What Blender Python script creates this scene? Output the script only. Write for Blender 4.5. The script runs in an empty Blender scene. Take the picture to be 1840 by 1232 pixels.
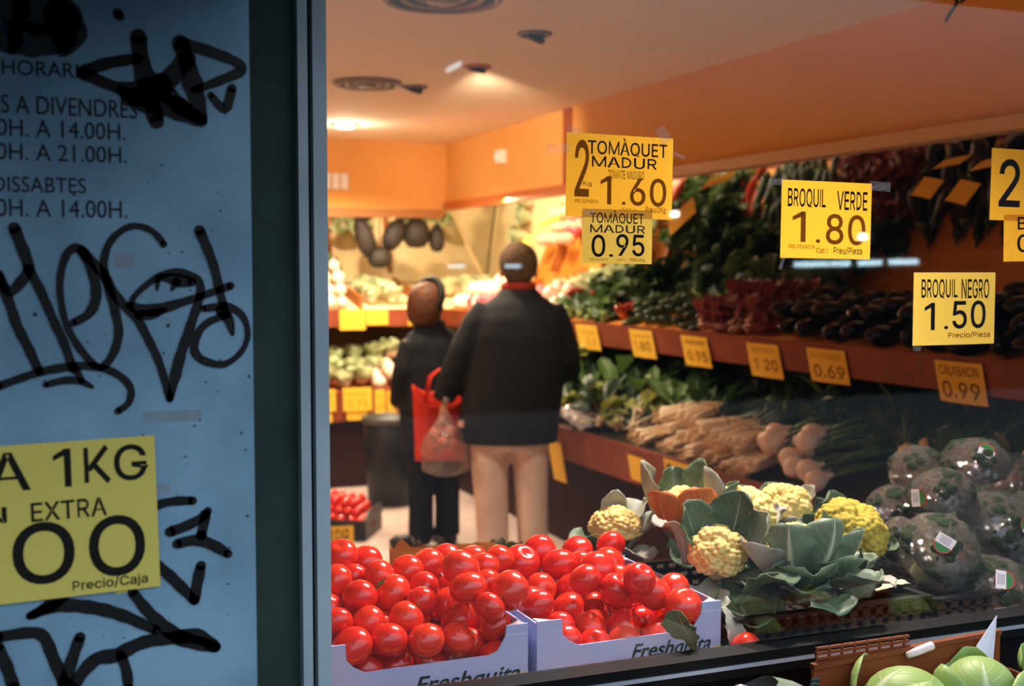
import bpy, bmesh, math, random
import numpy as np
from mathutils import Vector, Matrix, Euler

# ------------------------------------------------------------------ clear, camera, world, lights, exposure
scene = bpy.context.scene
COL = scene.collection
PI = math.pi
R = math.radians

scene.view_settings.view_transform = 'Standard'
scene.view_settings.look = 'None'
scene.view_settings.exposure = 0.0
scene.view_settings.gamma = 1.0
scene.view_settings.use_curve_mapping = False

cam_data = bpy.data.cameras.new('camera')
cam_data.sensor_width = 36.0
cam_data.lens = 43.04
cam_data.clip_start = 0.05
cam_data.dof.use_dof = True
cam_data.dof.focus_distance = 2.3
cam_data.dof.aperture_fstop = 3.5
camera = bpy.data.objects.new('camera', cam_data)
camera.location = (0.0, 0.0, 1.6)
camera.rotation_euler = (R(90 - 3.46), 0.0, R(-22.2))
COL.objects.link(camera)
scene.camera = camera

# dusk sky: blue overhead, darker towards the horizon
world = bpy.data.worlds.new('dusk_sky')
scene.world = world
world.use_nodes = True
wn, wl = world.node_tree.nodes, world.node_tree.links
wn.clear()
w_out = wn.new('ShaderNodeOutputWorld')
w_bg = wn.new('ShaderNodeBackground')
w_tc = wn.new('ShaderNodeTexCoord')
w_sep = wn.new('ShaderNodeSeparateXYZ')
w_ramp = wn.new('ShaderNodeValToRGB')
w_ramp.color_ramp.elements[0].position = 0.0
w_ramp.color_ramp.elements[0].color = (0.010, 0.018, 0.024, 1)
w_ramp.color_ramp.elements[0].position = 0.10
w_ramp.color_ramp.elements[1].position = 0.36
w_ramp.color_ramp.elements[1].color = (1.55, 1.78, 2.15, 1)
wl.new(w_tc.outputs['Generated'], w_sep.inputs[0])
wl.new(w_sep.outputs['Z'], w_ramp.inputs[0])
wl.new(w_ramp.outputs[0], w_bg.inputs['Color'])
w_bg.inputs['Strength'].default_value = 1.0
wl.new(w_bg.outputs[0], w_out.inputs['Surface'])

def add_light(name, kind, loc, energy, color, target=None, **kw):
    ld = bpy.data.lights.new(name, kind)
    ld.energy = energy
    ld.color = color
    for k, v in kw.items():
        setattr(ld, k, v)
    o = bpy.data.objects.new(name, ld)
    o.location = loc
    if target is not None:
        d = Vector(target) - Vector(loc)
        o.rotation_euler = d.to_track_quat('-Z', 'Y').to_euler()
    COL.objects.link(o)
    return o

WARM = (1.0, 0.64, 0.32)
WARMW = (1.0, 0.78, 0.56)
# spots over the window display (white-pink lamps)
add_light('display_spot_light', 'SPOT', (1.55, 2.75, 2.52), 170, (1.0, 0.84, 0.76), (1.05, 2.2, 0.95), spot_size=R(75), spot_blend=0.6, shadow_soft_size=0.06)
add_light('display_spot_light', 'SPOT', (2.05, 2.75, 2.52), 150, (1.0, 0.84, 0.78), (1.6, 2.35, 0.98), spot_size=R(75), spot_blend=0.6, shadow_soft_size=0.06)
# ceiling downlights along the aisle
add_light('aisle_downlight', 'SPOT', (2.05, 4.80, 2.53), 85, (1.0, 0.85, 0.70), (2.40, 6.1, 0.35), spot_size=R(75), spot_blend=0.8, shadow_soft_size=0.07)
add_light('aisle_downlight', 'SPOT', (2.05, 6.40, 2.53), 170, WARMW, (2.2, 6.3, 0.0), spot_size=R(130), spot_blend=0.7, shadow_soft_size=0.07)
add_light('aisle_downlight', 'SPOT', (2.13, 8.24, 2.50), 260, WARMW, (2.1, 8.2, 0.0), spot_size=R(150), spot_blend=0.5, shadow_soft_size=0.07)
add_light('aisle_downlight', 'SPOT', (0.4, 6.2, 2.53), 120, WARMW, (0.6, 6.2, 0.0), spot_size=R(140), spot_blend=0.6, shadow_soft_size=0.07)
add_light('bulkhead_spot', 'SPOT', (2.13, 5.67, 2.50), 200, WARMW, (3.2, 7.9, 2.28), spot_size=R(46), spot_blend=0.9, shadow_soft_size=0.05)
add_light('lamp_spill', 'POINT', (2.13, 8.24, 2.44), 9, (1.0, 0.9, 0.75), shadow_soft_size=0.05)
# fluorescent tubes tucked behind the lips of the bulkheads
add_light('back_hood_tube', 'AREA', (1.9, 9.42, 2.04), 240, (1.0, 0.83, 0.56), (1.9, 9.25, 1.0), shape='RECTANGLE', size=2.4, size_y=0.05)
add_light('right_hood_tube', 'AREA', (3.36, 7.9, 2.06), 130, (1.0, 0.83, 0.56), (3.2, 7.9, 1.0), shape='RECTANGLE', size=0.05, size_y=1.8)

# ------------------------------------------------------------------ materials
def lin(h):
    h = h.lstrip('#')
    out = []
    for i in (0, 2, 4):
        v = int(h[i:i+2], 16) / 255.0
        out.append(v / 12.92 if v <= 0.04045 else ((v + 0.055) / 1.055) ** 2.4)
    return tuple(out) + (1.0,)

MATS = {}
def mat(name, col, rough=0.6, spec=0.5, metal=0.0, col2=None, nscale=8.0, bump=0.0, bscale=60.0, coat=0.0, sub=0.0, trans=0.0, emit=None, estr=0.0):
    """Principled surface with an optional noise blend of two colours and a noise bump."""
    if name in MATS:
        return MATS[name]
    m = bpy.data.materials.new(name)
    m.use_nodes = True
    nt = m.node_tree
    b = nt.nodes['Principled BSDF']
    c1 = lin(col) if isinstance(col, str) else tuple(col) + (1.0,)
    b.inputs['Base Color'].default_value = c1
    b.inputs['Roughness'].default_value = rough
    b.inputs['Specular IOR Level'].default_value = spec
    b.inputs['Metallic'].default_value = metal
    if coat:
        b.inputs['Coat Weight'].default_value = coat
        b.inputs['Coat Roughness'].default_value = 0.08
    if sub:
        b.inputs['Subsurface Weight'].default_value = sub
        b.inputs['Subsurface Radius'].default_value = (0.012, 0.006, 0.003)
        b.inputs['Subsurface Scale'].default_value = 1.0
    tc = nt.nodes.new('ShaderNodeTexCoord')
    if col2 is not None:
        c2 = lin(col2) if isinstance(col2, str) else tuple(col2) + (1.0,)
        n = nt.nodes.new('ShaderNodeTexNoise')
        n.inputs['Scale'].default_value = nscale
        n.inputs['Detail'].default_value = 4.0
        r = nt.nodes.new('ShaderNodeValToRGB')
        r.color_ramp.elements[0].position = 0.35
        r.color_ramp.elements[1].position = 0.65
        r.color_ramp.elements[0].color = c1
        r.color_ramp.elements[1].color = c2
        nt.links.new(tc.outputs['Object'], n.inputs['Vector'])
        nt.links.new(n.outputs['Fac'], r.inputs['Fac'])
        nt.links.new(r.outputs['Color'], b.inputs['Base Color'])
    if bump:
        n2 = nt.nodes.new('ShaderNodeTexNoise')
        n2.inputs['Scale'].default_value = bscale
        n2.inputs['Detail'].default_value = 3.0
        bp = nt.nodes.new('ShaderNodeBump')
        bp.inputs['Strength'].default_value = bump
        bp.inputs['Distance'].default_value = 0.01
        nt.links.new(tc.outputs['Object'], n2.inputs['Vector'])
        nt.links.new(n2.outputs['Fac'], bp.inputs['Height'])
        nt.links.new(bp.outputs['Normal'], b.inputs['Normal'])
    if trans:
        out = nt.nodes['Material Output']
        tl = nt.nodes.new('ShaderNodeBsdfTranslucent')
        tl.inputs['Color'].default_value = c1
        mx = nt.nodes.new('ShaderNodeMixShader')
        mx.inputs[0].default_value = trans
        nt.links.new(b.outputs[0], mx.inputs[1])
        nt.links.new(tl.outputs[0], mx.inputs[2])
        nt.links.new(mx.outputs[0], out.inputs['Surface'])
    if emit is not None:
        b.inputs['Emission Color'].default_value = lin(emit)
        b.inputs['Emission Strength'].default_value = estr
    MATS[name] = m
    return m

def clear_mat(name, tint=(1, 1, 1), gloss=0.08, rough=0.02, body=0.0, bodycol=(0.6, 0.6, 0.6), bump=0.0, bscale=30.0, fres=True):
    """See-through sheet: transparent + fresnel reflection (+ a little milky body)."""
    if name in MATS:
        return MATS[name]
    m = bpy.data.materials.new(name)
    m.use_nodes = True
    nt = m.node_tree
    nt.nodes.clear()
    out = nt.nodes.new('ShaderNodeOutputMaterial')
    tr = nt.nodes.new('ShaderNodeBsdfTransparent')
    tr.inputs[0].default_value = tuple(tint) + (1,)
    gl = nt.nodes.new('ShaderNodeBsdfGlossy')
    gl.inputs['Roughness'].default_value = rough
    gl.inputs['Color'].default_value = (1, 1, 1, 1)
    mx = nt.nodes.new('ShaderNodeMixShader')
    base = tr
    if body:
        df = nt.nodes.new('ShaderNodeBsdfDiffuse')
        df.inputs[0].default_value = tuple(bodycol) + (1,)
        m0 = nt.nodes.new('ShaderNodeMixShader')
        m0.inputs[0].default_value = body
        nt.links.new(tr.outputs[0], m0.inputs[1])
        nt.links.new(df.outputs[0], m0.inputs[2])
        base = m0
    if fres:
        fr = nt.nodes.new('ShaderNodeFresnel')
        ge = nt.nodes.new('ShaderNodeNewGeometry')
        io = nt.nodes.new('ShaderNodeMath'); io.operation = 'MULTIPLY_ADD'
        io.inputs[1].default_value = 1/1.45 - 1.45; io.inputs[2].default_value = 1.45
        nt.links.new(ge.outputs['Backfacing'], io.inputs[0])
        nt.links.new(io.outputs[0], fr.inputs['IOR'])     # same reflectance on either face of the sheet
        nt.links.new(fr.outputs[0], mx.inputs[0])
    else:
        mx.inputs[0].default_value = gloss
    nt.links.new(base.outputs[0], mx.inputs[1])
    nt.links.new(gl.outputs[0], mx.inputs[2])
    if bump:
        tc = nt.nodes.new('ShaderNodeTexCoord')
        n2 = nt.nodes.new('ShaderNodeTexNoise')
        n2.inputs['Scale'].default_value = bscale
        n2.inputs['Detail'].default_value = 3.0
        n2.inputs['Distortion'].default_value = 1.5
        bp = nt.nodes.new('ShaderNodeBump')
        bp.inputs['Strength'].default_value = bump
        bp.inputs['Distance'].default_value = 0.02
        nt.links.new(tc.outputs['Object'], n2.inputs['Vector'])
        nt.links.new(n2.outputs['Fac'], bp.inputs['Height'])
        nt.links.new(bp.outputs['Normal'], gl.inputs['Normal'])
        if fres:
            nt.links.new(bp.outputs['Normal'], fr.inputs['Normal'])
    nt.links.new(mx.outputs[0], out.inputs['Surface'])
    MATS[name] = m
    return m

def leaf_mat(name, col, vein, col2=None, rough=0.5, trans=0.25, ribs=9.0, vw=0.05, tip=None):
    """Leaf: UV driven midrib and side veins, noise-blended blade, slightly translucent."""
    if name in MATS:
        return MATS[name]
    m = bpy.data.materials.new(name)
    m.use_nodes = True
    nt = m.node_tree
    N, L = nt.nodes, nt.links
    b = N['Principled BSDF']
    b.inputs['Roughness'].default_value = rough
    out = N['Material Output']
    uv = N.new('ShaderNodeUVMap')
    sp = N.new('ShaderNodeSeparateXYZ')
    L.new(uv.outputs[0], sp.inputs[0])
    def math_(op, a, bb=None, clamp=False):
        n = N.new('ShaderNodeMath'); n.operation = op; n.use_clamp = clamp
        for i, v in enumerate((a, bb)):
            if v is None: continue
            if isinstance(v, (int, float)): n.inputs[i].default_value = v
            else: L.new(v, n.inputs[i])
        return n.outputs[0]
    du = math_('ABSOLUTE', math_('SUBTRACT', sp.outputs['X'], 0.5))
    wid = math_('MULTIPLY', math_('SUBTRACT', 1.15, sp.outputs['Y']), vw)
    mid = math_('SUBTRACT', 1.0, math_('DIVIDE', du, wid), True)
    ph = math_('SUBTRACT', sp.outputs['Y'], math_('MULTIPLY', du, 0.7))
    sv = math_('ABSOLUTE', math_('SINE', math_('MULTIPLY', ph, ribs * PI)))
    sv = math_('SUBTRACT', 1.0, math_('MULTIPLY', sv, 7.0), True)
    veinf = math_('MAXIMUM', mid, math_('MULTIPLY', sv, 0.55))
    tc = N.new('ShaderNodeTexCoord')
    nz = N.new('ShaderNodeTexNoise'); nz.inputs['Scale'].default_value = 14.0; nz.inputs['Detail'].default_value = 5.0
    L.new(tc.outputs['Object'], nz.inputs['Vector'])
    rp = N.new('ShaderNodeValToRGB')
    rp.color_ramp.elements[0].position = 0.35; rp.color_ramp.elements[1].position = 0.68
    rp.color_ramp.elements[0].color = lin(col); rp.color_ramp.elements[1].color = lin(col2 or col)
    L.new(nz.outputs['Fac'], rp.inputs['Fac'])
    mx = N.new('ShaderNodeMixRGB')
    mx.inputs[2].default_value = lin(vein)
    L.new(veinf, mx.inputs[0]); L.new(rp.outputs[0], mx.inputs[1])
    L.new(mx.outputs[0], b.inputs['Base Color'])
    tl = N.new('ShaderNodeBsdfTranslucent')
    L.new(mx.outputs[0], tl.inputs['Color'])
    ms = N.new('ShaderNodeMixShader'); ms.inputs[0].default_value = trans
    L.new(b.outputs[0], ms.inputs[1]); L.new(tl.outputs[0], ms.inputs[2])
    L.new(ms.outputs[0], out.inputs['Surface'])
    bp = N.new('ShaderNodeBump'); bp.inputs['Strength'].default_value = 0.5; bp.inputs['Distance'].default_value = 0.004
    L.new(veinf, bp.inputs['Height']); L.new(bp.outputs[0], b.inputs['Normal'])
    MATS[name] = m
    return m

# ------------------------------------------------------------------ mesh helpers
class MB:
    def __init__(s):
        s.v = []; s.f = []; s.m = []; s.uv = []; s.smooth = []
    def add(s, verts, faces, mi=0, uvs=None, smooth=True):
        n = len(s.v)
        s.v.extend([tuple(p) for p in verts])
        s.uv.extend(uvs if uvs is not None else [(0.0, 0.0)] * len(verts))
        for f in faces:
            s.f.append(tuple(i + n for i in f)); s.m.append(mi); s.smooth.append(smooth)
        return s
    def box(s, x0, x1, y0, y1, z0, z1, mi=0):
        v = [(x0,y0,z0),(x1,y0,z0),(x1,y1,z0),(x0,y1,z0),(x0,y0,z1),(x1,y0,z1),(x1,y1,z1),(x0,y1,z1)]
        return s.add(v, [(0,3,2,1),(4,5,6,7),(0,1,5,4),(1,2,6,5),(2,3,7,6),(3,0,4,7)], mi, smooth=False)
    def prism(s, poly, d, mi=0, cap=True):
        """poly: 3-D polygon, extruded by vector d."""
        n = len(poly); d = Vector(d)
        v = [Vector(p) for p in poly] + [Vector(p) + d for p in poly]
        f = [(i, (i+1) % n, (i+1) % n + n, i + n) for i in range(n)]
        f += [tuple(range(n-1, -1, -1)), tuple(range(n, 2*n))]
        return s.add(v, f, mi, smooth=False)
    def tube(s, pts, rad, seg=10, mi=0, caps=True, flat=1.0, upv=None):
        pts = [Vector(p) for p in pts]
        if isinstance(rad, (int, float)): rad = [rad] * len(pts)
        verts = []; faces = []; uvs = []
        prev = None
        for i, p in enumerate(pts):
            a = pts[max(0, i-1)]; b = pts[min(len(pts)-1, i+1)]
            t = (b - a)
            t = t.normalized() if t.length > 1e-9 else Vector((0,0,1))
            if prev is None:
                u = Vector(upv) if upv else (Vector((0,0,1)) if abs(t.z) < 0.9 else Vector((0,1,0)))
            else:
                u = prev
            u = (u - t * u.dot(t))
            u = u.normalized() if u.length > 1e-6 else t.orthogonal().normalized()
            prev = u
            w = t.cross(u)
            for k in range(seg):
                a_ = 2*PI*k/seg
                verts.append(p + (u * math.cos(a_) * flat + w * math.sin(a_)) * rad[i])
                uvs.append((k/seg, i/max(1, len(pts)-1)))
        for i in range(len(pts)-1):
            for k in range(seg):
                k2 = (k+1) % seg
                faces.append((i*seg+k, i*seg+k2, (i+1)*seg+k2, (i+1)*seg+k))
        if caps:
            faces.append(tuple(range(seg-1, -1, -1)))
            faces.append(tuple(range((len(pts)-1)*seg, len(pts)*seg)))
        return s.add(verts, faces, mi, uvs)
    def lathe(s, prof, seg=20, mi=0, center=(0,0,0), rx=1.0, ry=1.0, close=True):
        """prof: (radius, z) from bottom to top."""
        cx, cy, cz = center
        verts = []; faces = []; uvs = []
        for i, (r, z) in enumerate(prof):
            for k in range(seg):
                a = 2*PI*k/seg
                verts.append((cx + r*rx*math.cos(a), cy + r*ry*math.sin(a), cz + z)); uvs.append((k/seg, i/max(1, len(prof)-1)))
        for i in range(len(prof)-1):
            for k in range(seg):
                k2 = (k+1) % seg
                faces.append((i*seg+k, i*seg+k2, (i+1)*seg+k2, (i+1)*seg+k))
        if close:
            faces.append(tuple(range(seg-1, -1, -1)))
            faces.append(tuple(range((len(prof)-1)*seg, len(prof)*seg)))
        return s.add(verts, faces, mi, uvs)
    def ball(s, c, r, seg=14, rings=9, mi=0, sc=(1,1,1)):
        prof = [(math.sin(PI*i/rings)*1.0, -math.cos(PI*i/rings)) for i in range(rings+1)]
        prof[0] = (0.02, -1); prof[-1] = (0.02, 1)
        cx, cy, cz = c
        n0 = len(s.v)
        s.lathe([(p[0], p[1]) for p in prof], seg, mi)
        for i in range(n0, len(s.v)):
            x, y, z = s.v[i]
            s.v[i] = (cx + x*r*sc[0], cy + y*r*sc[1], cz + z*r*sc[2])
        return s
    def grid(s, fn, nu, nv, mi=0):
        """fn(u, v) -> point; u, v in 0..1; uv map kept."""
        verts = []; uvs = []; faces = []
        for j in range(nv+1):
            for i in range(nu+1):
                u, v = i/nu, j/nv
                verts.append(tuple(fn(u, v))); uvs.append((u, v))
        for j in range(nv):
            for i in range(nu):
                a = j*(nu+1)+i
                faces.append((a, a+1, a+nu+2, a+nu+1))
        return s.add(verts, faces, mi, uvs)
    def merge(s, other, M=None, mi_off=0):
        vs = [tuple(M @ Vector(p)) for p in other.v] if M is not None else other.v
        n = len(s.v)
        s.v.extend(vs); s.uv.extend(other.uv)
        for f, mi, sm in zip(other.f, other.m, other.smooth):
            s.f.append(tuple(i+n for i in f)); s.m.append(mi+mi_off); s.smooth.append(sm)
        return s
    def xform(s, M):
        s.v = [tuple(M @ Vector(p)) for p in s.v]; return s
    def mesh(s, name):
        me = bpy.data.meshes.new(name)
        me.from_pydata(s.v, [], s.f)
        me.polygons.foreach_set('material_index', s.m)
        me.polygons.foreach_set('use_smooth', s.smooth)
        uvl = me.uv_layers.new(name='UVMap')
        idx = np.empty(len(me.loops), dtype=np.int32)
        me.loops.foreach_get('vertex_index', idx)
        uvl.data.foreach_set('uv', np.array(s.uv, dtype=np.float32)[idx].ravel())
        me.update()
        return me
    def build(s, name, mats, parent=None, loc=None, rot=None):
        me = s.mesh(name)
        return link(name, me, mats, parent, loc, rot)

def link(name, me, mats=None, parent=None, loc=None, rot=None):
    if mats is not None:
        if not isinstance(mats, (list, tuple)): mats = [mats]
        for m in mats: me.materials.append(m)
    o = bpy.data.objects.new(name, me)
    COL.objects.link(o)
    if parent is not None: o.parent = parent
    if loc is not None: o.location = loc
    if rot is not None: o.rotation_euler = rot
    return o

def tag(o, label, cat, group=None, kind=None):
    if label: o['label'] = label
    if cat: o['category'] = cat
    if group: o['group'] = group
    if kind: o['kind'] = kind
    return o

def thing(name, label, cat, loc=(0,0,0), rot=(0,0,0), group=None):
    o = bpy.data.objects.new(name, None)
    o.empty_display_size = 0.05
    COL.objects.link(o)
    o.location = loc; o.rotation_euler = rot
    return tag(o, label, cat, group)

def struct(o, label=None):
    o['kind'] = 'structure'
    if label: o['label'] = label
    return o

def dup(root, loc, rot=None, scale=None, label=None, group=None):
    r = root.copy(); COL.objects.link(r)
    r.location = loc
    if rot is not None: r.rotation_euler = rot
    if scale is not None: r.scale = (scale,)*3 if isinstance(scale, (int, float)) else scale
    if label: r['label'] = label
    if group: r['group'] = group
    for ch in list(root.children):
        c = ch.copy(); COL.objects.link(c); c.parent = r
        for g in list(ch.children):
            d = g.copy(); COL.objects.link(d); d.parent = c
    return r

def mod(o, kind, **kw):
    m = o.modifiers.new(kind.lower(), kind)
    for k, v in kw.items(): setattr(m, k, v)
    return m

ORD = 'first second third fourth fifth sixth seventh eighth ninth tenth eleventh twelfth thirteenth fourteenth fifteenth sixteenth seventeenth eighteenth nineteenth twentieth'.split()
ORD += ['twenty-' + o for o in ORD[:9]] + ['thirtieth'] + ['thirty-' + o for o in ORD[:9]]

# ------------------------------------------------------------------ lettering
_glyphs = {}
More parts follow.
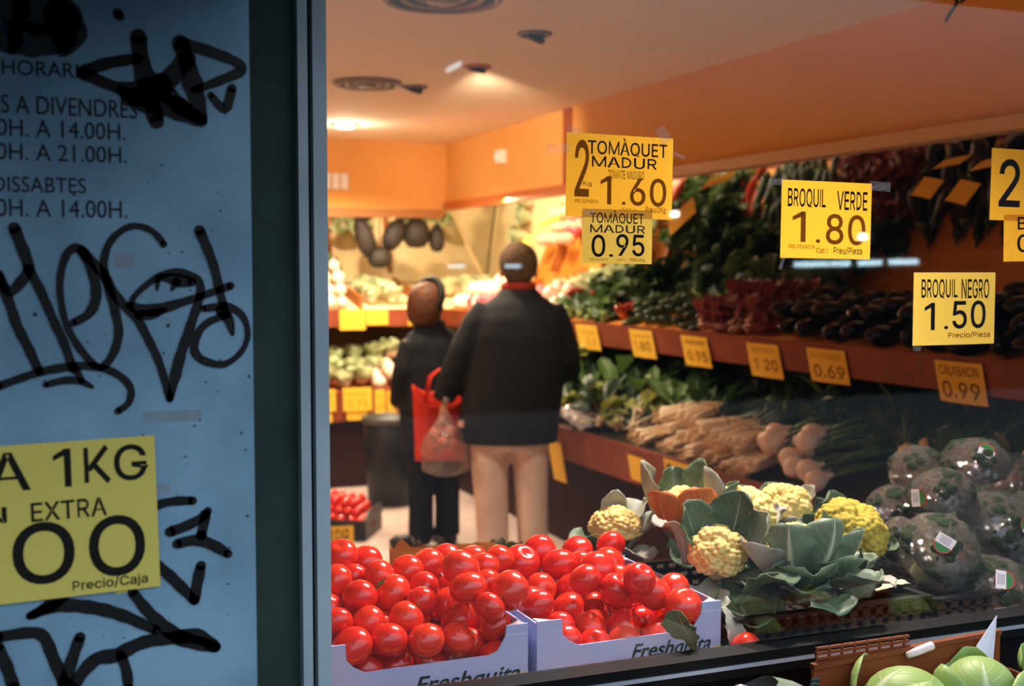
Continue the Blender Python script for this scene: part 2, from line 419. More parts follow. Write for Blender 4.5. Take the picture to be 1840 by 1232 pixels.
# plain grotesque letter shapes for the printed price sheets: advance, x y pairs, triangles
GLYPHS = {
'A':(480,'91 -9 4 -9 195 518 282 518 476 -9 389 -9 279 300 268 331 255 369 241 417 220 487 257 487 236 416 221 368 209 330 199 300 361 190 119 190 119 151 361 151','1-10-2 10-3-2 10-11-3 11-4-3 1-12-10 12-9-10 12-9-11 9-4-11 8-16-9 16-4-9 1-13-12 7-16-8 1-17-13 17-14-13 6-16-7 17-15-14 17-18-15 18-0-15 5-19-6 19-16-6 1-18-17 18-16-17 18-19-16 19-4-16 1-0-18 5-4-19'),
'B':(456,'247 -9 51 -9 51 518 241 518 291 513 333 499 365 476 389 447 403 412 407 374 404 342 395 316 380 295 361 279 340 267 324 260 324 270 342 266 368 253 391 234 410 207 423 175 427 136 422 97 408 62 383 32 348 10 303 -4 134 222 134 66 244 66 293 71 324 87 341 109 346 137 343 159 335 179 321 196 301 210 277 219 248 222 134 443 134 294 238 294 263 297 284 304 302 316 316 331 324 350 327 372 322 400 306 422 280 437 239 443','1-41-2 41-3-2 41-4-3 41-5-4 41-6-5 41-7-6 41-53-7 53-52-7 52-8-7 1-42-41 51-8-52 50-8-51 50-9-8 49-9-50 49-10-9 48-10-49 47-10-48 47-11-10 46-11-47 45-11-46 45-12-11 44-12-45 43-12-44 43-13-12 1-28-42 28-43-42 28-16-43 16-13-43 16-14-13 28-15-16 17-14-16 15-17-14 15-18-17 28-18-15 28-19-18 28-40-19 40-20-19 1-29-28 39-20-40 38-20-39 37-20-38 37-21-20 36-21-37 35-21-36 35-22-21 34-22-35 33-22-34 33-23-22 32-23-33 32-24-23 31-24-32 30-24-31 1-30-29 1-24-30 1-25-24 1-26-25 1-27-26 1-0-27'),
'C':(510,'343 -4 307 -13 267 -16 203 -8 145 17 98 57 62 111 39 177 31 254 39 331 62 397 98 451 145 491 203 516 267 525 306 522 343 513 377 498 408 478 434 453 456 423 472 388 485 339 402 339 392 370 382 390 368 407 352 421 333 432 313 440 291 445 268 447 225 441 188 425 157 397 133 360 118 312 112 254 118 196 133 148 158 111 189 84 226 68 268 62 290 64 313 69 333 77 352 88 368 102 382 119 392 139 402 169 484 169 472 121 456 86 434 56 408 31 377 11','13-15-14 13-16-15 12-16-13 12-17-16 12-18-17 11-18-12 11-19-18 11-31-19 31-30-19 30-20-19 10-32-11 32-31-11 29-20-30 10-33-32 28-20-29 27-20-28 10-34-33 27-21-20 26-21-27 25-21-26 10-35-34 9-35-10 24-21-25 24-22-21 23-22-24 9-36-35 8-36-9 8-37-36 8-38-37 7-38-8 7-39-38 6-39-7 50-52-51 50-53-52 6-40-39 49-53-50 49-54-53 48-54-49 5-40-6 5-41-40 47-54-48 46-54-47 46-55-54 5-42-41 45-55-46 44-55-45 5-43-42 43-55-44 5-55-43 4-55-5 4-56-55 4-57-56 3-57-4 3-0-57 3-1-0 2-1-3'),
'D':(456,'53 0 114 0 53 518 114 518 84 518 84 438 190 518 190 438 211 517 202 437 261 504 243 427 310 477 279 407 351 436 309 378 383 384 331 342 404 324 345 301 411 259 349 259 404 194 345 217 383 134 331 176 351 82 309 140 310 41 279 111 261 14 243 91 211 1 202 80 190 0 190 80 84 0 84 80','0-1-3-2 4-5-7-6 6-7-9-8 8-9-11-10 10-11-13-12 12-13-15-14 14-15-17-16 16-17-19-18 18-19-21-20 20-21-23-22 22-23-25-24 24-25-27-26 26-27-29-28 28-29-31-30 30-31-33-32 32-33-35-34 34-35-37-36'),
'E':(419,'384 -9 51 -9 51 518 381 518 381 443 134 443 134 295 364 295 364 220 134 220 134 66 384 66','1-5-2 5-3-2 5-4-3 1-6-5 1-9-6 9-7-6 9-8-7 1-10-9 1-11-10 1-0-11'),
'G':(520,'380 13 328 -7 269 -14 203 -6 146 19 98 59 63 112 41 178 33 254 41 331 63 396 98 450 145 490 201 514 265 523 305 519 343 510 377 495 408 475 434 449 455 420 471 387 483 342 403 342 393 369 381 389 368 407 352 421 334 433 313 442 290 447 266 449 224 443 187 426 156 399 131 361 116 313 110 254 116 196 131 148 156 110 188 82 226 66 269 60 308 64 341 77 369 98 390 127 403 162 409 211 515 192 276 192 276 263 485 263 485 200 478 140 457 87 424 45','13-15-14 13-16-15 12-16-13 12-17-16 12-18-17 11-18-12 11-19-18 10-32-11 32-31-11 31-19-11 31-30-19 30-20-19 29-20-30 10-33-32 28-20-29 27-20-28 10-34-33 26-20-27 26-21-20 25-21-26 10-35-34 9-35-10 24-21-25 24-22-21 23-22-24 9-36-35 8-36-9 8-37-36 51-53-52 51-49-53 49-54-53 8-38-37 7-38-8 51-48-49 50-54-49 55-50-54 7-39-38 48-50-51 48-55-50 6-39-7 47-55-48 6-40-39 47-56-55 46-56-47 5-40-6 5-41-40 45-56-46 45-57-56 5-42-41 44-57-45 5-43-42 43-57-44 5-57-43 4-57-5 4-0-57 3-0-4 3-1-0 2-1-3'),
'I':(152,'53 0 114 0 53 518 114 518','0-1-3-2'),
'K':(426,'53 0 114 0 53 518 114 518 90 218 138 155 341 550 389 486 210 291 162 227 411 32 364 -32','0-1-3-2 4-5-7-6 8-9-11-10'),
'L':(393,'370 -9 51 -9 51 518 134 518 134 66 370 66','1-3-2 1-4-3 1-5-4 1-0-5'),
'M':(608,'53 0 114 0 53 518 114 518 509 0 570 0 509 518 570 518 107 540 53 496 339 42 284 -2 571 496 516 540 339 -2 284 42','0-1-3-2 4-5-7-6 8-9-11-10 12-13-15-14'),
'N':(523,'134 -9 51 -9 51 518 141 518 351 187 360 173 371 155 383 134 395 111 409 86 427 48 397 43 393 81 392 108 391 134 390 157 390 178 390 195 390 518 472 518 472 -9 382 -9 194 285 182 305 170 326 156 349 140 377 122 409 93 459 128 464 130 418 131 384 132 354 133 328 134 307 134 291','1-28-2 28-3-2 28-29-3 29-4-3 17-19-18 17-20-19 30-4-29 1-27-28 31-26-30 26-4-30 1-31-27 31-26-27 1-32-31 25-4-26 1-33-32 24-4-25 1-34-33 23-4-24 1-35-34 22-4-23 1-0-35 21-4-22 16-20-17 21-5-4 15-20-16 21-6-5 14-20-15 21-7-6 21-13-7 13-8-7 13-8-14 8-20-14 9-20-8 21-12-13 10-20-9 21-11-12 11-20-10 21-20-11'),
'O':(533,'388 17 331 -8 267 -16 203 -8 146 17 98 57 62 111 39 177 31 254 39 331 62 397 98 451 146 491 203 516 267 525 331 516 388 491 436 451 472 397 495 331 502 254 495 177 472 111 436 57 189 84 226 67 267 62 308 67 345 84 376 110 400 148 416 196 421 254 416 313 400 361 376 398 345 425 308 441 267 447 226 441 189 425 158 398 133 360 118 312 112 254 118 196 133 148 158 111','13-15-14 12-15-13 12-16-15 11-16-12 11-17-16 10-39-11 39-38-11 38-17-11 38-37-17 37-18-17 36-18-37 10-40-39 35-18-36 10-41-40 34-18-35 10-42-41 9-42-10 34-19-18 33-19-34 9-43-42 8-43-9 33-20-19 32-20-33 8-44-43 31-20-32 8-45-44 31-21-20 7-45-8 7-46-45 30-21-31 30-22-21 6-46-7 6-47-46 29-22-30 29-23-22 5-47-6 5-24-47 28-23-29 5-25-24 27-23-28 5-26-25 26-23-27 5-23-26 5-0-23 4-0-5 4-1-0 3-1-4 2-1-3'),
'P':(426,'53 0 114 0 53 518 114 518 84 518 84 438 236 518 236 438 251 517 241 438 295 505 274 429 337 476 300 411 368 432 317 387 386 377 325 361 386 318 325 335 368 263 317 308 337 220 300 285 295 191 274 267 251 179 241 258 236 178 236 258 84 178 84 258','0-1-3-2 4-5-7-6 6-7-9-8 8-9-11-10 10-11-13-12 12-13-15-14 14-15-17-16 16-17-19-18 18-19-21-20 20-21-23-22 22-23-25-24 24-25-27-26 26-27-29-28 28-29-31-30'),
'Q':(533,'353 32 405 -39 450 -39 377 60 362 79 308 150 263 150 338 51 388 17 331 -8 267 -16 203 -8 146 17 98 57 62 111 39 177 31 254 39 331 62 397 98 451 146 491 203 516 267 525 331 516 388 491 436 451 472 397 495 331 502 254 495 177 472 111 436 57 189 84 226 67 267 62 308 67 345 84 376 110 400 148 416 196 421 254 416 313 400 361 376 398 345 425 308 441 267 447 226 441 189 425 158 398 133 360 118 312 112 254 118 196 133 148 158 111','21-23-22 20-23-21 20-24-23 19-24-20 19-25-24 18-47-19 47-46-19 46-25-19 46-45-25 45-26-25 44-26-45 18-48-47 43-26-44 18-49-48 42-26-43 18-50-49 17-50-18 42-27-26 41-27-42 17-51-50 16-51-17 41-28-27 40-28-41 16-52-51 39-28-40 16-53-52 39-29-28 15-53-16 15-54-53 38-29-39 38-30-29 14-54-15 7-5-6 7-36-5 36-4-5 14-55-54 37-30-38 37-31-30 13-55-14 13-32-55 36-4-37 4-31-37 13-33-32 35-7-36 3-31-4 13-34-33 34-7-35 13-7-34 2-31-3 8-2-31 12-7-13 12-0-7 12-9-0 9-1-0 9-2-8 11-9-12 10-9-11 1-2-9'),
'R':(448,'53 0 114 0 53 518 114 518 84 518 84 438 243 518 243 438 259 517 248 438 301 506 281 429 341 478 305 413 372 437 321 391 390 384 329 367 390 327 329 344 372 274 321 320 341 233 305 298 301 205 281 282 258 194 248 273 243 193 243 273 84 193 84 273 253 262 203 204 405 29 355 -29','0-1-3-2 4-5-7-6 6-7-9-8 8-9-11-10 10-11-13-12 12-13-15-14 14-15-17-16 16-17-19-18 18-19-21-20 20-21-23-22 22-23-25-24 24-25-27-26 26-27-29-28 28-29-31-30 32-33-35-34'),
'T':(449,'184 443 23 443 23 518 426 518 426 443 266 443 266 -9 184 -9','1-3-2 1-4-3 0-4-1 7-5-0 5-4-0 7-6-5'),
'U':(517,'368 7 317 -11 259 -17 201 -11 150 7 108 37 77 75 57 121 51 173 51 518 133 518 133 179 137 146 149 118 167 94 191 76 222 64 259 61 296 64 326 76 351 94 369 117 380 146 384 179 384 518 466 518 466 173 460 121 440 75 409 37','8-10-9 8-11-10 23-25-24 23-26-25 8-12-11 22-26-23 7-12-8 22-27-26 7-13-12 21-27-22 6-13-7 21-28-27 6-14-13 20-28-21 6-15-14 19-28-20 6-16-15 18-28-19 18-29-28 5-16-6 17-29-18 5-17-16 5-29-17 5-0-29 4-0-5 4-1-0 3-1-4 3-2-1'),
'V':(480,'284 -9 198 -9 3 518 91 518 201 209 211 179 224 140 239 92 260 22 223 22 243 93 258 141 271 179 281 209 388 518 476 518','1-3-2 1-4-3 13-15-14 13-0-15 1-5-4 12-0-13 11-0-12 1-6-5 10-0-11 1-7-6 9-8-10 8-0-10 1-8-7 1-0-8'),
'W':(686,'237 -9 148 -9 5 518 89 518 172 198 178 173 184 147 190 122 196 95 201 69 208 31 178 31 186 69 191 95 197 122 203 148 209 173 215 198 299 518 387 518 470 198 477 173 483 148 489 122 495 95 501 69 508 31 477 31 485 69 490 95 496 122 502 148 508 173 514 198 596 518 681 518 537 -9 449 -9 359 321 351 354 343 390 335 429 325 484 360 484 351 431 344 393 336 357 327 321','1-3-2 1-4-3 17-42-18 42-19-18 42-43-19 43-20-19 33-35-34 33-36-35 17-41-42 44-20-43 45-20-44 17-40-41 46-39-45 39-20-45 17-46-40 46-39-40 17-47-46 38-20-39 37-20-38 17-0-47 37-21-20 16-0-17 1-5-4 32-36-33 37-22-21 15-0-16 1-6-5 31-36-32 14-0-15 37-23-22 30-36-31 1-7-6 37-29-23 29-24-23 13-8-14 8-0-14 29-24-30 24-36-30 1-13-7 13-8-7 25-36-24 37-28-29 1-12-13 9-0-8 26-36-25 1-11-12 37-27-28 10-0-9 11-0-10 37-26-27 37-36-26 1-0-11'),
'X':(474,'96 -9 1 -9 226 313 226 207 12 518 109 518 185 406 200 384 212 366 222 350 231 333 241 316 258 283 217 283 235 316 244 333 254 349 264 366 276 384 291 406 369 518 463 518 250 210 250 316 473 -9 377 -9 285 124 272 144 261 160 251 176 242 191 233 208 216 240 260 240 242 208 233 192 224 176 214 161 202 144 189 124','3-5-4 3-32-5 32-6-5 19-21-20 19-33-21 33-22-21 18-33-19 32-7-6 17-33-18 32-8-7 32-13-8 13-9-8 16-12-17 12-33-17 13-10-9 15-23-16 23-12-16 13-2-10 2-14-10 14-11-10 14-11-15 11-23-15 12-23-11 22-12-23 12-24-23 2-13-14 1-13-2 13-3-2 1-32-13 32-3-13 22-33-12 33-24-12 1-31-32 34-24-33 35-30-34 30-24-34 1-35-31 35-30-31 1-36-35 29-24-30 1-37-36 28-24-29 1-38-37 27-24-28 1-39-38 26-24-27 25-24-26 1-0-39'),
'Y':(472,'277 -9 194 -9 194 206 0 518 96 518 200 349 216 322 230 296 244 268 263 221 210 221 229 268 243 297 257 323 273 349 376 518 471 518 277 206','2-4-3 2-5-4 14-16-15 14-17-16 2-6-5 13-17-14 12-17-13 2-7-6 11-8-12 8-17-12 2-11-7 11-8-7 2-10-11 9-17-8 2-9-10 2-17-9 1-17-2 1-0-17'),
'Z':(438,'404 -5 37 -5 37 48 269 388 285 411 302 434 319 456 342 486 355 450 317 448 286 447 254 447 223 447 35 447 35 514 402 514 402 460 173 126 156 102 138 78 120 54 96 23 83 59 121 61 152 62 183 62 214 62 404 62','13-15-14 13-7-15 7-16-15 13-6-7 8-16-7 8-17-16 13-10-6 10-5-6 9-17-8 10-5-9 5-17-9 13-11-10 13-12-11 4-17-5 3-17-4 2-17-3 2-18-17 2-19-18 2-22-19 22-23-19 23-20-19 25-27-26 25-0-27 24-0-25 23-0-24 20-0-23 2-21-22 21-0-20 1-21-2 1-0-21'),
'S':(447,'327 2 280 -13 224 -18 170 -13 124 1 85 24 56 55 37 93 27 146 112 146 119 113 130 94 148 78 170 67 195 60 224 58 255 61 283 69 305 81 322 97 333 117 336 139 333 158 325 173 311 186 292 196 269 206 242 214 181 231 124 252 80 283 52 323 43 372 49 416 67 453 96 483 134 506 178 520 227 525 276 520 320 506 356 483 385 454 403 418 412 369 331 369 319 407 297 430 265 444 225 449 196 447 171 439 151 428 136 413 127 395 124 376 128 355 138 340 153 327 173 316 194 308 215 302 267 288 290 281 315 272 340 260 364 245 385 226 402 202 414 173 417 138 412 96 394 59 366 27','37-39-38 36-39-37 36-40-39 35-40-36 35-41-40 34-41-35 34-42-41 34-49-42 49-48-42 48-43-42 33-50-34 50-49-34 33-51-50 47-43-48 33-52-51 46-43-47 33-53-52 46-44-43 32-53-33 32-54-53 45-44-46 32-55-54 32-56-55 31-56-32 31-57-56 31-58-57 31-59-58 30-59-31 30-60-59 30-61-60 30-62-61 30-63-62 29-63-30 29-64-63 29-65-64 29-66-65 28-66-29 28-67-66 27-67-28 27-68-67 26-68-27 25-68-26 25-69-68 24-69-25 23-69-24 22-69-23 22-70-69 21-70-22 7-9-8 7-10-9 20-70-21 20-71-70 19-71-20 7-11-10 18-71-19 18-72-71 7-12-11 6-12-7 17-72-18 6-13-12 16-72-17 6-14-13 15-72-16 6-15-14 15-73-72 6-73-15 5-73-6 5-0-73 4-0-5 4-1-0 3-1-4 3-2-1'),
'F':(410,'134 -9 51 -9 51 518 378 518 378 443 134 443 134 287 355 287 355 212 134 212','1-5-2 5-3-2 5-4-3 1-6-5 1-9-6 9-7-6 9-8-7 1-0-9'),
'H':(517,'134 -9 51 -9 51 518 134 518 134 298 383 298 383 518 466 518 466 -9 383 -9 383 223 134 223','1-3-2 1-4-3 5-7-6 5-8-7 1-11-4 11-5-4 11-10-5 10-8-5 1-0-11 9-8-10'),
'J':(396,'301 26 249 -6 185 -16 121 -6 69 26 35 77 24 145 24 182 107 182 107 146 112 107 128 81 153 65 185 59 217 64 241 81 257 107 263 146 263 518 345 518 345 145 334 77','17-19-18 17-20-19 6-8-7 6-9-8 6-10-9 16-20-17 16-21-20 5-10-6 15-21-16 5-11-10 5-12-11 14-21-15 14-0-21 4-12-5 4-13-12 13-0-14 4-0-13 4-1-0 3-1-4 3-2-1'),
'0':(453,'329 17 282 -8 227 -16 171 -8 124 17 87 57 60 110 44 176 39 254 44 332 61 398 88 452 125 492 172 516 227 525 282 516 329 492 366 452 393 398 409 332 414 254 409 176 393 110 366 57 169 81 195 64 227 59 258 64 284 81 305 108 322 146 331 195 335 254 331 313 321 362 305 401 284 428 258 445 227 450 195 445 169 428 148 401 132 362 122 313 118 254 122 195 132 146 148 108','13-15-14 12-15-13 12-16-15 11-16-12 11-17-16 10-39-11 39-38-11 38-17-11 38-37-17 37-18-17 36-18-37 10-40-39 10-41-40 35-18-36 10-42-41 34-18-35 9-42-10 34-19-18 33-19-34 9-43-42 8-43-9 33-20-19 32-20-33 8-44-43 7-44-8 32-21-20 7-45-44 31-21-32 7-46-45 30-21-31 6-46-7 30-22-21 6-47-46 29-22-30 29-23-22 5-47-6 28-23-29 5-24-47 27-23-28 5-25-24 5-26-25 26-23-27 5-23-26 5-0-23 4-0-5 4-1-0 3-1-4 3-2-1'),
'1':(251,'129 0 190 0 129 518 190 518 30 363 30 430 137 518 160 518 160 445','0-1-3-2 4-5-6-7-8'),
'2':(453,'398 -9 55 -9 55 51 228 235 254 263 275 288 291 310 302 330 309 350 311 371 308 394 300 414 287 429 269 441 248 448 224 450 198 448 177 439 160 426 147 409 139 388 135 353 55 353 62 407 78 447 104 480 139 504 180 520 225 525 270 520 310 505 343 481 369 450 385 413 390 373 387 343 379 314 365 285 343 253 313 217 274 173 162 57 162 66 398 66','27-29-28 27-30-29 26-30-27 26-31-30 25-31-26 25-32-31 24-15-25 15-32-25 24-16-15 14-32-15 14-33-32 13-33-14 24-17-16 23-17-24 12-33-13 23-18-17 11-33-12 23-19-18 10-33-11 10-34-33 23-20-19 22-20-23 9-34-10 22-21-20 9-35-34 8-35-9 7-35-8 7-36-35 6-36-7 6-37-36 5-37-6 4-37-5 4-38-37 3-38-4 3-39-38 2-39-3 2-40-39 2-42-40 42-41-40 2-43-42 2-0-43 1-0-2'),
'3':(410,'64 461 99 395 102 495 127 421 155 515 164 435 213 517 207 437 267 501 246 425 313 466 272 405 343 413 283 385 344 346 283 372 315 292 273 353 270 257 247 332 216 240 208 320 146 235 143 314 154 312 135 237 223 282 207 205 270 270 252 193 316 244 283 175 350 204 299 156 366 148 303 143 355 90 300 132 322 47 287 113 279 18 258 95 227 3 219 83 172 1 176 81 119 11 135 89 72 35 102 106 40 68 78 131','0-1-3-2 2-3-5-4 4-5-7-6 6-7-9-8 8-9-11-10 10-11-13-12 12-13-15-14 14-15-17-16 16-17-19-18 18-19-21-20 20-21-23-22 24-25-27-26 26-27-29-28 28-29-31-30 30-31-33-32 32-33-35-34 34-35-37-36 36-37-39-38 38-39-41-40 40-41-43-42 42-43-45-44 44-45-47-46 46-47-49-48 48-49-51-50'),
'4':(426,'266 0 327 0 266 518 327 518 23 164 23 84 395 164 395 84 23 132 91 132 304 445 304 518 268 518','0-1-3-2 4-5-7-6 8-9-10-11-12'),
'5':(453,'313 7 270 -10 221 -16 176 -11 136 3 102 25 75 55 58 90 49 139 129 139 136 112 145 94 159 80 177 68 198 61 221 59 248 62 272 72 291 88 306 109 316 134 319 162 315 191 306 217 290 238 270 254 246 264 218 268 194 266 170 260 150 251 131 236 57 245 88 518 375 518 375 443 159 443 144 310 133 310 150 323 175 333 201 340 229 343 265 339 297 329 327 313 352 291 372 265 387 234 397 200 400 163 394 114 377 71 349 35','32-36-33 36-34-33 36-35-34 32-38-36 38-37-36 41-43-42 40-43-41 40-44-43 39-44-40 39-45-44 38-45-39 38-46-45 32-46-38 32-28-46 28-27-46 27-47-46 26-47-27 32-29-28 26-48-47 25-48-26 32-30-29 24-48-25 32-31-30 23-48-24 23-49-48 22-49-23 22-50-49 21-50-22 21-51-50 20-51-21 7-9-8 7-10-9 19-51-20 19-52-51 7-11-10 18-52-19 7-12-11 6-12-7 17-52-18 6-13-12 16-52-17 16-53-52 6-14-13 15-53-16 6-15-14 6-53-15 5-53-6 5-0-53 4-0-5 4-1-0 3-1-4 3-2-1'),
'6':(453,'315 6 273 -10 226 -16 179 -10 138 7 103 34 77 70 60 113 54 162 59 201 71 242 94 289 130 345 248 518 339 518 156 252 129 252 146 280 159 294 174 306 192 315 213 321 235 323 281 318 320 303 353 278 378 244 393 204 398 157 392 110 376 68 349 33 179 70 201 61 226 58 252 61 274 70 292 86 306 106 315 130 318 157 315 185 306 209 292 229 274 244 252 253 226 256 201 253 178 244 160 229 146 210 137 186 134 158 137 130 146 106 160 86','12-14-13 12-20-14 20-15-14 11-20-12 21-23-22 20-23-21 20-24-23 11-19-20 15-24-20 11-18-19 15-25-24 11-17-18 10-17-11 10-16-17 15-46-25 46-26-25 15-47-46 45-26-46 15-48-47 44-26-45 10-15-16 10-48-15 44-27-26 10-49-48 43-27-44 9-49-10 9-50-49 42-27-43 9-51-50 41-27-42 41-28-27 8-51-9 8-52-51 40-28-41 7-52-8 7-53-52 39-28-40 39-29-28 7-54-53 38-29-39 6-54-7 38-30-29 6-55-54 37-30-38 6-32-55 36-30-37 6-33-32 35-30-36 5-33-6 35-31-30 5-34-33 34-31-35 5-31-34 4-31-5 4-0-31 3-0-4 3-1-0 2-1-3'),
'7':(380,'30 518 30 438 357 518 357 438 352 458 294 498 158 -20 100 20','0-1-3-2 4-5-7-6'),
'8':(453,'321 3 276 -11 226 -16 176 -11 132 3 95 26 67 57 49 94 43 135 46 168 57 199 73 226 95 248 122 264 144 271 144 261 114 274 85 302 67 339 61 380 67 420 83 455 108 484 142 506 182 520 226 525 271 520 310 506 343 484 369 455 385 420 391 380 385 339 367 303 339 274 309 261 309 271 331 264 357 248 379 226 395 199 406 168 410 135 404 94 386 57 358 26 171 69 196 61 226 58 256 61 281 69 301 81 315 97 324 116 328 139 324 163 315 184 299 201 279 215 254 223 226 226 198 223 173 215 153 201 137 184 128 163 124 139 128 116 136 97 151 81 182 308 203 301 226 299 250 301 270 308 287 320 299 335 307 354 310 376 308 397 300 415 288 430 271 441 250 448 226 451 202 448 181 441 165 430 152 415 145 397 142 376 145 354 152 335 165 320','24-26-25 23-26-24 23-27-26 22-27-23 22-28-27 22-29-28 21-29-22 21-84-29 84-83-29 83-30-29 20-85-21 85-84-21 82-30-83 20-86-85 81-30-82 20-87-86 80-30-81 20-88-87 80-31-30 19-88-20 79-31-80 19-89-88 78-31-79 19-90-89 78-32-31 18-90-19 77-32-78 18-91-90 76-32-77 18-92-91 76-33-32 17-92-18 75-33-76 17-93-92 17-70-93 74-33-75 17-71-70 73-33-74 73-34-33 16-71-17 16-72-71 72-34-73 16-34-72 16-36-34 36-35-34 15-14-16 14-36-16 13-36-14 13-37-36 12-37-13 12-38-37 11-38-12 11-60-38 60-39-38 11-61-60 59-39-60 59-40-39 10-61-11 58-40-59 10-62-61 57-40-58 10-63-62 10-64-63 56-40-57 56-41-40 9-64-10 9-65-64 55-41-56 55-42-41 8-65-9 8-66-65 54-42-55 53-42-54 8-67-66 53-43-42 7-67-8 52-43-53 7-68-67 51-43-52 7-69-68 6-69-7 51-44-43 6-46-69 50-44-51 6-47-46 49-44-50 6-48-47 48-44-49 6-44-48 5-44-6 5-45-44 4-45-5 4-0-45 4-1-0 3-1-4 3-2-1'),
'9':(453,'138 502 179 519 226 525 273 519 315 502 349 475 376 439 392 395 398 347 394 308 381 266 358 220 323 163 205 -9 113 -9 297 257 323 257 306 228 294 214 278 203 260 193 240 188 218 186 172 191 133 206 100 231 75 265 60 305 54 352 60 399 77 441 103 476 274 438 252 448 226 451 201 448 179 438 160 423 146 403 137 379 134 352 137 324 146 300 160 280 179 265 201 256 226 252 252 256 274 265 292 280 306 299 315 323 318 350 315 378 306 403 292 423','1-3-2 0-3-1 0-4-3 31-4-0 31-5-4 30-5-31 30-34-5 34-6-5 30-35-34 33-6-34 30-36-35 32-6-33 29-36-30 32-7-6 55-7-32 29-37-36 29-38-37 54-7-55 29-39-38 53-7-54 28-39-29 53-8-7 28-40-39 52-8-53 27-40-28 27-41-40 51-8-52 51-9-8 27-42-41 50-9-51 50-10-9 26-42-27 26-43-42 49-10-50 26-44-43 48-10-49 48-16-10 16-11-10 26-45-44 47-15-48 15-16-48 25-45-26 47-21-15 21-14-15 17-11-16 25-46-45 46-21-47 25-21-46 24-21-25 18-11-17 18-12-11 19-12-18 23-21-24 20-12-19 21-12-20 22-21-23 14-12-21 14-13-12'),
'.':(188,'133 4 116 -8 95 -12 75 -8 58 4 46 21 42 41 46 61 58 78 75 90 95 94 116 90 133 78 144 61 148 41 144 21','9-11-10 9-12-11 8-12-9 7-12-8 7-13-12 6-13-7 6-14-13 6-15-14 5-15-6 5-0-15 4-0-5 4-1-0 3-1-4 2-1-3'),
'/':(249,'173 540 244 540 76 -83 5 -83','3-1-0 3-2-1'),
'À':(480,'280 549 211 549 133 668 224 668 91 -9 4 -9 195 518 282 518 476 -9 389 -9 279 300 268 331 255 369 241 417 220 487 257 487 236 416 221 368 209 330 199 300 361 190 119 190 119 151 361 151','5-14-6 14-7-6 14-15-7 15-8-7 5-16-14 16-13-14 16-13-15 13-8-15 12-20-13 20-8-13 5-17-16 11-20-12 5-21-17 21-18-17 10-20-11 21-19-18 21-22-19 22-4-19 9-23-10 23-20-10 5-22-21 22-20-21 22-23-20 23-8-20 5-4-22 9-8-23 1-3-2 1-0-3'),
'a':(389,'219 -7 192 -15 160 -18 124 -14 91 -3 62 15 40 40 26 71 21 108 25 140 35 166 52 186 73 201 97 212 123 219 150 225 177 229 208 233 232 236 250 239 260 243 265 247 267 256 267 256 264 276 259 292 249 305 236 314 218 320 196 322 172 320 153 314 137 305 124 295 115 283 105 263 28 286 50 327 73 353 100 371 130 384 162 391 194 393 216 392 241 388 266 380 291 368 313 350 330 324 342 292 346 252 346 -9 268 -9 268 43 277 43 271 33 258 18 241 4 133 61 150 56 170 54 200 58 224 67 242 80 256 98 264 117 267 139 267 172 274 178 262 173 248 170 233 167 217 164 201 162 188 161 177 159 156 155 138 150 122 143 110 133 103 121 101 105 103 90 109 78 119 68','41-43-42 41-44-43 40-44-41 40-45-44 39-45-40 39-46-45 38-46-39 38-47-46 37-47-38 37-48-47 36-30-37 30-29-37 29-48-37 29-28-48 28-49-48 36-31-30 27-49-28 36-32-31 26-49-27 36-33-32 25-49-26 36-34-33 24-49-25 24-50-49 35-34-36 23-50-24 22-50-23 21-50-22 21-51-50 20-51-21 19-68-20 68-51-20 18-68-19 17-68-18 16-68-17 15-68-16 14-68-15 13-68-14 12-68-13 11-68-12 10-68-11 10-69-68 67-51-68 10-70-69 66-51-67 10-71-70 10-72-71 9-72-10 9-74-72 74-73-72 9-75-74 9-76-75 9-77-76 9-78-77 9-79-78 8-79-9 65-51-66 8-80-79 8-81-80 64-51-65 7-81-8 7-82-81 63-51-64 7-83-82 62-54-63 54-51-63 7-84-83 6-84-7 6-58-84 61-54-62 6-59-58 60-54-61 6-60-59 6-53-60 53-54-60 6-56-53 56-52-53 55-51-54 5-56-6 56-51-55 5-57-56 52-51-56 4-57-5 4-0-57 3-0-4 3-1-0 2-1-3'),
'c':(396,'263 -9 236 -15 207 -17 156 -11 112 9 75 40 48 81 31 131 25 187 31 245 48 295 75 336 112 368 156 387 207 393 236 392 263 386 287 376 310 363 330 347 347 327 361 305 374 271 297 251 289 272 283 284 275 294 264 303 253 311 239 316 224 320 208 321 176 316 151 303 131 282 117 255 108 223 105 187 108 153 117 121 131 94 151 73 176 60 208 55 224 57 240 60 253 66 265 73 275 83 284 94 291 106 298 128 375 109 362 74 349 51 332 31 311 14 289 0','13-15-14 13-16-15 12-16-13 12-17-16 12-18-17 11-18-12 11-19-18 11-20-19 10-32-11 32-31-11 31-20-11 31-30-20 30-21-20 29-21-30 28-21-29 10-33-32 27-21-28 27-22-21 26-22-27 10-34-33 9-34-10 25-22-26 24-22-25 9-35-34 23-22-24 9-36-35 8-36-9 8-37-36 8-38-37 7-38-8 7-39-38 6-39-7 50-52-51 6-40-39 50-53-52 49-53-50 6-41-40 48-53-49 47-53-48 5-41-6 47-54-53 46-54-47 5-42-41 45-54-46 44-54-45 5-43-42 43-54-44 5-54-43 5-55-54 4-55-5 4-56-55 4-57-56 3-57-4 3-0-57 3-1-0 2-1-3'),
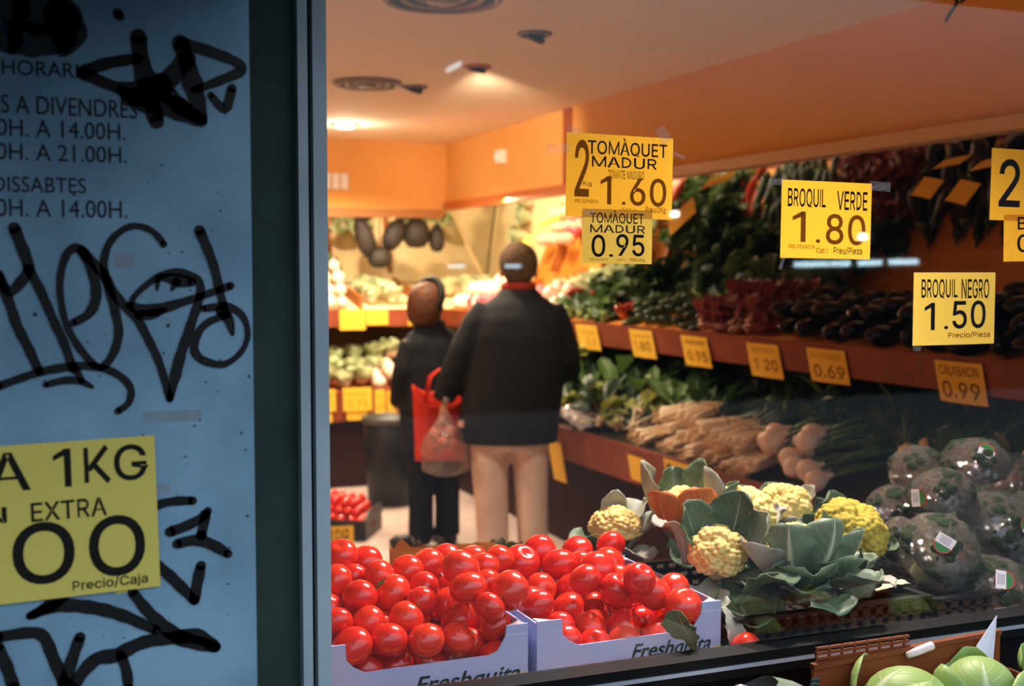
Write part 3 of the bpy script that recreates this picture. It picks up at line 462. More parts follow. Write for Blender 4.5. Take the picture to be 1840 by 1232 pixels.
'e':(395,'46 236 46 156 341 236 343 156 311 199 371 221 302 241 356 282 281 274 320 337 248 299 271 374 208 312 214 392 166 309 155 389 128 293 101 365 99 265 55 321 82 230 25 262 77 195 15 193 83 159 27 124 102 125 59 66 132 98 106 25 171 83 162 3 213 82 220 2 252 96 277 22 288 126 320 58','0-1-3-2 2-3-5-4 4-5-7-6 6-7-9-8 8-9-11-10 10-11-13-12 12-13-15-14 14-15-17-16 16-17-19-18 18-19-21-20 20-21-23-22 22-23-25-24 24-25-27-26 26-27-29-28 28-29-31-30 30-31-33-32 32-33-35-34 34-35-37-36'),
'g':(425,'294 -144 252 -156 207 -160 166 -157 131 -148 101 -135 76 -117 57 -96 38 -66 104 -29 117 -47 128 -59 141 -71 158 -80 179 -86 207 -88 246 -83 276 -68 296 -43 302 -5 302 59 311 59 305 50 293 35 277 20 256 7 229 -1 195 -4 149 1 108 19 73 47 47 86 31 134 25 191 30 248 47 297 73 338 107 368 149 387 196 393 230 390 257 381 279 367 295 352 307 337 312 328 304 328 304 388 381 388 381 -9 376 -56 358 -95 330 -124 151 83 175 72 205 68 234 72 259 83 278 100 292 125 300 155 303 193 300 229 292 260 278 286 259 305 235 317 205 321 175 317 150 304 131 285 117 259 108 228 105 193 108 157 117 126 131 101','38-40-39 38-41-40 46-44-47 44-48-47 44-45-48 45-49-48 37-41-38 37-42-41 36-42-37 36-43-42 36-44-43 35-44-36 35-68-44 68-67-44 67-46-44 67-45-46 67-66-45 66-65-45 65-64-45 64-63-45 63-49-45 35-69-68 35-70-69 34-70-35 34-71-70 62-49-63 34-72-71 33-72-34 61-49-62 33-73-72 60-49-61 33-74-73 32-74-33 32-75-74 59-49-60 31-75-32 31-76-75 58-49-59 31-53-76 57-21-58 21-49-58 30-53-31 30-54-53 56-21-57 30-55-54 55-21-56 30-20-55 20-21-55 30-23-20 23-19-20 22-49-21 23-49-22 29-23-30 29-24-23 19-49-23 29-25-24 28-25-29 28-26-25 27-26-28 18-49-19 18-50-49 8-10-9 17-50-18 8-11-10 17-51-50 8-12-11 7-12-8 16-51-17 7-13-12 7-14-13 15-51-16 7-15-14 7-51-15 7-52-51 6-52-7 5-52-6 5-0-52 4-0-5 4-1-0 3-1-4 3-2-1'),
'i':(167,'119 449 103 439 84 436 65 439 49 449 38 465 34 483 38 502 49 517 65 527 84 531 103 527 119 517 130 502 133 483 130 465 121 -7 46 -7 46 386 121 386','17-19-18 17-16-19 9-11-10 9-12-11 8-12-9 8-13-12 7-13-8 6-13-7 6-14-13 5-14-6 5-15-14 4-15-5 4-0-15 3-0-4 3-1-0 2-1-3'),
'j':(167,'118 449 102 439 83 436 65 439 49 449 38 465 34 483 38 502 49 517 65 527 83 531 102 527 118 517 129 502 133 483 129 465 46 -29 46 386 121 386 121 -30 118 -64 108 -93 91 -118 68 -135 39 -146 4 -150 -17 -150 -17 -80 1 -80 22 -76 35 -67 43 -52','16-18-17 16-19-18 31-19-16 31-20-19 30-20-31 30-21-20 29-21-30 28-21-29 26-28-27 26-21-28 26-22-21 26-23-22 26-24-23 26-25-24 9-11-10 9-12-11 8-12-9 8-13-12 7-13-8 6-13-7 6-14-13 5-14-6 5-15-14 4-15-5 4-0-15 3-0-4 3-1-0 2-1-3'),
'o':(415,'303 9 259 -11 207 -17 156 -11 112 9 75 40 48 81 31 131 25 187 31 245 48 295 75 336 112 368 156 387 207 394 259 387 303 368 340 336 367 295 384 245 390 187 384 131 367 81 340 40 151 73 176 60 207 56 239 60 265 73 284 94 299 121 307 153 310 187 307 223 299 255 284 282 265 303 239 316 207 321 176 316 151 303 131 282 117 255 108 223 105 187 108 153 117 121 131 94','13-15-14 13-16-15 12-16-13 12-17-16 11-17-12 11-38-17 38-37-17 37-18-17 10-39-11 39-38-11 10-40-39 36-18-37 10-41-40 35-18-36 9-41-10 35-19-18 9-42-41 34-19-35 9-43-42 33-19-34 8-43-9 33-20-19 8-44-43 32-20-33 8-45-44 31-20-32 31-21-20 7-45-8 7-46-45 30-21-31 30-22-21 6-46-7 29-22-30 6-47-46 28-22-29 6-24-47 28-23-22 5-24-6 27-23-28 5-25-24 26-23-27 5-26-25 5-23-26 4-23-5 4-0-23 3-0-4 3-1-0 2-1-3'),
'p':(424,'123 -152 44 -152 44 388 121 388 121 328 113 328 119 337 131 352 146 367 167 381 195 390 229 393 276 387 318 368 352 337 378 296 394 246 399 189 394 131 378 81 353 39 318 8 277 -11 230 -17 196 -14 169 -4 147 10 131 25 119 41 113 50 123 50 167 72 191 60 220 56 250 60 274 73 293 93 307 120 316 152 319 189 316 226 308 258 294 284 274 304 250 316 220 321 191 317 166 305 147 285 133 260 125 227 122 189 125 151 134 118 148 92','10-12-11 9-12-10 1-3-2 1-5-3 5-6-3 6-4-3 9-13-12 8-13-9 8-14-13 7-14-8 6-14-7 6-44-14 44-15-14 4-45-6 45-44-6 1-4-5 1-50-4 50-49-4 49-48-4 48-47-4 47-46-4 46-45-4 43-15-44 42-15-43 42-16-15 41-16-42 40-16-41 40-17-16 1-51-50 39-17-40 1-52-51 38-17-39 38-18-17 37-18-38 1-53-52 37-19-18 36-19-37 1-29-53 29-54-53 35-19-36 29-31-54 35-20-19 34-20-35 29-32-31 33-20-34 29-33-32 29-30-33 30-20-33 1-28-29 0-27-30 27-20-30 1-27-28 27-21-20 1-0-27 26-21-27 25-21-26 25-22-21 24-22-25 24-23-22'),
'r':(259,'121 -7 46 -7 46 386 119 386 119 328 111 328 124 351 149 373 179 387 213 392 221 392 230 391 238 391 250 390 250 314 238 316 229 317 218 318 207 319 183 316 162 308 145 296 132 280 124 260 121 237','8-10-9 8-11-10 8-12-11 8-13-12 8-14-13 7-14-8 1-3-2 1-5-3 5-4-3 6-14-7 5-17-6 17-16-6 16-15-6 15-14-6 1-23-5 23-22-5 22-21-5 21-20-5 20-19-5 19-18-5 18-17-5 1-24-23 1-0-24'),
't':(227,'-1 386 211 386 211 320 -1 320 58 92 58 478 133 478 133 98 135 78 141 66 152 59 171 57 176 57 184 58 193 59 207 62 221 -3 205 -8 193 -10 180 -11 168 -11 122 -4 87 16 65 49','4-6-5 4-7-6 3-1-0 3-2-1 4-8-7 23-8-4 23-9-8 23-10-9 14-16-15 23-11-10 13-16-14 12-16-13 11-16-12 23-16-11 22-16-23 21-16-22 21-17-16 20-17-21 20-18-17 20-19-18'),
'u':(410,'262 9 225 -8 182 -14 144 -10 110 3 82 24 61 55 48 93 44 139 44 388 123 388 123 145 128 108 144 81 168 65 200 59 224 62 245 70 262 83 275 101 284 124 287 153 287 388 366 388 366 -9 289 -9 289 101 321 101 293 41','8-10-9 8-11-10 21-23-22 21-27-23 27-24-23 20-27-21 8-12-11 7-12-8 19-27-20 7-13-12 18-26-19 26-27-19 18-25-26 28-24-27 6-13-7 17-25-18 6-14-13 16-25-17 6-15-14 15-25-16 6-0-15 0-25-15 5-0-6 0-24-28 4-0-5 4-1-0 25-24-0 3-1-4 3-2-1'),
'z':(319,'30 393 30 313 296 393 296 313 283 326 234 380 89 13 40 67 30 80 30 0 300 80 300 0','0-1-3-2 4-5-7-6 8-9-11-10'),
}
def text_shape(s):
    """Flat outline mesh of a string: (verts, faces), lower left at 0,0, scaled to a unit box."""
    if s in _glyphs: return _glyphs[s]
    if s != 'Freshquita' and '.00H' not in s and s not in ('HORARI', 'DILLUNS A DIVENDRES', 'DISSABTES', '9.30H. A 14.00H.') and all(ch in GLYPHS or ch == ' ' for ch in s):
        vs, fs, x = [], [], 0
        for ch in s:
            if ch == ' ': x += 200; continue
            adv, vv, ff = GLYPHS[ch]
            n = len(vs); q = [int(c) for c in vv.split()]
            vs += [(q[k] + x, q[k+1]) for k in range(0, len(q), 2)]
            fs += [tuple(int(c) + n for c in f.split('-')) for f in ff.split()]
            x += adv
        vs = np.array(vs, float); lo, hi = vs.min(0), vs.max(0)
        _glyphs[s] = ((vs - lo)/np.maximum(hi - lo, 1e-6), fs)
        return _glyphs[s]
    cu = bpy.data.curves.new('lettering', 'FONT')
    cu.body = s; cu.size = 1.0; cu.offset = 0.018 if s == 'Freshquita' else 0.0; cu.resolution_u = 4; cu.fill_mode = 'FRONT'
    ob = bpy.data.objects.new('lettering', cu)
    COL.objects.link(ob)
    dg = bpy.context.evaluated_depsgraph_get()
    me = bpy.data.meshes.new_from_object(ob.evaluated_get(dg))
    vs = np.array([v.co[:] for v in me.vertices]); fs = [tuple(p.vertices) for p in me.polygons]
    bpy.data.objects.remove(ob); bpy.data.curves.remove(cu); bpy.data.meshes.remove(me)
    lo, hi = vs.min(0), vs.max(0)
    vs = (vs[:, :2] - lo[:2]) / np.maximum(hi[:2] - lo[:2], 1e-6)
    _glyphs[s] = (vs, fs)
    return _glyphs[s]

def put_text(mb, s, x0, x1, z0, z1, y, mi, shear=0.0):
    vs, fs = text_shape(s)
    mb.add([(x0 + (x1-x0)*a + shear*(z1-z0)*b, y, z0 + (z1-z0)*b) for a, b in vs], fs, mi, smooth=False)

# ------------------------------------------------------------------ setting: room shell
HOODX, SHELFX, LOWX = 3.20, 3.05, 2.80
CEIL = 2.59
m_floor = mat('pale_floor_tile', '#bfaca4', 0.5, 0.35, col2='#b29e95', nscale=5.0)
m_orange = mat('orange_wall_paint', '#ecb268', 0.75, 0.12, col2='#e6aa5c', nscale=1.2, bump=0.05, bscale=90)
m_ceil = mat('cream_ceiling_paint', '#ecd8bc', 0.85, 0.2, bump=0.04, bscale=70)
m_cream = mat('cream_board', '#f6e2b4', 0.6, 0.3, col2='#f2d9a2', nscale=2.0)
m_lip = mat('pale_trim_paint', '#d9b184', 0.45, 0.5)
m_brownred = mat('red_brown_board', '#8e4428', 0.6, 0.3, col2='#7e3a22', nscale=6.0, bump=0.05)
m_darkboard = mat('dark_olive_board', '#3a3018', 0.75, 0.2, col2='#2e2614', nscale=3.0)
m_plinth = mat('dark_red_plinth', '#361810', 0.7, 0.2, col2='#2c130c', nscale=5.0)
m_orangeboard = mat('orange_shelf_board', '#dc9038', 0.6, 0.3, col2='#d2842e', nscale=4.0)
m_blackframe = mat('black_rail_enamel', '#0a0c0c', 0.5, 0.2)
m_alu = mat('brushed_aluminium_strip', '#c4cedb', 0.38, 0.5, metal=0.55)
m_jamb = mat('dark_green_jamb_paint', '#3c4e48', 0.75, 0.2, col2='#32423d', nscale=9.0, bump=0.1, bscale=220)
m_post = mat('grey_blue_frame_paint', '#b4c4c8', 0.5, 0.4, col2='#a4b6bc', nscale=7.0)
m_groove = mat('dark_frame_groove', '#141a19', 0.7, 0.2)
m_panel = mat('grey_blue_door_enamel', '#84aabe', 0.55, 0.35, col2='#6e92a6', nscale=7.0, bump=0.06, bscale=150)
m_street = mat('street_paving', '#4a4c4e', 0.9, 0.2, col2='#3f4143', nscale=6.0)
m_black = mat('black_plastic', '#121414', 0.42, 0.4)

m = MB(); m.box(-1.25, 4.0, 2.02, 10.0, -0.06, 0.0)
struct(m.build('floor', m_floor))
m = MB(); m.box(-1.25, 4.0, 1.94, 10.0, CEIL, CEIL + 0.08)
struct(m.build('ceiling', m_ceil))
m = MB(); m.box(-1.25, 4.0, 9.92, 10.0, 0.0, CEIL)
struct(m.build('wall_back', m_cream))
m = MB(); m.box(3.92, 4.0, 2.02, 9.92, 0.0, CEIL)
struct(m.build('wall_right', m_cream))
m = MB(); m.box(-1.25, -1.17, 2.02, 9.92, 0.0, CEIL)
struct(m.build('wall_left', m_orange))
m = MB(); m.box(-1.25, 0.418, 1.953, 1.998, 0.0, CEIL)
struct(m.build('wall_front', m_orange))
m = MB(); m.box(0.418, 4.0, 1.953, 1.998, 0.0, 0.842)
struct(m.build('wall_under_window', m_orange))
m = MB(); m.box(3.0, 4.0, 1.953, 1.998, 0.842, CEIL)
struct(m.build('wall_front_right', m_orange))
m = MB(); m.box(-6, 14, -9.0, 1.953, -0.10, -0.04)
struct(m.build('ground', m_street))

# orange bulkheads above the shelves, with their pale lips
m = MB()
m.box(HOODX, HOODX + 0.05, 2.02, 6.86, 2.12, CEIL)
m.box(HOODX + 0.012, HOODX + 0.062, 6.99, 9.25, 2.10, CEIL)
m.box(HOODX + 0.25, HOODX + 0.72, 2.02, 9.92, 2.30, 2.33)
struct(m.build('wall_bulkhead_right', m_orange))
m = MB(); m.box(HOODX - 0.006, HOODX + 0.052, 6.86, 6.99, 2.10, CEIL)
struct(m.build('trim_1', mat('brown_trim_paint', '#9c4a14', 0.6, 0.3)))
m = MB(); m.box(-1.17, HOODX + 0.012, 9.25, 9.30, 2.04, CEIL); m.box(-1.17, HOODX + 0.7, 9.5, 9.92, 2.30, 2.33)
struct(m.build('wall_bulkhead_back', m_orange))
m = MB(); m.box(HOODX - 0.03, HOODX + 0.06, 2.02, 6.86, 2.075, 2.125)
struct(m.build('trim_2', m_lip))
m = MB(); m.box(HOODX - 0.015, HOODX + 0.07, 6.86, 9.24, 2.065, 2.125)
struct(m.build('trim_3', mat('rust_trim_paint', '#c06a30', 0.5, 0.4)))
m = MB(); m.box(-1.17, HOODX - 0.016, 9.23, 9.31, 2.0, 2.065)
struct(m.build('trim_4', mat('dull_brown_trim_paint', '#a8703c', 0.5, 0.4)))

# tilted mirrors between bulkhead and shelves
m_mirror = mat('silvered_mirror', (0.86, 0.84, 0.78), 0.03, 0.5, metal=1.0)
m = MB()
m.add([(3.26, 2.06, 2.095), (3.80, 2.06, 1.475), (3.80, 9.88, 1.475), (3.26, 9.34, 2.095),
       (3.274, 2.06, 2.105), (3.814, 2.06, 1.485), (3.814, 9.894, 1.485), (3.274, 9.354, 2.105)],
      [(0,1,2,3), (7,6,5,4), (0,4,5,1), (1,5,6,2), (2,6,7,3), (3,7,4,0)], smooth=False)
tag(m.build('shelf_mirror', m_mirror), 'long tilted mirror above the right-hand produce shelf, reflecting the vegetables below it', 'mirror')
m = MB()
m.add([(-1.1, 9.34, 2.095), (3.25, 9.34, 2.095), (3.79, 9.88, 1.475), (-1.1, 9.88, 1.475),
       (-1.1, 9.354, 2.105), (3.25, 9.354, 2.105), (3.79, 9.894, 1.485), (-1.1, 9.894, 1.485)],
      [(3,2,1,0), (4,5,6,7), (0,1,5,4), (1,2,6,5), (2,3,7,6), (3,0,4,7)], smooth=False)
tag(m.build('shelf_mirror', m_mirror), 'tilted mirror above the shelf along the back wall of the shop', 'mirror')

# ------------------------------------------------------------------ shopfront: painted door panel, jamb, frame, window
PY = 1.72
m = MB(); m.box(-1.6, 0.3105, PY, PY + 0.045, -0.04, 2.62)
panel = struct(m.build('door_1', m_panel), 'grey-blue painted metal shop door leaf with opening hours, black graffiti and a yellow price sheet')
m = MB(); m.box(0.20, 0.424, 1.93, 1.953, -0.04, 2.62)
struct(m.build('trim_5', m_jamb))
m = MB(); m.box(0.418, 0.4335, 1.905, 1.95, -0.04, 2.62); m.box(0.4405, 0.4625, 1.90, 1.952, -0.04, 2.62)
m.box(0.4335, 0.4405, 1.925, 1.95, -0.04, 2.62, 1)
fr = struct(m.build('window_1', [m_post, m_groove]))
fr['label'] = 'shop window with slim grey-blue upright frame'
m = MB(); m.box(0.4627, 3.0, 1.945, 1.951, 0.893, 2.6)
m_glass = clear_mat('window_glass', (0.985, 0.99, 0.985))
m.build('pane', m_glass, fr)
# unseen overhang above door and window, added to shade the door top
m = MB(); m.box(-1.6, 0.32, 0.82, 1.93, 2.0, 2.95); m.box(0.32, 3.4, 1.28, 1.93, 2.30, 2.95)
struct(m.build('wall_shutter_box', m_jamb))
# black rail along the foot of the window, with its aluminium strip
m = MB(); m.box(0.4627, 3.0, 1.90, 1.956, 0.846, 0.889)
sill = struct(m.build('trim_6', m_blackframe), 'black rail along the foot of the shop window')
m = MB(); m.box(0.4627, 3.0, 1.8965, 1.90, 0.8635, 0.8705)
m.build('metal_strip', m_alu, sill)
m = MB(); m.box(0.42, 3.0, 1.93, 1.953, -0.04, 0.846)
struct(m.build('wall_sill', m_blackframe))

# opening hours printed on the door
m_ink = mat('faded_black_print', '#151b20', 0.6, 0.3)
m = MB()
def hours(s, px0, px1, py0, py1):
    put_text(m, s, px0, px1, py0, py1, PY - 0.0008, 0)
hours('HORARI', -0.0053, 0.0869, 1.8496, 1.8689)
hours('DILLUNS A DIVENDRES', -0.0920, 0.1605, 1.8004, 1.8240)
hours('9.00H. A 14.00H.', -0.0465, 0.1450, 1.7710, 1.7933)
hours('17.00H. A 21.00H.', -0.0576, 0.1458, 1.7405, 1.7622)
hours('DISSABTES', -0.0207, 0.0936, 1.6993, 1.7195)
hours('9.30H. A 14.00H.', -0.0503, 0.1452, 1.6676, 1.6908)
m.build('printed_opening_hours', m_ink, panel)

# graffiti strokes: (points in panel metres x, z ; brush width)
m_spray = mat('black_spray_paint', '#0c0f10', 0.55, 0.3)
m_smear = mat('thin_dark_smear', '#2b3840', 0.7, 0.2)
def stroke(mb, pts, w, y, mi=0):
    P = [Vector((p[0], p[1])) for p in pts]
    Q = []
    for i in range(len(P)-1):
        p0 = P[max(0, i-1)]; p1 = P[i]; p2 = P[i+1]; p3 = P[min(len(P)-1, i+2)]
        n = max(3, int((p2-p1).length / 0.006))
        for k in range(n):
            t = k/n
            Q.append(0.5*((2*p1) + (p2-p0)*t + (2*p0-5*p1+4*p2-p3)*t*t + (3*p1-p0-3*p2+p3)*t*t*t))
    Q.append(P[-1])
    ws = w if isinstance(w, (list, tuple)) else [w]
    vs = []; fs = []
    n = len(Q)
    for i, q in enumerate(Q):
        t = (Q[min(n-1, i+1)] - Q[max(0, i-1)]).normalized()
        nv = Vector((-t.y, t.x))
        k = i/(n-1)*(len(ws)-1); a = int(min(k, len(ws)-1)); b = min(a+1, len(ws)-1)
        hw = (ws[a] + (ws[b]-ws[a])*(k-a))/2 * (1 + 0.06*math.sin(i*1.7) )
        vs += [(q.x + nv.x*hw, y, q.y + nv.y*hw), (q.x - nv.x*hw, y, q.y - nv.y*hw)]
    fs = [(2*i, 2*i+1, 2*i+3, 2*i+2) for i in range(n-1)]
    mb.add(vs, fs, mi, smooth=False)
    for q, hw in ((Q[0], ws[0]/2), (Q[-1], ws[-1]/2)):
        c = [(q.x + hw*math.cos(2*PI*k/12), y, q.y + hw*math.sin(2*PI*k/12)) for k in range(12)]
        mb.add(c, [tuple(range(12))], mi, smooth=False)
GY = PY - 0.0016
m = MB()
stroke(m, [(0.0046, 1.6533), (0.011, 1.635), (0.0185, 1.6129), (0.0205, 1.598), (0.011, 1.5832), (-0.0007, 1.571), (-0.0097, 1.5772), (-0.0161, 1.5932)], [0.015, 0.015, 0.0138, 0.0132], GY)
stroke(m, [(0.0206, 1.6005), (0.035, 1.5707), (0.0493, 1.5332), (0.0627, 1.5003), (0.0727, 1.4673)], [0.0132, 0.012, 0.0114], GY)
stroke(m, [(-0.0162, 1.5882), (-0.0044, 1.5587), (0.0051, 1.5264), (0.0183, 1.4964), (0.0304, 1.4661)], [0.0132, 0.0132, 0.012], GY)
stroke(m, [(0.074, 1.529), (0.092, 1.5388), (0.1019, 1.5551), (0.1035, 1.5753), (0.098, 1.6005), (0.0889, 1.6206), (0.0795, 1.628), (0.0687, 1.6205), (0.0613, 1.6005), (0.0584, 1.5756), (0.0613, 1.5455), (0.0679, 1.5203), (0.0816, 1.4948), (0.1002, 1.4715), (0.1123, 1.4711), (0.1247, 1.4886), (0.1313, 1.514), (0.1281, 1.5396), (0.1214, 1.5676), (0.1147, 1.5955), (0.1151, 1.6157), (0.1227, 1.6359), (0.1375, 1.6512), (0.1546, 1.6578), (0.1742, 1.6529), (0.1864, 1.6416), (0.1917, 1.6334)], [0.0102, 0.0144, 0.0132, 0.0132, 0.0102, 0.009, 0.009, 0.0102, 0.0102, 0.012, 0.012, 0.012, 0.0102, 0.009, 0.0084, 0.0096], GY)
stroke(m, [(0.0866, 1.6243), (0.1029, 1.6056), (0.1146, 1.5904), (0.1262, 1.5676), (0.1405, 1.5496), (0.1549, 1.5341), (0.1692, 1.5056), (0.1836, 1.4716), (0.1965, 1.4231)], [0.0138, 0.0132, 0.0114, 0.0102], GY)
stroke(m, [(0.1965, 1.4231), (0.2019, 1.445), (0.2113, 1.4812), (0.2273, 1.5278), (0.2379, 1.5589), (0.2395, 1.5771), (0.2308, 1.5889), (0.2081, 1.5959), (0.1855, 1.5903), (0.1655, 1.5762), (0.1517, 1.5623), (0.1479, 1.5521)], [0.009, 0.0162, 0.0138, 0.0132, 0.012, 0.012, 0.0102, 0.0084, 0.0078], GY)
stroke(m, [(0.1454, 1.5508), (0.1649, 1.5442), (0.1873, 1.5465), (0.2125, 1.554), (0.2405, 1.5628), (0.2586, 1.5692), (0.2807, 1.5769)], [0.0108, 0.018, 0.015, 0.012, 0.0102, 0.0102, 0.0108], GY)
stroke(m, [(0.1574, 1.5379), (0.1747, 1.5389), (0.1923, 1.5451)], [0.012, 0.015, 0.006], GY)
stroke(m, [(0.183, 1.589), (0.198, 1.5876), (0.213, 1.5837), (0.2281, 1.5824)], [0.006, 0.0138, 0.018, 0.012], GY)
stroke(m, [(0.2079, 1.5825), (0.2015, 1.5722)], [0.012, 0.0042], GY)
stroke(m, [(0.183, 1.5851), (0.1822, 1.5718)], [0.0078, 0.0036], GY)
stroke(m, [(0.2394, 1.6529), (0.2492, 1.6292), (0.259, 1.6005), (0.2663, 1.5665), (0.2712, 1.5481)], [0.0144, 0.0132, 0.0126, 0.0102], GY)
stroke(m, [(0.2672, 1.5429), (0.2774, 1.5296), (0.2823, 1.5097)], [0.0162, 0.015, 0.0054], GY)
stroke(m, [(0.2428, 1.5458), (0.2712, 1.5481), (0.2919, 1.5399), (0.3021, 1.5213), (0.3019, 1.5), (0.2911, 1.4817), (0.2727, 1.469), (0.2546, 1.4695), (0.2367, 1.4779), (0.2298, 1.4912), (0.2352, 1.512), (0.2503, 1.5274), (0.2762, 1.5362)], [0.009, 0.0132, 0.009, 0.0078, 0.0084, 0.0102, 0.012, 0.012, 0.0102, 0.009], GY)
stroke(m, [(-0.0195, 1.4478), (0.0059, 1.4569), (0.0409, 1.467), (0.0835, 1.4715), (0.1146, 1.466), (0.1363, 1.4525), (0.1458, 1.4367), (0.1418, 1.4188), (0.1281, 1.4091)], [0.0108, 0.0108, 0.012, 0.0102, 0.0102, 0.009], GY)
stroke(m, [(0.0381, 1.4478), (0.0617, 1.453), (0.0807, 1.4513), (0.0961, 1.4431)], [0.0078, 0.0102, 0.0102, 0.0054], GY)
stroke(m, [(0.0751, 1.4697), (0.0831, 1.4517)], [0.009, 0.009], GY)
o = m.build('graffiti', m_spray, panel); o['label'] = "large looping black graffiti signature across the door"
m = MB()
stroke(m, [(0.0936, 1.8576), (0.1223, 1.8709), (0.1635, 1.8803)], [0.0174, 0.0153, 0.0139], GY)
stroke(m, [(0.0936, 1.8568), (0.1218, 1.8448), (0.1506, 1.839), (0.1924, 1.8488)], [0.0174, 0.0139, 0.0209, 0.0278], GY)
stroke(m, [(0.164, 1.9086), (0.167, 1.875), (0.1751, 1.8453), (0.1807, 1.8179), (0.1853, 1.7979)], [0.0209, 0.0209, 0.0278, 0.0244, 0.0195], GY)
stroke(m, [(0.1409, 1.8372), (0.1649, 1.8234), (0.2043, 1.8191), (0.2441, 1.8018)], [0.0139, 0.0278, 0.0313, 0.0174], GY)
stroke(m, [(0.2181, 1.9048), (0.2264, 1.8787), (0.2347, 1.8461), (0.2419, 1.8209), (0.2454, 1.8032)], [0.0209, 0.0209, 0.0278, 0.0209, 0.0139], GY)
stroke(m, [(0.2206, 1.9037), (0.2557, 1.8959), (0.2913, 1.8841), (0.3002, 1.873), (0.2807, 1.8621), (0.2499, 1.8482), (0.2346, 1.8423)], [0.0174, 0.0153, 0.0139, 0.0139, 0.0125, 0.0104], GY)
stroke(m, [(0.2265, 1.8838), (0.1998, 1.8518), (0.1798, 1.8355), (0.1504, 1.8264)], [0.0244, 0.0244, 0.0348, 0.0209], GY)
stroke(m, [(0.2416, 1.803), (0.2118, 1.8233), (0.1899, 1.8487)], [0.0139, 0.0244, 0.0209], GY)
stroke(m, [(0.2573, 1.8371), (0.2763, 1.8188), (0.2862, 1.8477)], [0.009, 0.0139, 0.0125], GY)
o = m.build('graffiti', m_spray, panel); o['label'] = "dense star-shaped black graffiti scribble at the door top"
m = MB()
stroke(m, [(0.1528, 1.2619), (0.1774, 1.2776), (0.2021, 1.2816), (0.2244, 1.2806)], [0.0124, 0.0124, 0.0124], GY)
stroke(m, [(0.1937, 1.2395), (0.217, 1.2466), (0.236, 1.2555), (0.2449, 1.2645)], [0.0146, 0.0146, 0.0132, 0.0117], GY)
stroke(m, [(0.2423, 1.2599), (0.2356, 1.2312)], [0.0132, 0.0146], GY)
stroke(m, [(0.2027, 1.222), (0.2292, 1.2252), (0.2511, 1.2162), (0.2716, 1.202)], [0.0132, 0.0161, 0.0161, 0.0124], GY)
stroke(m, [(0.155, 1.2139), (0.1821, 1.189), (0.2033, 1.1659), (0.2248, 1.1404)], [0.0124, 0.0146, 0.0161, 0.0124], GY)
stroke(m, [(0.2248, 1.141), (0.2289, 1.1634), (0.2343, 1.1883)], [0.0146, 0.0161, 0.0146], GY)
o = m.build('graffiti', m_spray, panel); o['label'] = "short angular black graffiti strokes beside the yellow sheet"
m = MB()
stroke(m, [(-0.0265, 1.1725), (0.0046, 1.1746), (0.033, 1.1702), (0.0575, 1.1671), (0.0384, 1.154), (0.0124, 1.1412)], [0.0146, 0.0183, 0.0205, 0.011, 0.0183, 0.0095], GY)
stroke(m, [(0.0124, 1.1418), (0.0471, 1.1516), (0.0908, 1.1447), (0.1323, 1.1282), (0.1729, 1.1038)], [0.011, 0.0183, 0.0183, 0.0168, 0.0124], GY)
stroke(m, [(0.1425, 1.1607), (0.1687, 1.1243), (0.2052, 1.0903), (0.2522, 1.0717)], [0.0132, 0.0168, 0.0219, 0.0161], GY)
stroke(m, [(0.2522, 1.0717), (0.2272, 1.0901), (0.199, 1.0911), (0.1559, 1.0896), (0.1193, 1.0759), (0.0954, 1.0744), (0.0743, 1.0554), (0.0637, 1.0377)], [0.0161, 0.0219, 0.0183, 0.0183, 0.0205, 0.0183, 0.0161], GY)
stroke(m, [(-0.0277, 1.1178), (0.0119, 1.1195), (0.0289, 1.1113), (0.0398, 1.0818), (0.0535, 1.0438)], [0.0146, 0.0161, 0.0161, 0.0161], GY)
stroke(m, [(0.0535, 1.0438), (0.063, 1.0758), (0.0738, 1.1061)], [0.0183, 0.0161, 0.0146], GY)
stroke(m, [(0.1253, 1.0762), (0.1325, 1.0544), (0.135, 1.0283)], [0.0132, 0.0146, 0.0132], GY)
stroke(m, [(-0.028, 1.1055), (-0.0175, 1.0763), (-0.0096, 1.0473)], [0.0146, 0.0161, 0.0161], GY)
stroke(m, [(0.1065, 1.1888), (0.1192, 1.199)], [0.0132, 0.0073], GY)
o = m.build('graffiti', m_spray, panel); o['label'] = "sweeping black graffiti strokes at the foot of the photo"
m = MB()
stroke(m, [(0.0076, 1.9348), (0.0394, 1.9325), (0.0693, 1.9275)], [0.0482, 0.0642, 0.0509], PY - 0.0005)
stroke(m, [(0.0022, 1.896), (0.0386, 1.8961), (0.071, 1.9008)], [0.0402, 0.0455, 0.0321], PY - 0.0005)
stroke(m, [(0.0694, 1.9348), (0.084, 1.9066), (0.0683, 1.8835)], [0.0321, 0.0321, 0.0161], PY - 0.0005)
stroke(m, [(0.1379, 1.9377), (0.1403, 1.9342)], [0.0134, 0.0134], PY - 0.0005)
m.build('spray_smear', m_smear, panel)

# small dirt specks and old tape marks on the door
rnd = random.Random(5)
m = MB()
for k in range(130):
    x = 0.02 + rnd.random()*0.285; z = 1.02 + rnd.random()*0.72
    r = rnd.uniform(0.0006, 0.0030)*rnd.uniform(.4, 1)
    m.add([(x + r*math.cos(2*PI*i/7)*rnd.uniform(.6, 1.3), PY - 0.0004, z + r*math.sin(2*PI*i/7)*rnd.uniform(.6, 1.3)) for i in range(7)], [tuple(range(7))], 0, smooth=False)
m.build('dirt_specks', m_smear, panel)
m = MB()
for x0, x1, z0, z1 in [(0.1614, 0.2386, 1.391, 1.4066), (0.1597, 0.1945, 1.2919, 1.3064), (0.1272, 0.1539, 1.6022, 1.6209)]:
    m.add([(x0, PY-0.0003, z0), (x1, PY-0.0003, z0), (x1, PY-0.0003, z1), (x0, PY-0.0003, z1)], [(0,1,2,3)], 0, smooth=False)
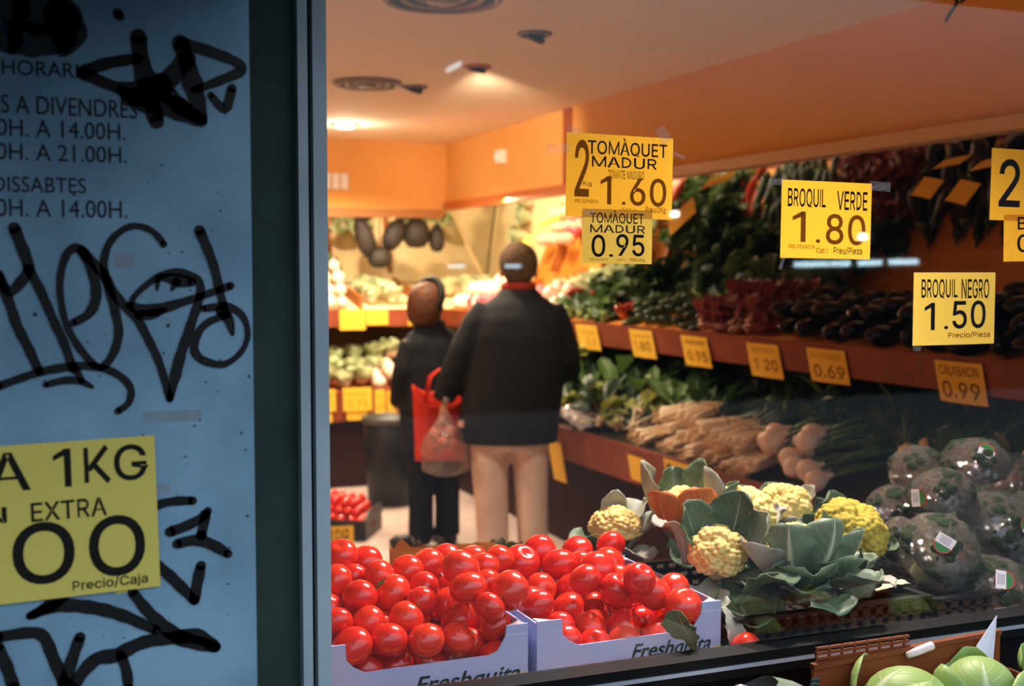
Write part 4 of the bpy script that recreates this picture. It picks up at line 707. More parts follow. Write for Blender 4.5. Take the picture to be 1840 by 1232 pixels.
m.build('old_tape_mark', mat('stale_tape_residue', '#7d8f98', 0.6, 0.3, col2='#8797a0', nscale=40), panel)

# ------------------------------------------------------------------ price sheets
m_paper = mat('yellow_price_paper', '#f0ba34', 0.7, 0.2, trans=0.5)
m_paper_cool = mat('yellow_price_paper_outside', '#d9c862', 0.7, 0.2)
m_inkd = mat('black_marker_ink', '#15120c', 0.6, 0.2)
m_inkb = mat('brown_print_ink', '#8c6018', 0.7, 0.1, trans=0.4)
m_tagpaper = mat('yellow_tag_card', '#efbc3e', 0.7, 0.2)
m_palepaper = mat('pale_yellow_price_paper', '#e3c656', 0.7, 0.2, trans=0.4)  # same price paper, the paling by outdoor light put into its colour
m_inkf = mat('faint_print_ink', '#b58a26', 0.8, 0.1)
m_tape = clear_mat('clear_tape', (0.97, 0.97, 0.97), body=0.05, bodycol=(0.8, 0.75, 0.75), rough=0.15, bump=0.3, bscale=90)
def price_sign(w, h, texts, loc, rot=(0,0,0), label='', group='', paper=None, curl=0.004, tapes=(), lean=0.0, cat='price sign', name='price_sign', back=None):
    """A paper sheet, its top-left corner at loc; local x to the right, z up, print on the -y face."""
    def bend(x, z):
        return -curl*math.sin(PI*min(1, max(0, x/w)))*(0.4 + 0.6*(-z/h)) - lean*(-z)
    mb = MB()
    mb.grid(lambda u, v: (u*w, bend(u*w, -(1-v)*h), -(1-v)*h), 10, 10, 0)
    for s, x0, x1, z0, z1, mi in texts:
        sub = MB(); put_text(sub, s, x0*w, x1*w, -h + z0*h, -h + z1*h, 0, mi)
        sub.v = [(p[0], bend(p[0], p[2]) - 0.0007, p[2]) for p in sub.v]
        mb.merge(sub)
    o = mb.build(name, [paper or (m_tagpaper if name == 'price_tag' else m_paper), m_inkd, m_inkb, m_inkf], None, loc, rot)
    tag(o, label, cat, group)
    for tx, tz, tw, th, ta in tapes:
        t = MB(); ca, sa = math.cos(ta), math.sin(ta)
        pts = [(-tw/2, -th/2), (tw/2, -th/2), (tw/2, th/2), (-tw/2, th/2)]
        t.add([(tx*w + a*ca - b*sa, -0.0016, -h + tz*h + a*sa + b*ca) for a, b in pts] + [(tx*w + a*ca - b*sa, -0.0012, -h + tz*h + a*sa + b*ca) for a, b in pts],
              [(0,1,2,3), (7,6,5,4), (0,4,5,1), (1,5,6,2), (2,6,7,3), (3,7,4,0)], smooth=False)
        t.build('tape', m_tape, o)
    return o

GLY = 1.9555   # sheets taped to the inside of the pane
D, B_, F_ = 1, 2, 3
price_sign(0.212, 0.146, [('2', .075, .205, .24, .92, B_), ('TOMÀQUET', .19, .94, .75, .965, D), ('MADUR', .23, .84, .60, .74, D), ('TOMATE MADURO', .38, .72, .47, .58, F_),
    ('1', .31, .41, .16, .50, B_), ('.', .51, .545, .16, .20, B_), ('60', .585, .94, .155, .50, B_), ('Kg', .15, .23, .36, .43, F_), ('PRD.ESPANYA', .08, .29, .165, .21, B_),
    ('CAT. 1', .51, .64, .085, .12, F_), ('Preu/2Kg', .74, .935, .06, .155, B_)],
    (0.901, GLY, 1.838), (0, R(0.9), 0), 'yellow window sheet reading TOMÀQUET MADUR 1.60 with a tall 2', 'price sheets taped to the shop window',
    tapes=[(0.06, 1.03, .024, .012, 0.0), (-0.08, .80, .045, .016, .05), (0.90, 1.04, .022, .03, .6), (1.05, .80, .03, .006, -.3)])
price_sign(0.140, 0.096, [('TOMÀQUET', .11, .87, .735, .985, D), ('MADUR', .11, .89, .56, .72, D), ('0', .13, .32, .12, .53, D), ('.', .37, .43, .125, .175, D), ('95', .47, .885, .14, .55, D),
    ('PRD.ALICANTE', .11, .36, .05, .10, F_), ('CAT.1', .48, .60, .05, .10, F_), ('PREU/Kg', .67, .89, .03, .11, B_)],
    (0.930, GLY - 0.0025, 1.706), (0, R(0.6), 0), 'smaller yellow window sheet reading TOMÀQUET MADUR 0.95, hung under the 1.60 sheet', 'price sheets taped to the shop window', paper=m_palepaper, tapes=[(.1, .93, .02, .01, 0)])
price_sign(0.208, 0.147, [('BROQUIL', .065, .475, .65, .90, D), ('VERDE', .60, .95, .63, .885, D), ('1', .12, .26, .21, .60, B_), ('.', .37, .42, .20, .25, B_), ('8', .48, .68, .185, .585, B_), ('0', .73, .935, .18, .58, B_),
    ('PRD.FRANCIA', .08, .36, .12, .175, B_), ('Cat.1', .38, .50, .07, .14, B_), ('Preu/Pieza', .57, .90, .05, .155, D)],
    (1.347, GLY, 1.768), (0, R(0.7), 0), 'yellow window sheet reading BROQUIL VERDE 1.80', 'price sheets taped to the shop window',
    tapes=[(1.09, .97, .05, .018, -.03), (-.06, .97, .03, .012, .05), (0.02, -.05, .008, .03, -.3)])
price_sign(0.209, 0.146, [('BROQUIL', .09, .52, .64, .91, D), ('NEGRO', .57, .92, .63, .91, D), ('1', .13, .25, .21, .585, D), ('.', .36, .41, .215, .265, D), ('50', .46, .88, .22, .61, D), ('Precio/Pieza', .41, .94, .085, .175, B_)],
    (1.661, GLY, 1.593), (0, 0, 0), 'yellow window sheet reading BROQUIL NEGRO 1.50', 'price sheets taped to the shop window', paper=m_palepaper, tapes=[(.05, -.03, .02, .012, 0)])
price_sign(0.209, 0.146, [('2', .10, .36, .19, .86, D), ('B', .46, .70, .55, .86, D), ('.', .48, .51, .3, .34, D)],
    (1.853, GLY, 1.846), (0, R(1.0), 0), 'yellow window sheet with a large 2, cut off by the photo’s right edge', 'price sheets taped to the shop window')
price_sign(0.14, 0.096, [('B', .25, .42, .68, .95, D), ('0', .24, .48, .19, .58, D)],
    (1.886, GLY - 0.0025, 1.711), (0, R(-1.0), 0), 'small yellow window sheet under the large 2, mostly out of frame', 'price sheets taped to the shop window')

# sheet on the outside of the door panel
o = price_sign(0.297, 0.2085, [('A', .285, .465, .71, .955, D), ('1', .56, .635, .71, .955, D), ('KG', .69, .97, .71, .965, D), ('N', .26, .36, .515, .615, D), ('EXTRA', .46, .78, .50, .625, D), ('O', .375, .635, .10, .50, D), ('O', .695, .94, .10, .50, D), ('Precio/Caja', .62, .945, .02, .10, D)],
    (-0.122, PY - 0.0035, 1.368), (0, R(-1.2), 0), 'yellow price sheet reading A 1KG EXTRA, taped low on the graffitied door', 'price sheets on the door', paper=m_paper_cool, curl=0.0015)
price_sign(0.03, 0.04, [], (0.118, PY - 0.001, 1.20), (0, R(-4), 0), 'torn yellow paper scrap peeking out under the sheet on the door', 'price sheets on the door', paper=m_paper_cool, curl=0.0, name='paper_scrap', cat='paper')

# ------------------------------------------------------------------ produce shelves
def slab(mb, a, b, th, y0, y1, axis='Y', mi=0):
    """sloping board: a, b = (across, z) of the upper face, swept along the other axis from y0 to y1."""
    poly = [(a[0], a[1]), (b[0], b[1]), (b[0], b[1]-th), (a[0], a[1]-th)]
    if axis == 'Y': mb.prism([(x, y0, z) for x, z in poly], (0, y1-y0, 0), mi)
    else: mb.prism([(y0, y, z) for y, z in poly], (y1-y0, 0, 0), mi)
t = thing('produce_shelf', 'long two-tier produce shelf with red-brown fronts along the right wall', 'shelf', (3.3, 5.6, 0))
def sh(name, mb, mts):
    o = mb.build(name, mts); o.location = (0, 0, 0); o.parent = t; o.matrix_parent_inverse = Matrix.Translation((-3.3, -5.6, 0)); return o
m = MB(); slab(m, (3.056, 1.285), (3.79, 1.475), 0.03, 2.30, 8.90); sh('upper_board', m, m_orangeboard)
m = MB(); m.prism([(3.03, 2.30, 1.298), (3.056, 2.30, 1.298), (3.09, 2.30, 1.168), (3.064, 2.30, 1.168)], (0, 6.6, 0)); sh('upper_front', m, m_brownred)
m = MB(); slab(m, (2.801, 0.715), (3.84, 1.03), 0.03, 2.30, 8.60); sh('lower_board', m, m_darkboard)
m = MB(); m.prism([(2.775, 2.30, .735), (2.801, 2.30, .735), (2.835, 2.30, .548), (2.809, 2.30, .548)], (0, 6.3, 0)); sh('lower_front', m, m_brownred)
m = MB(); m.box(3.84, 3.87, 2.30, 9.90, 0.0, 1.46); sh('back_board', m, m_darkboard)
m = MB(); m.box(2.98, 3.01, 2.30, 8.9, 0.0, 0.60); m.box(3.0, 3.8, 2.30, 2.33, 0, 1.25); sh('plinth', m, m_plinth)
m_divider = mat('brown_wood_divider', '#a4622c', .6, .3, col2='#96561f', nscale=5)
for yy in (8.45, 7.62, 6.75):
    m = MB(); m.prism([(3.07, yy, 1.292), (3.70, yy, 1.456), (3.70, yy, 1.53), (3.07, yy, 1.39)], (0, .022, 0)); sh('divider', m, m_divider)
t = thing('produce_shelf', 'two-tier produce shelf with red-brown fronts along the back wall, behind the bin', 'shelf', (1.2, 9.3, 0))
def sh(name, mb, mts):
    o = mb.build(name, mts); o.parent = t; o.matrix_parent_inverse = Matrix.Translation((-1.2, -9.3, 0)); return o
m = MB(); slab(m, (8.932, 1.285), (9.86, 1.475), 0.03, -1.1, 3.78, 'X'); sh('upper_board', m, m_cream)
m = MB(); m.box(-1.1, 3.04, 8.905, 8.931, 1.168, 1.298); sh('upper_front', m, m_brownred)
m = MB(); slab(m, (8.632, 0.70), (9.75, 0.98), 0.03, -1.1, 2.76, 'X'); sh('lower_board', m, m_brownred)
m = MB(); m.box(-1.1, 2.765, 8.605, 8.631, 0.50, 0.715); sh('lower_front', m, m_brownred)
m = MB(); m.box(-1.1, 3.02, 9.30, 9.33, 0.78, 1.26); sh('back_board', m, mat('olive_back_board', '#6e5a2c', .7, .2, col2='#64502a', nscale=3))
m = MB(); m.box(-1.1, 2.765, 8.72, 8.75, 0.0, 0.56); sh('plinth', m, m_plinth)

for xx in (2.92, 2.42, 1.86):
    m = MB(); m.prism([(xx, 8.95, 1.292), (xx, 9.78, 1.462), (xx, 9.78, 1.53), (xx, 8.95, 1.39)], (.022, 0, 0)); sh('divider', m, m_divider)
# price tags clipped to the shelf fronts (local x runs towards the window on the right shelf)
RS = 'price tags on the right shelf front'
for (ya, za, yb, zb, texts, lab) in [(6.445, 1.2827, 6.1666, 1.1367, [('IIIIIII', 0.2, 0.85, 0.6, 0.8, 3), ('0.9', 0.4, 0.85, 0.15, 0.5, 3)], 'yellow tag on the upper right shelf front, farthest of the row, under the leafy greens'), (5.7786, 1.2836, 5.5278, 1.1331, [('IIIIIII', 0.2, 0.85, 0.7, 0.85, 3), ('1.80', 0.15, 0.85, 0.25, 0.6, 2)], 'dull yellow tag on the upper right shelf front, second from the man'), (5.2344, 1.2781, 4.9902, 1.1269, [('IIIIIIII', 0.15, 0.85, 0.72, 0.86, 2), ('0.95', 0.15, 0.9, 0.18, 0.52, 2)], 'yellow tag reading 0.95 on the upper right shelf front'), (4.6542, 1.2746, 4.4096, 1.1215, [('IIIIIIII', 0.15, 0.85, 0.72, 0.88, 3), ('1', 0.17, 0.27, 0.22, 0.55, 2), ('20', 0.48, 0.9, 0.22, 0.55, 2)], 'yellow tag reading 1.20 on the upper right shelf front'), (4.2074, 1.2783, 3.9555, 1.1364, [('IIIIIIIII', 0.1, 0.85, 0.7, 0.88, 3), ('0.69', 0.12, 0.92, 0.15, 0.52, 2)], 'yellow tag reading 0.69 on the upper right shelf front'), (3.4496, 1.2793, 3.2175, 1.1282, [('CALABACIN', 0.08, 0.9, 0.66, 0.9, 2), ('0.99', 0.1, 0.88, 0.12, 0.52, 2)], 'yellow tag reading CALABACIN 0.99 on the upper right shelf front')]:
    price_sign(ya - yb, za - zb, texts, (3.0265, ya, za), (R(13), 0, R(-90)), lab, RS, curl=0.003, name='price_tag', cat='price tag')
LS = 'price tags on the lower right shelf front'
for (ya, za, yb, zb, texts, lab) in [(6.2577, 0.6419, 6.0842, 0.4151, [], 'narrow yellow tag on the lower shelf front beside the man’s leg'), (5.296, 0.6964, 5.1251, 0.5711, [], 'yellow tag on the lower shelf front half hidden by a dark leaf'), (4.942, 0.7296, 4.5782, 0.514, [('2', 0.05, 0.22, 0.3, 0.9, 1), ('ACELGAS', 0.3, 0.92, 0.56, 0.84, 2), ('1.00', 0.35, 0.9, 0.1, 0.42, 2)], 'yellow tag reading 2 ACELGAS on the lower right shelf front')]:
    price_sign(ya - yb, za - zb, texts, (2.7715, ya, za), (R(10), 0, R(-90)), lab, LS, curl=0.003, name='price_tag', cat='price tag')
BS = 'price tags on the back shelf'
for (xa, za, xb, zb, yy, lab) in [(2.2484, 1.2989, 2.443, 1.1463, 8.9, 'wide yellow tag on the upper front of the back shelf'), (2.4526, 1.288, 2.6206, 1.1808, 8.9, 'paler yellow tag right of the wide one on the back shelf’s upper front'), (2.779, 1.2922, 2.8358, 1.1729, 8.9, 'yellow tag on the back shelf’s upper front, just left of the woman’s head'), (2.0333, 0.7368, 2.1376, 0.58, 8.6, 'yellow tag under the lettuces beside the window frame'), (2.0305, 0.5894, 2.1109, 0.5014, 8.594, 'small yellow tag hung below the one beside the window frame'), (2.1923, 0.743, 2.4063, 0.5723, 8.6, 'broad yellow tag under the middle lettuces of the back shelf'), (2.2182, 0.5893, 2.3708, 0.5094, 8.594, 'small yellow tag hung below the broad one under the lettuces'), (2.4283, 0.7221, 2.507, 0.5515, 8.6, 'first of three narrow yellow tags above the black bin'), (2.5207, 0.7105, 2.6001, 0.531, 8.6, 'second of three narrow yellow tags above the black bin'), (2.6181, 0.6986, 2.7282, 0.5004, 8.6, 'yellow tag above the black bin, nearest the woman')]:
    price_sign(xb - xa, za - zb, [('IIIIIII', .12, .8, .62, .82, 3), ('0.95', .15, .85, .15, .5, 3)], (xa, yy, za), (R(-4), 0, 0), lab, BS, curl=0.006, name='price_tag', cat='price tag')
# flat cards on the mirror, standing in for reflections of shelf tags
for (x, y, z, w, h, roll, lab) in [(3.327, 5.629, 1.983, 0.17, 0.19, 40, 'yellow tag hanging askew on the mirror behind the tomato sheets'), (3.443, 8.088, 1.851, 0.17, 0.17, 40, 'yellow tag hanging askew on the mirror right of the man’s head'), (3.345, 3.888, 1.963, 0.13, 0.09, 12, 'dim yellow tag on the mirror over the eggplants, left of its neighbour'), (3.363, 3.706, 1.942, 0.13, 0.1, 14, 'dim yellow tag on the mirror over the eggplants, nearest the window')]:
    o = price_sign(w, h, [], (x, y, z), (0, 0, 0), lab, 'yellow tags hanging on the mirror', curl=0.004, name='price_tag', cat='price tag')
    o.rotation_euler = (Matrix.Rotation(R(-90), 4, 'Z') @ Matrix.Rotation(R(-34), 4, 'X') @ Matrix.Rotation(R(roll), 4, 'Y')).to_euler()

# ------------------------------------------------------------------ ceiling fittings
m_dull = mat('dull_grey_metal', '#8c7a60', 0.5, 0.5, metal=0.3)
m_darkmetal = mat('dark_fitting', '#2a2218', 0.5, 0.4)
m_lamp = mat('lit_lamp_face', '#ffffff', 0.5, 0.2, emit='#fff0d8', estr=30.0)
m_white = mat('white_plastic', '#fbf8f0', 0.5, 0.4)
def ring_diffuser(x, y, r, label):
    t = thing('air_diffuser', label, 'ceiling vent', (x, y, CEIL))
    m = MB()
    for k in range(3):
        rr = r*(1 - 0.3*k)
        m.lathe([(rr - .018, -.001), (rr - .02, -.02 + .004*k), (rr, -.026 + .004*k), (rr + .012, -.012), (rr + .012, -.001), (rr - .018, -.001)], 32, 0, close=False)
    m.build('outer_ring', m_dull, t)
    m = MB(); m.lathe([(0.001, -.003), (r*.98, -.003)], 32, 0, close=False); m.build('dark_throat', m_darkmetal, t)
    m = MB(); m.lathe([(0.001, -.03), (r*.28, -.028), (r*.3, -.015), (r*.3, -.004)], 24, 0, close=False); m.build('centre_cap', m_dull, t)
ring_diffuser(1.77, 6.37, 0.17, 'round ceiling air diffuser beyond the middle of the shop')
ring_diffuser(1.47, 4.27, 0.21, 'round ceiling air diffuser cut off by the top of the photo')
def downlight(x, y, label, lit=False, tilt=0, r=0.055, m_ring=None):
    t = thing('ceiling_spotlight', label, 'spotlight', (x, y, CEIL))
    m = MB(); m.lathe([(r, -.001), (r*1.35, -.001), (r*1.38, -.008), (r*1.05, -.014), (r, -.006)], 28, 0, close=False)
    m.build('trim_ring', m_ring or m_dull, t)
    m = MB(); m.lathe([(0.001, -.002), (r*.6, -.002), (r, -.002), (r*1.0, -.012)], 24, 0, close=False)
    m.build('housing', m_darkmetal, t)
    m = MB(); m.lathe([(.001, 0), (r*.72, 0), (r*.78, .006), (r*.8, .02), (.001, .02)], 24, 0, close=False)
    o = m.build('lamp', m_lamp if lit else m_darkmetal, t, (0, 0, -.03 if not lit else -.026), (R(tilt), R(tilt*.6), 0))
    return t
downlight(2.13, 8.24, 'lit ceiling spotlight glowing white near the back wall', True, 0, 0.075)
downlight(2.05, 6.43, 'dark unlit-looking ceiling spotlight right beside the far round diffuser', False, 18)
downlight(2.06, 4.80, 'dark ceiling spotlight nearest the window, its head swivelled', False, 25)
downlight(2.13, 5.67, 'orange-toned ceiling spotlight between the two dark ones', False, 15, 0.05, mat('copper_ring', '#c47a2c', 0.5, 0.5, metal=0.2))
# vent on the back bulkhead, sensor on the right bulkhead
t = thing('wall_vent', 'white three-slot vent on the orange bulkhead at the back', 'vent', (2.29, 9.25, 2.27))
m = MB(); m.box(-.15, .13, -.012, 0, -.065, .065); m.build('backing', mat('vent_gap', '#c9a878', 0.6, 0.3), t)
m = MB()
for k in range(4): m.box(-.145 + k*.07, -.145 + k*.07 + .053, -.022, -.012, -.06, .06)
m.build('slats', m_white, t)
t = thing('motion_sensor', 'small white sensor box on the orange bulkhead above the right shelf', 'sensor', (3.212, 8.02, 2.39))
m = MB(); m.box(-.05, 0, -.045, .045, -.05, .04); m.build('housing', m_white, t)
m = MB(); m.ball((-.052, 0, -.01), .024); m.build('lens', m_white, t)
# hanging lamp bracket with loose cables near the window
t = thing('ceiling_lamp_bracket', 'dangling lamp bracket with loose dark cables at the top right of the shop', 'lamp bracket', (2.72, 3.05, CEIL))
m = MB(); m.box(-.035, .03, -.03, .03, -.13, 0); m.build('plate', m_dull, t)
m = MB(); m.tube([(-.02, 0, -.02), (-.01, 0, -.12), (.0, -.02, -.17), (-.03, -.02, -.21), (-.05, -.03, -.23)], .006, 8)
m.tube([(.07, -.05, 0), (.075, -.05, -.08), (.06, -.04, -.13), (.01, -.02, -.17)], .005, 8); m.ball((.075, -.05, -.115), .014)
m.build('cable', m_darkmetal, t)

# ------------------------------------------------------------------ bin on the aisle floor
t = thing('waste_bin', 'tall black plastic bin standing in front of the back shelf', 'bin', (2.36, 7.98, 0))
m = MB(); m.lathe([(.145, 0), (.152, .01), (.178, .58), (.173, .585), (.146, .02), (.001, .02)], 32, 0, close=False); m.build('body', m_black, t)
m = MB(); m.lathe([(.177, .555), (.191, .56), (.193, .60), (.183, .605), (.175, .60), (.173, .57)], 32, 0, close=False); m.build('rim', mat('grey_bin_liner', '#4c4a42', 0.4, 0.5), t)

# ------------------------------------------------------------------ window display: table, cardboard boxes, crates
t = thing('display_table', 'wooden display table inside the window, under the tomato boxes and crates', 'table', (1.45, 2.35, 0))
m = MB(); m.box(-.98, 1.02, -.326, .40, .815, .8435); m.build('tabletop', m_black, t)
for sx in (-.95, .97):
    for sy in (-.30, .35):
        m = MB(); m.box(sx-.03, sx+.03, sy-.03, sy+.03, 0, .815); m.build('leg', m_plinth, t)
m_card = mat('printed_lilac_cardboard', '#9dadda', 0.6, 0.3, col2='#aab2da', nscale=9.0)
m_cardin = mat('pale_cardboard_inside', '#e6d5d2', 0.8, 0.2)
m_cardtxt = mat('dark_green_print', '#16342c', 0.6, 0.3)
m_cardyel = mat('mustard_print_band', '#d9b23a', 0.6, 0.3)
def tomato_box(x0, x1, label, tx0, tx1, tz0, tz1):
    t = thing('tomato_box', label, 'cardboard box', ((x0+x1)/2, 2.235, 0.8445), group='lilac tomato boxes')
    w = (x1-x0)/2; yf, yb = -.205, .205; th = .004
    zc, zm = .109, .058
    prof = [(-w, .0), (w, 0), (w, zc), (w-.042, zc), (w-.044, zc-.02), (w-.060, zm+.006), (w-.075, zm), (-w+.085, zm-.002), (-w+.066, zm+.008), (-w+.052, zc-.028), (-w+.05, zc), (-w, zc)]
    m = MB(); m.prism([(x, yf, z) for x, z in prof], (0, th, 0), 0)
    put_text(m, 'Freshquita', tx0, tx1, tz0, tz1, yf - .0007, 1, shear=.35)
    m.add([(-w, yf-.0006, .0), (w, yf-.0006, .0), (w, yf-.0006, .021), (w-.09, yf-.0006, .015), (0, yf-.0006, .004), (-w+.08, yf-.0006, .006), (-w, yf-.0006, .017)], [(0,1,2,3,4,5,6)], 2, smooth=False)
    m.add([(w-.046, yf-.0008, .0905), (w-.002, yf-.0008, .0905), (w-.002, yf-.0008, .0918), (w-.046, yf-.0008, .0918)], [(0,1,2,3)], 3, smooth=False)
    m.build('printed_front', [m_card, m_cardtxt, m_cardyel, m_cardin], t)
    m = MB(); m.prism([(x, yb-th, z) for x, z in prof], (0, th, 0), 0); m.build('back_panel', [m_card], t)
    for s in (-1, 1):
        m = MB(); xs = s*w - (th if s > 0 else 0)
        m.box(xs, xs+th, yf+th, yb-th, 0, zc-.004); m.build('side_panel', [m_card], t)
        a = s*(w-.002); b = s*(w-.04)
        for yy in (yf, yb):
            m = MB()
            q = th+.001 if yy < 0 else -th-.001; q2 = .034 if yy < 0 else -.034
            m.prism([(a-s*.004, yy+q, zc-.005), (b, yy+q, zc-.005), (a-s*.004, yy+q2, zc-.005)], (0, 0, .003), 0)
            m.build('corner_gusset', [m_cardin], t)
    m = MB(); m.box(-w+th, w-th, yf+th, yb-th, 0, .004); m.build('base', [m_cardin], t)
    return t
tomato_box(.468, .860, 'left lilac cardboard tomato box, beside the window frame', -.025, .175, -.004, .036)
tomato_box(.878, 1.270, 'right lilac cardboard tomato box, beside the cauliflowers', -.005, .168, .006, .044)

m_tom = mat('red_tomato_skin', '#e02c1c', 0.22, 0.5, col2='#d3241a', nscale=14.0, coat=0.35, sub=0.12)
m_tom2 = mat('orange_red_tomato_skin', '#e23c1e', 0.22, 0.5, col2='#d92c1c', nscale=12.0, coat=0.35, sub=0.12)
m_scar = mat('tomato_stem_scar', '#7a5a2a', 0.8, 0.2)
m_calyx = mat('green_calyx', '#4c6a2a', 0.7, 0.3)
def tomato_mesh(seed, flat, ribs):
    rr = random.Random(seed)
    m = MB(); seg, rings = 28, 18
    def fn(u, v):
        a = 2*PI*u; th = PI*v
        r = 1.0 + ribs*math.cos(5*a + seed)*math.sin(th)**2*(.4 + .6*v)
        dip = .20*math.exp(-((PI-th)/.30)**2) + .06*math.exp(-(th/.3)**2)
        return (r*math.sin(th)*math.cos(a), r*math.sin(th)*math.sin(a), flat*(-math.cos(th))*(1) + (-dip if v > .5 else dip)*flat)
    m.grid(fn, seg, rings, 0)
    m.lathe([(.001, flat*.805), (.10, flat*.815), (.13, flat*.83), (.10, flat*.80)], 10, 1, close=False)
    me = m.mesh('tomato'); me.materials.append(m_tom if seed % 3 else m_tom2); me.materials.append(m_scar)
    return me
TMESH = [tomato_mesh(k, f, r) for k, (f, r) in enumerate([(.90, .012), (.86, .02), (.93, .008), (.88, .028)])]
def calyx_mesh():
    m = MB()
    for k in range(5):
        a = 2*PI*k/5 + .3
        ca, sa = math.cos(a), math.sin(a)
        def fn(u, v, ca=ca, sa=sa):
            w = .11*math.sin(PI*min(1, v*.9+.1))*(u-.5)*2
            r = .02 + .46*v; z = .80 + .10*v - .16*v*v + .12*max(0, v-.7)
            return (r*ca - w*sa, r*sa + w*ca, z + .02)
        m.grid(fn, 2, 5, 0)
    m.tube([(0,0,.78), (.02,.01,.92), (.06,.02,1.0)], [.035,.03,.035], 6, 0)
    me = m.mesh('calyx'); me.materials.append(m_calyx); return me
CALYX = calyx_mesh()
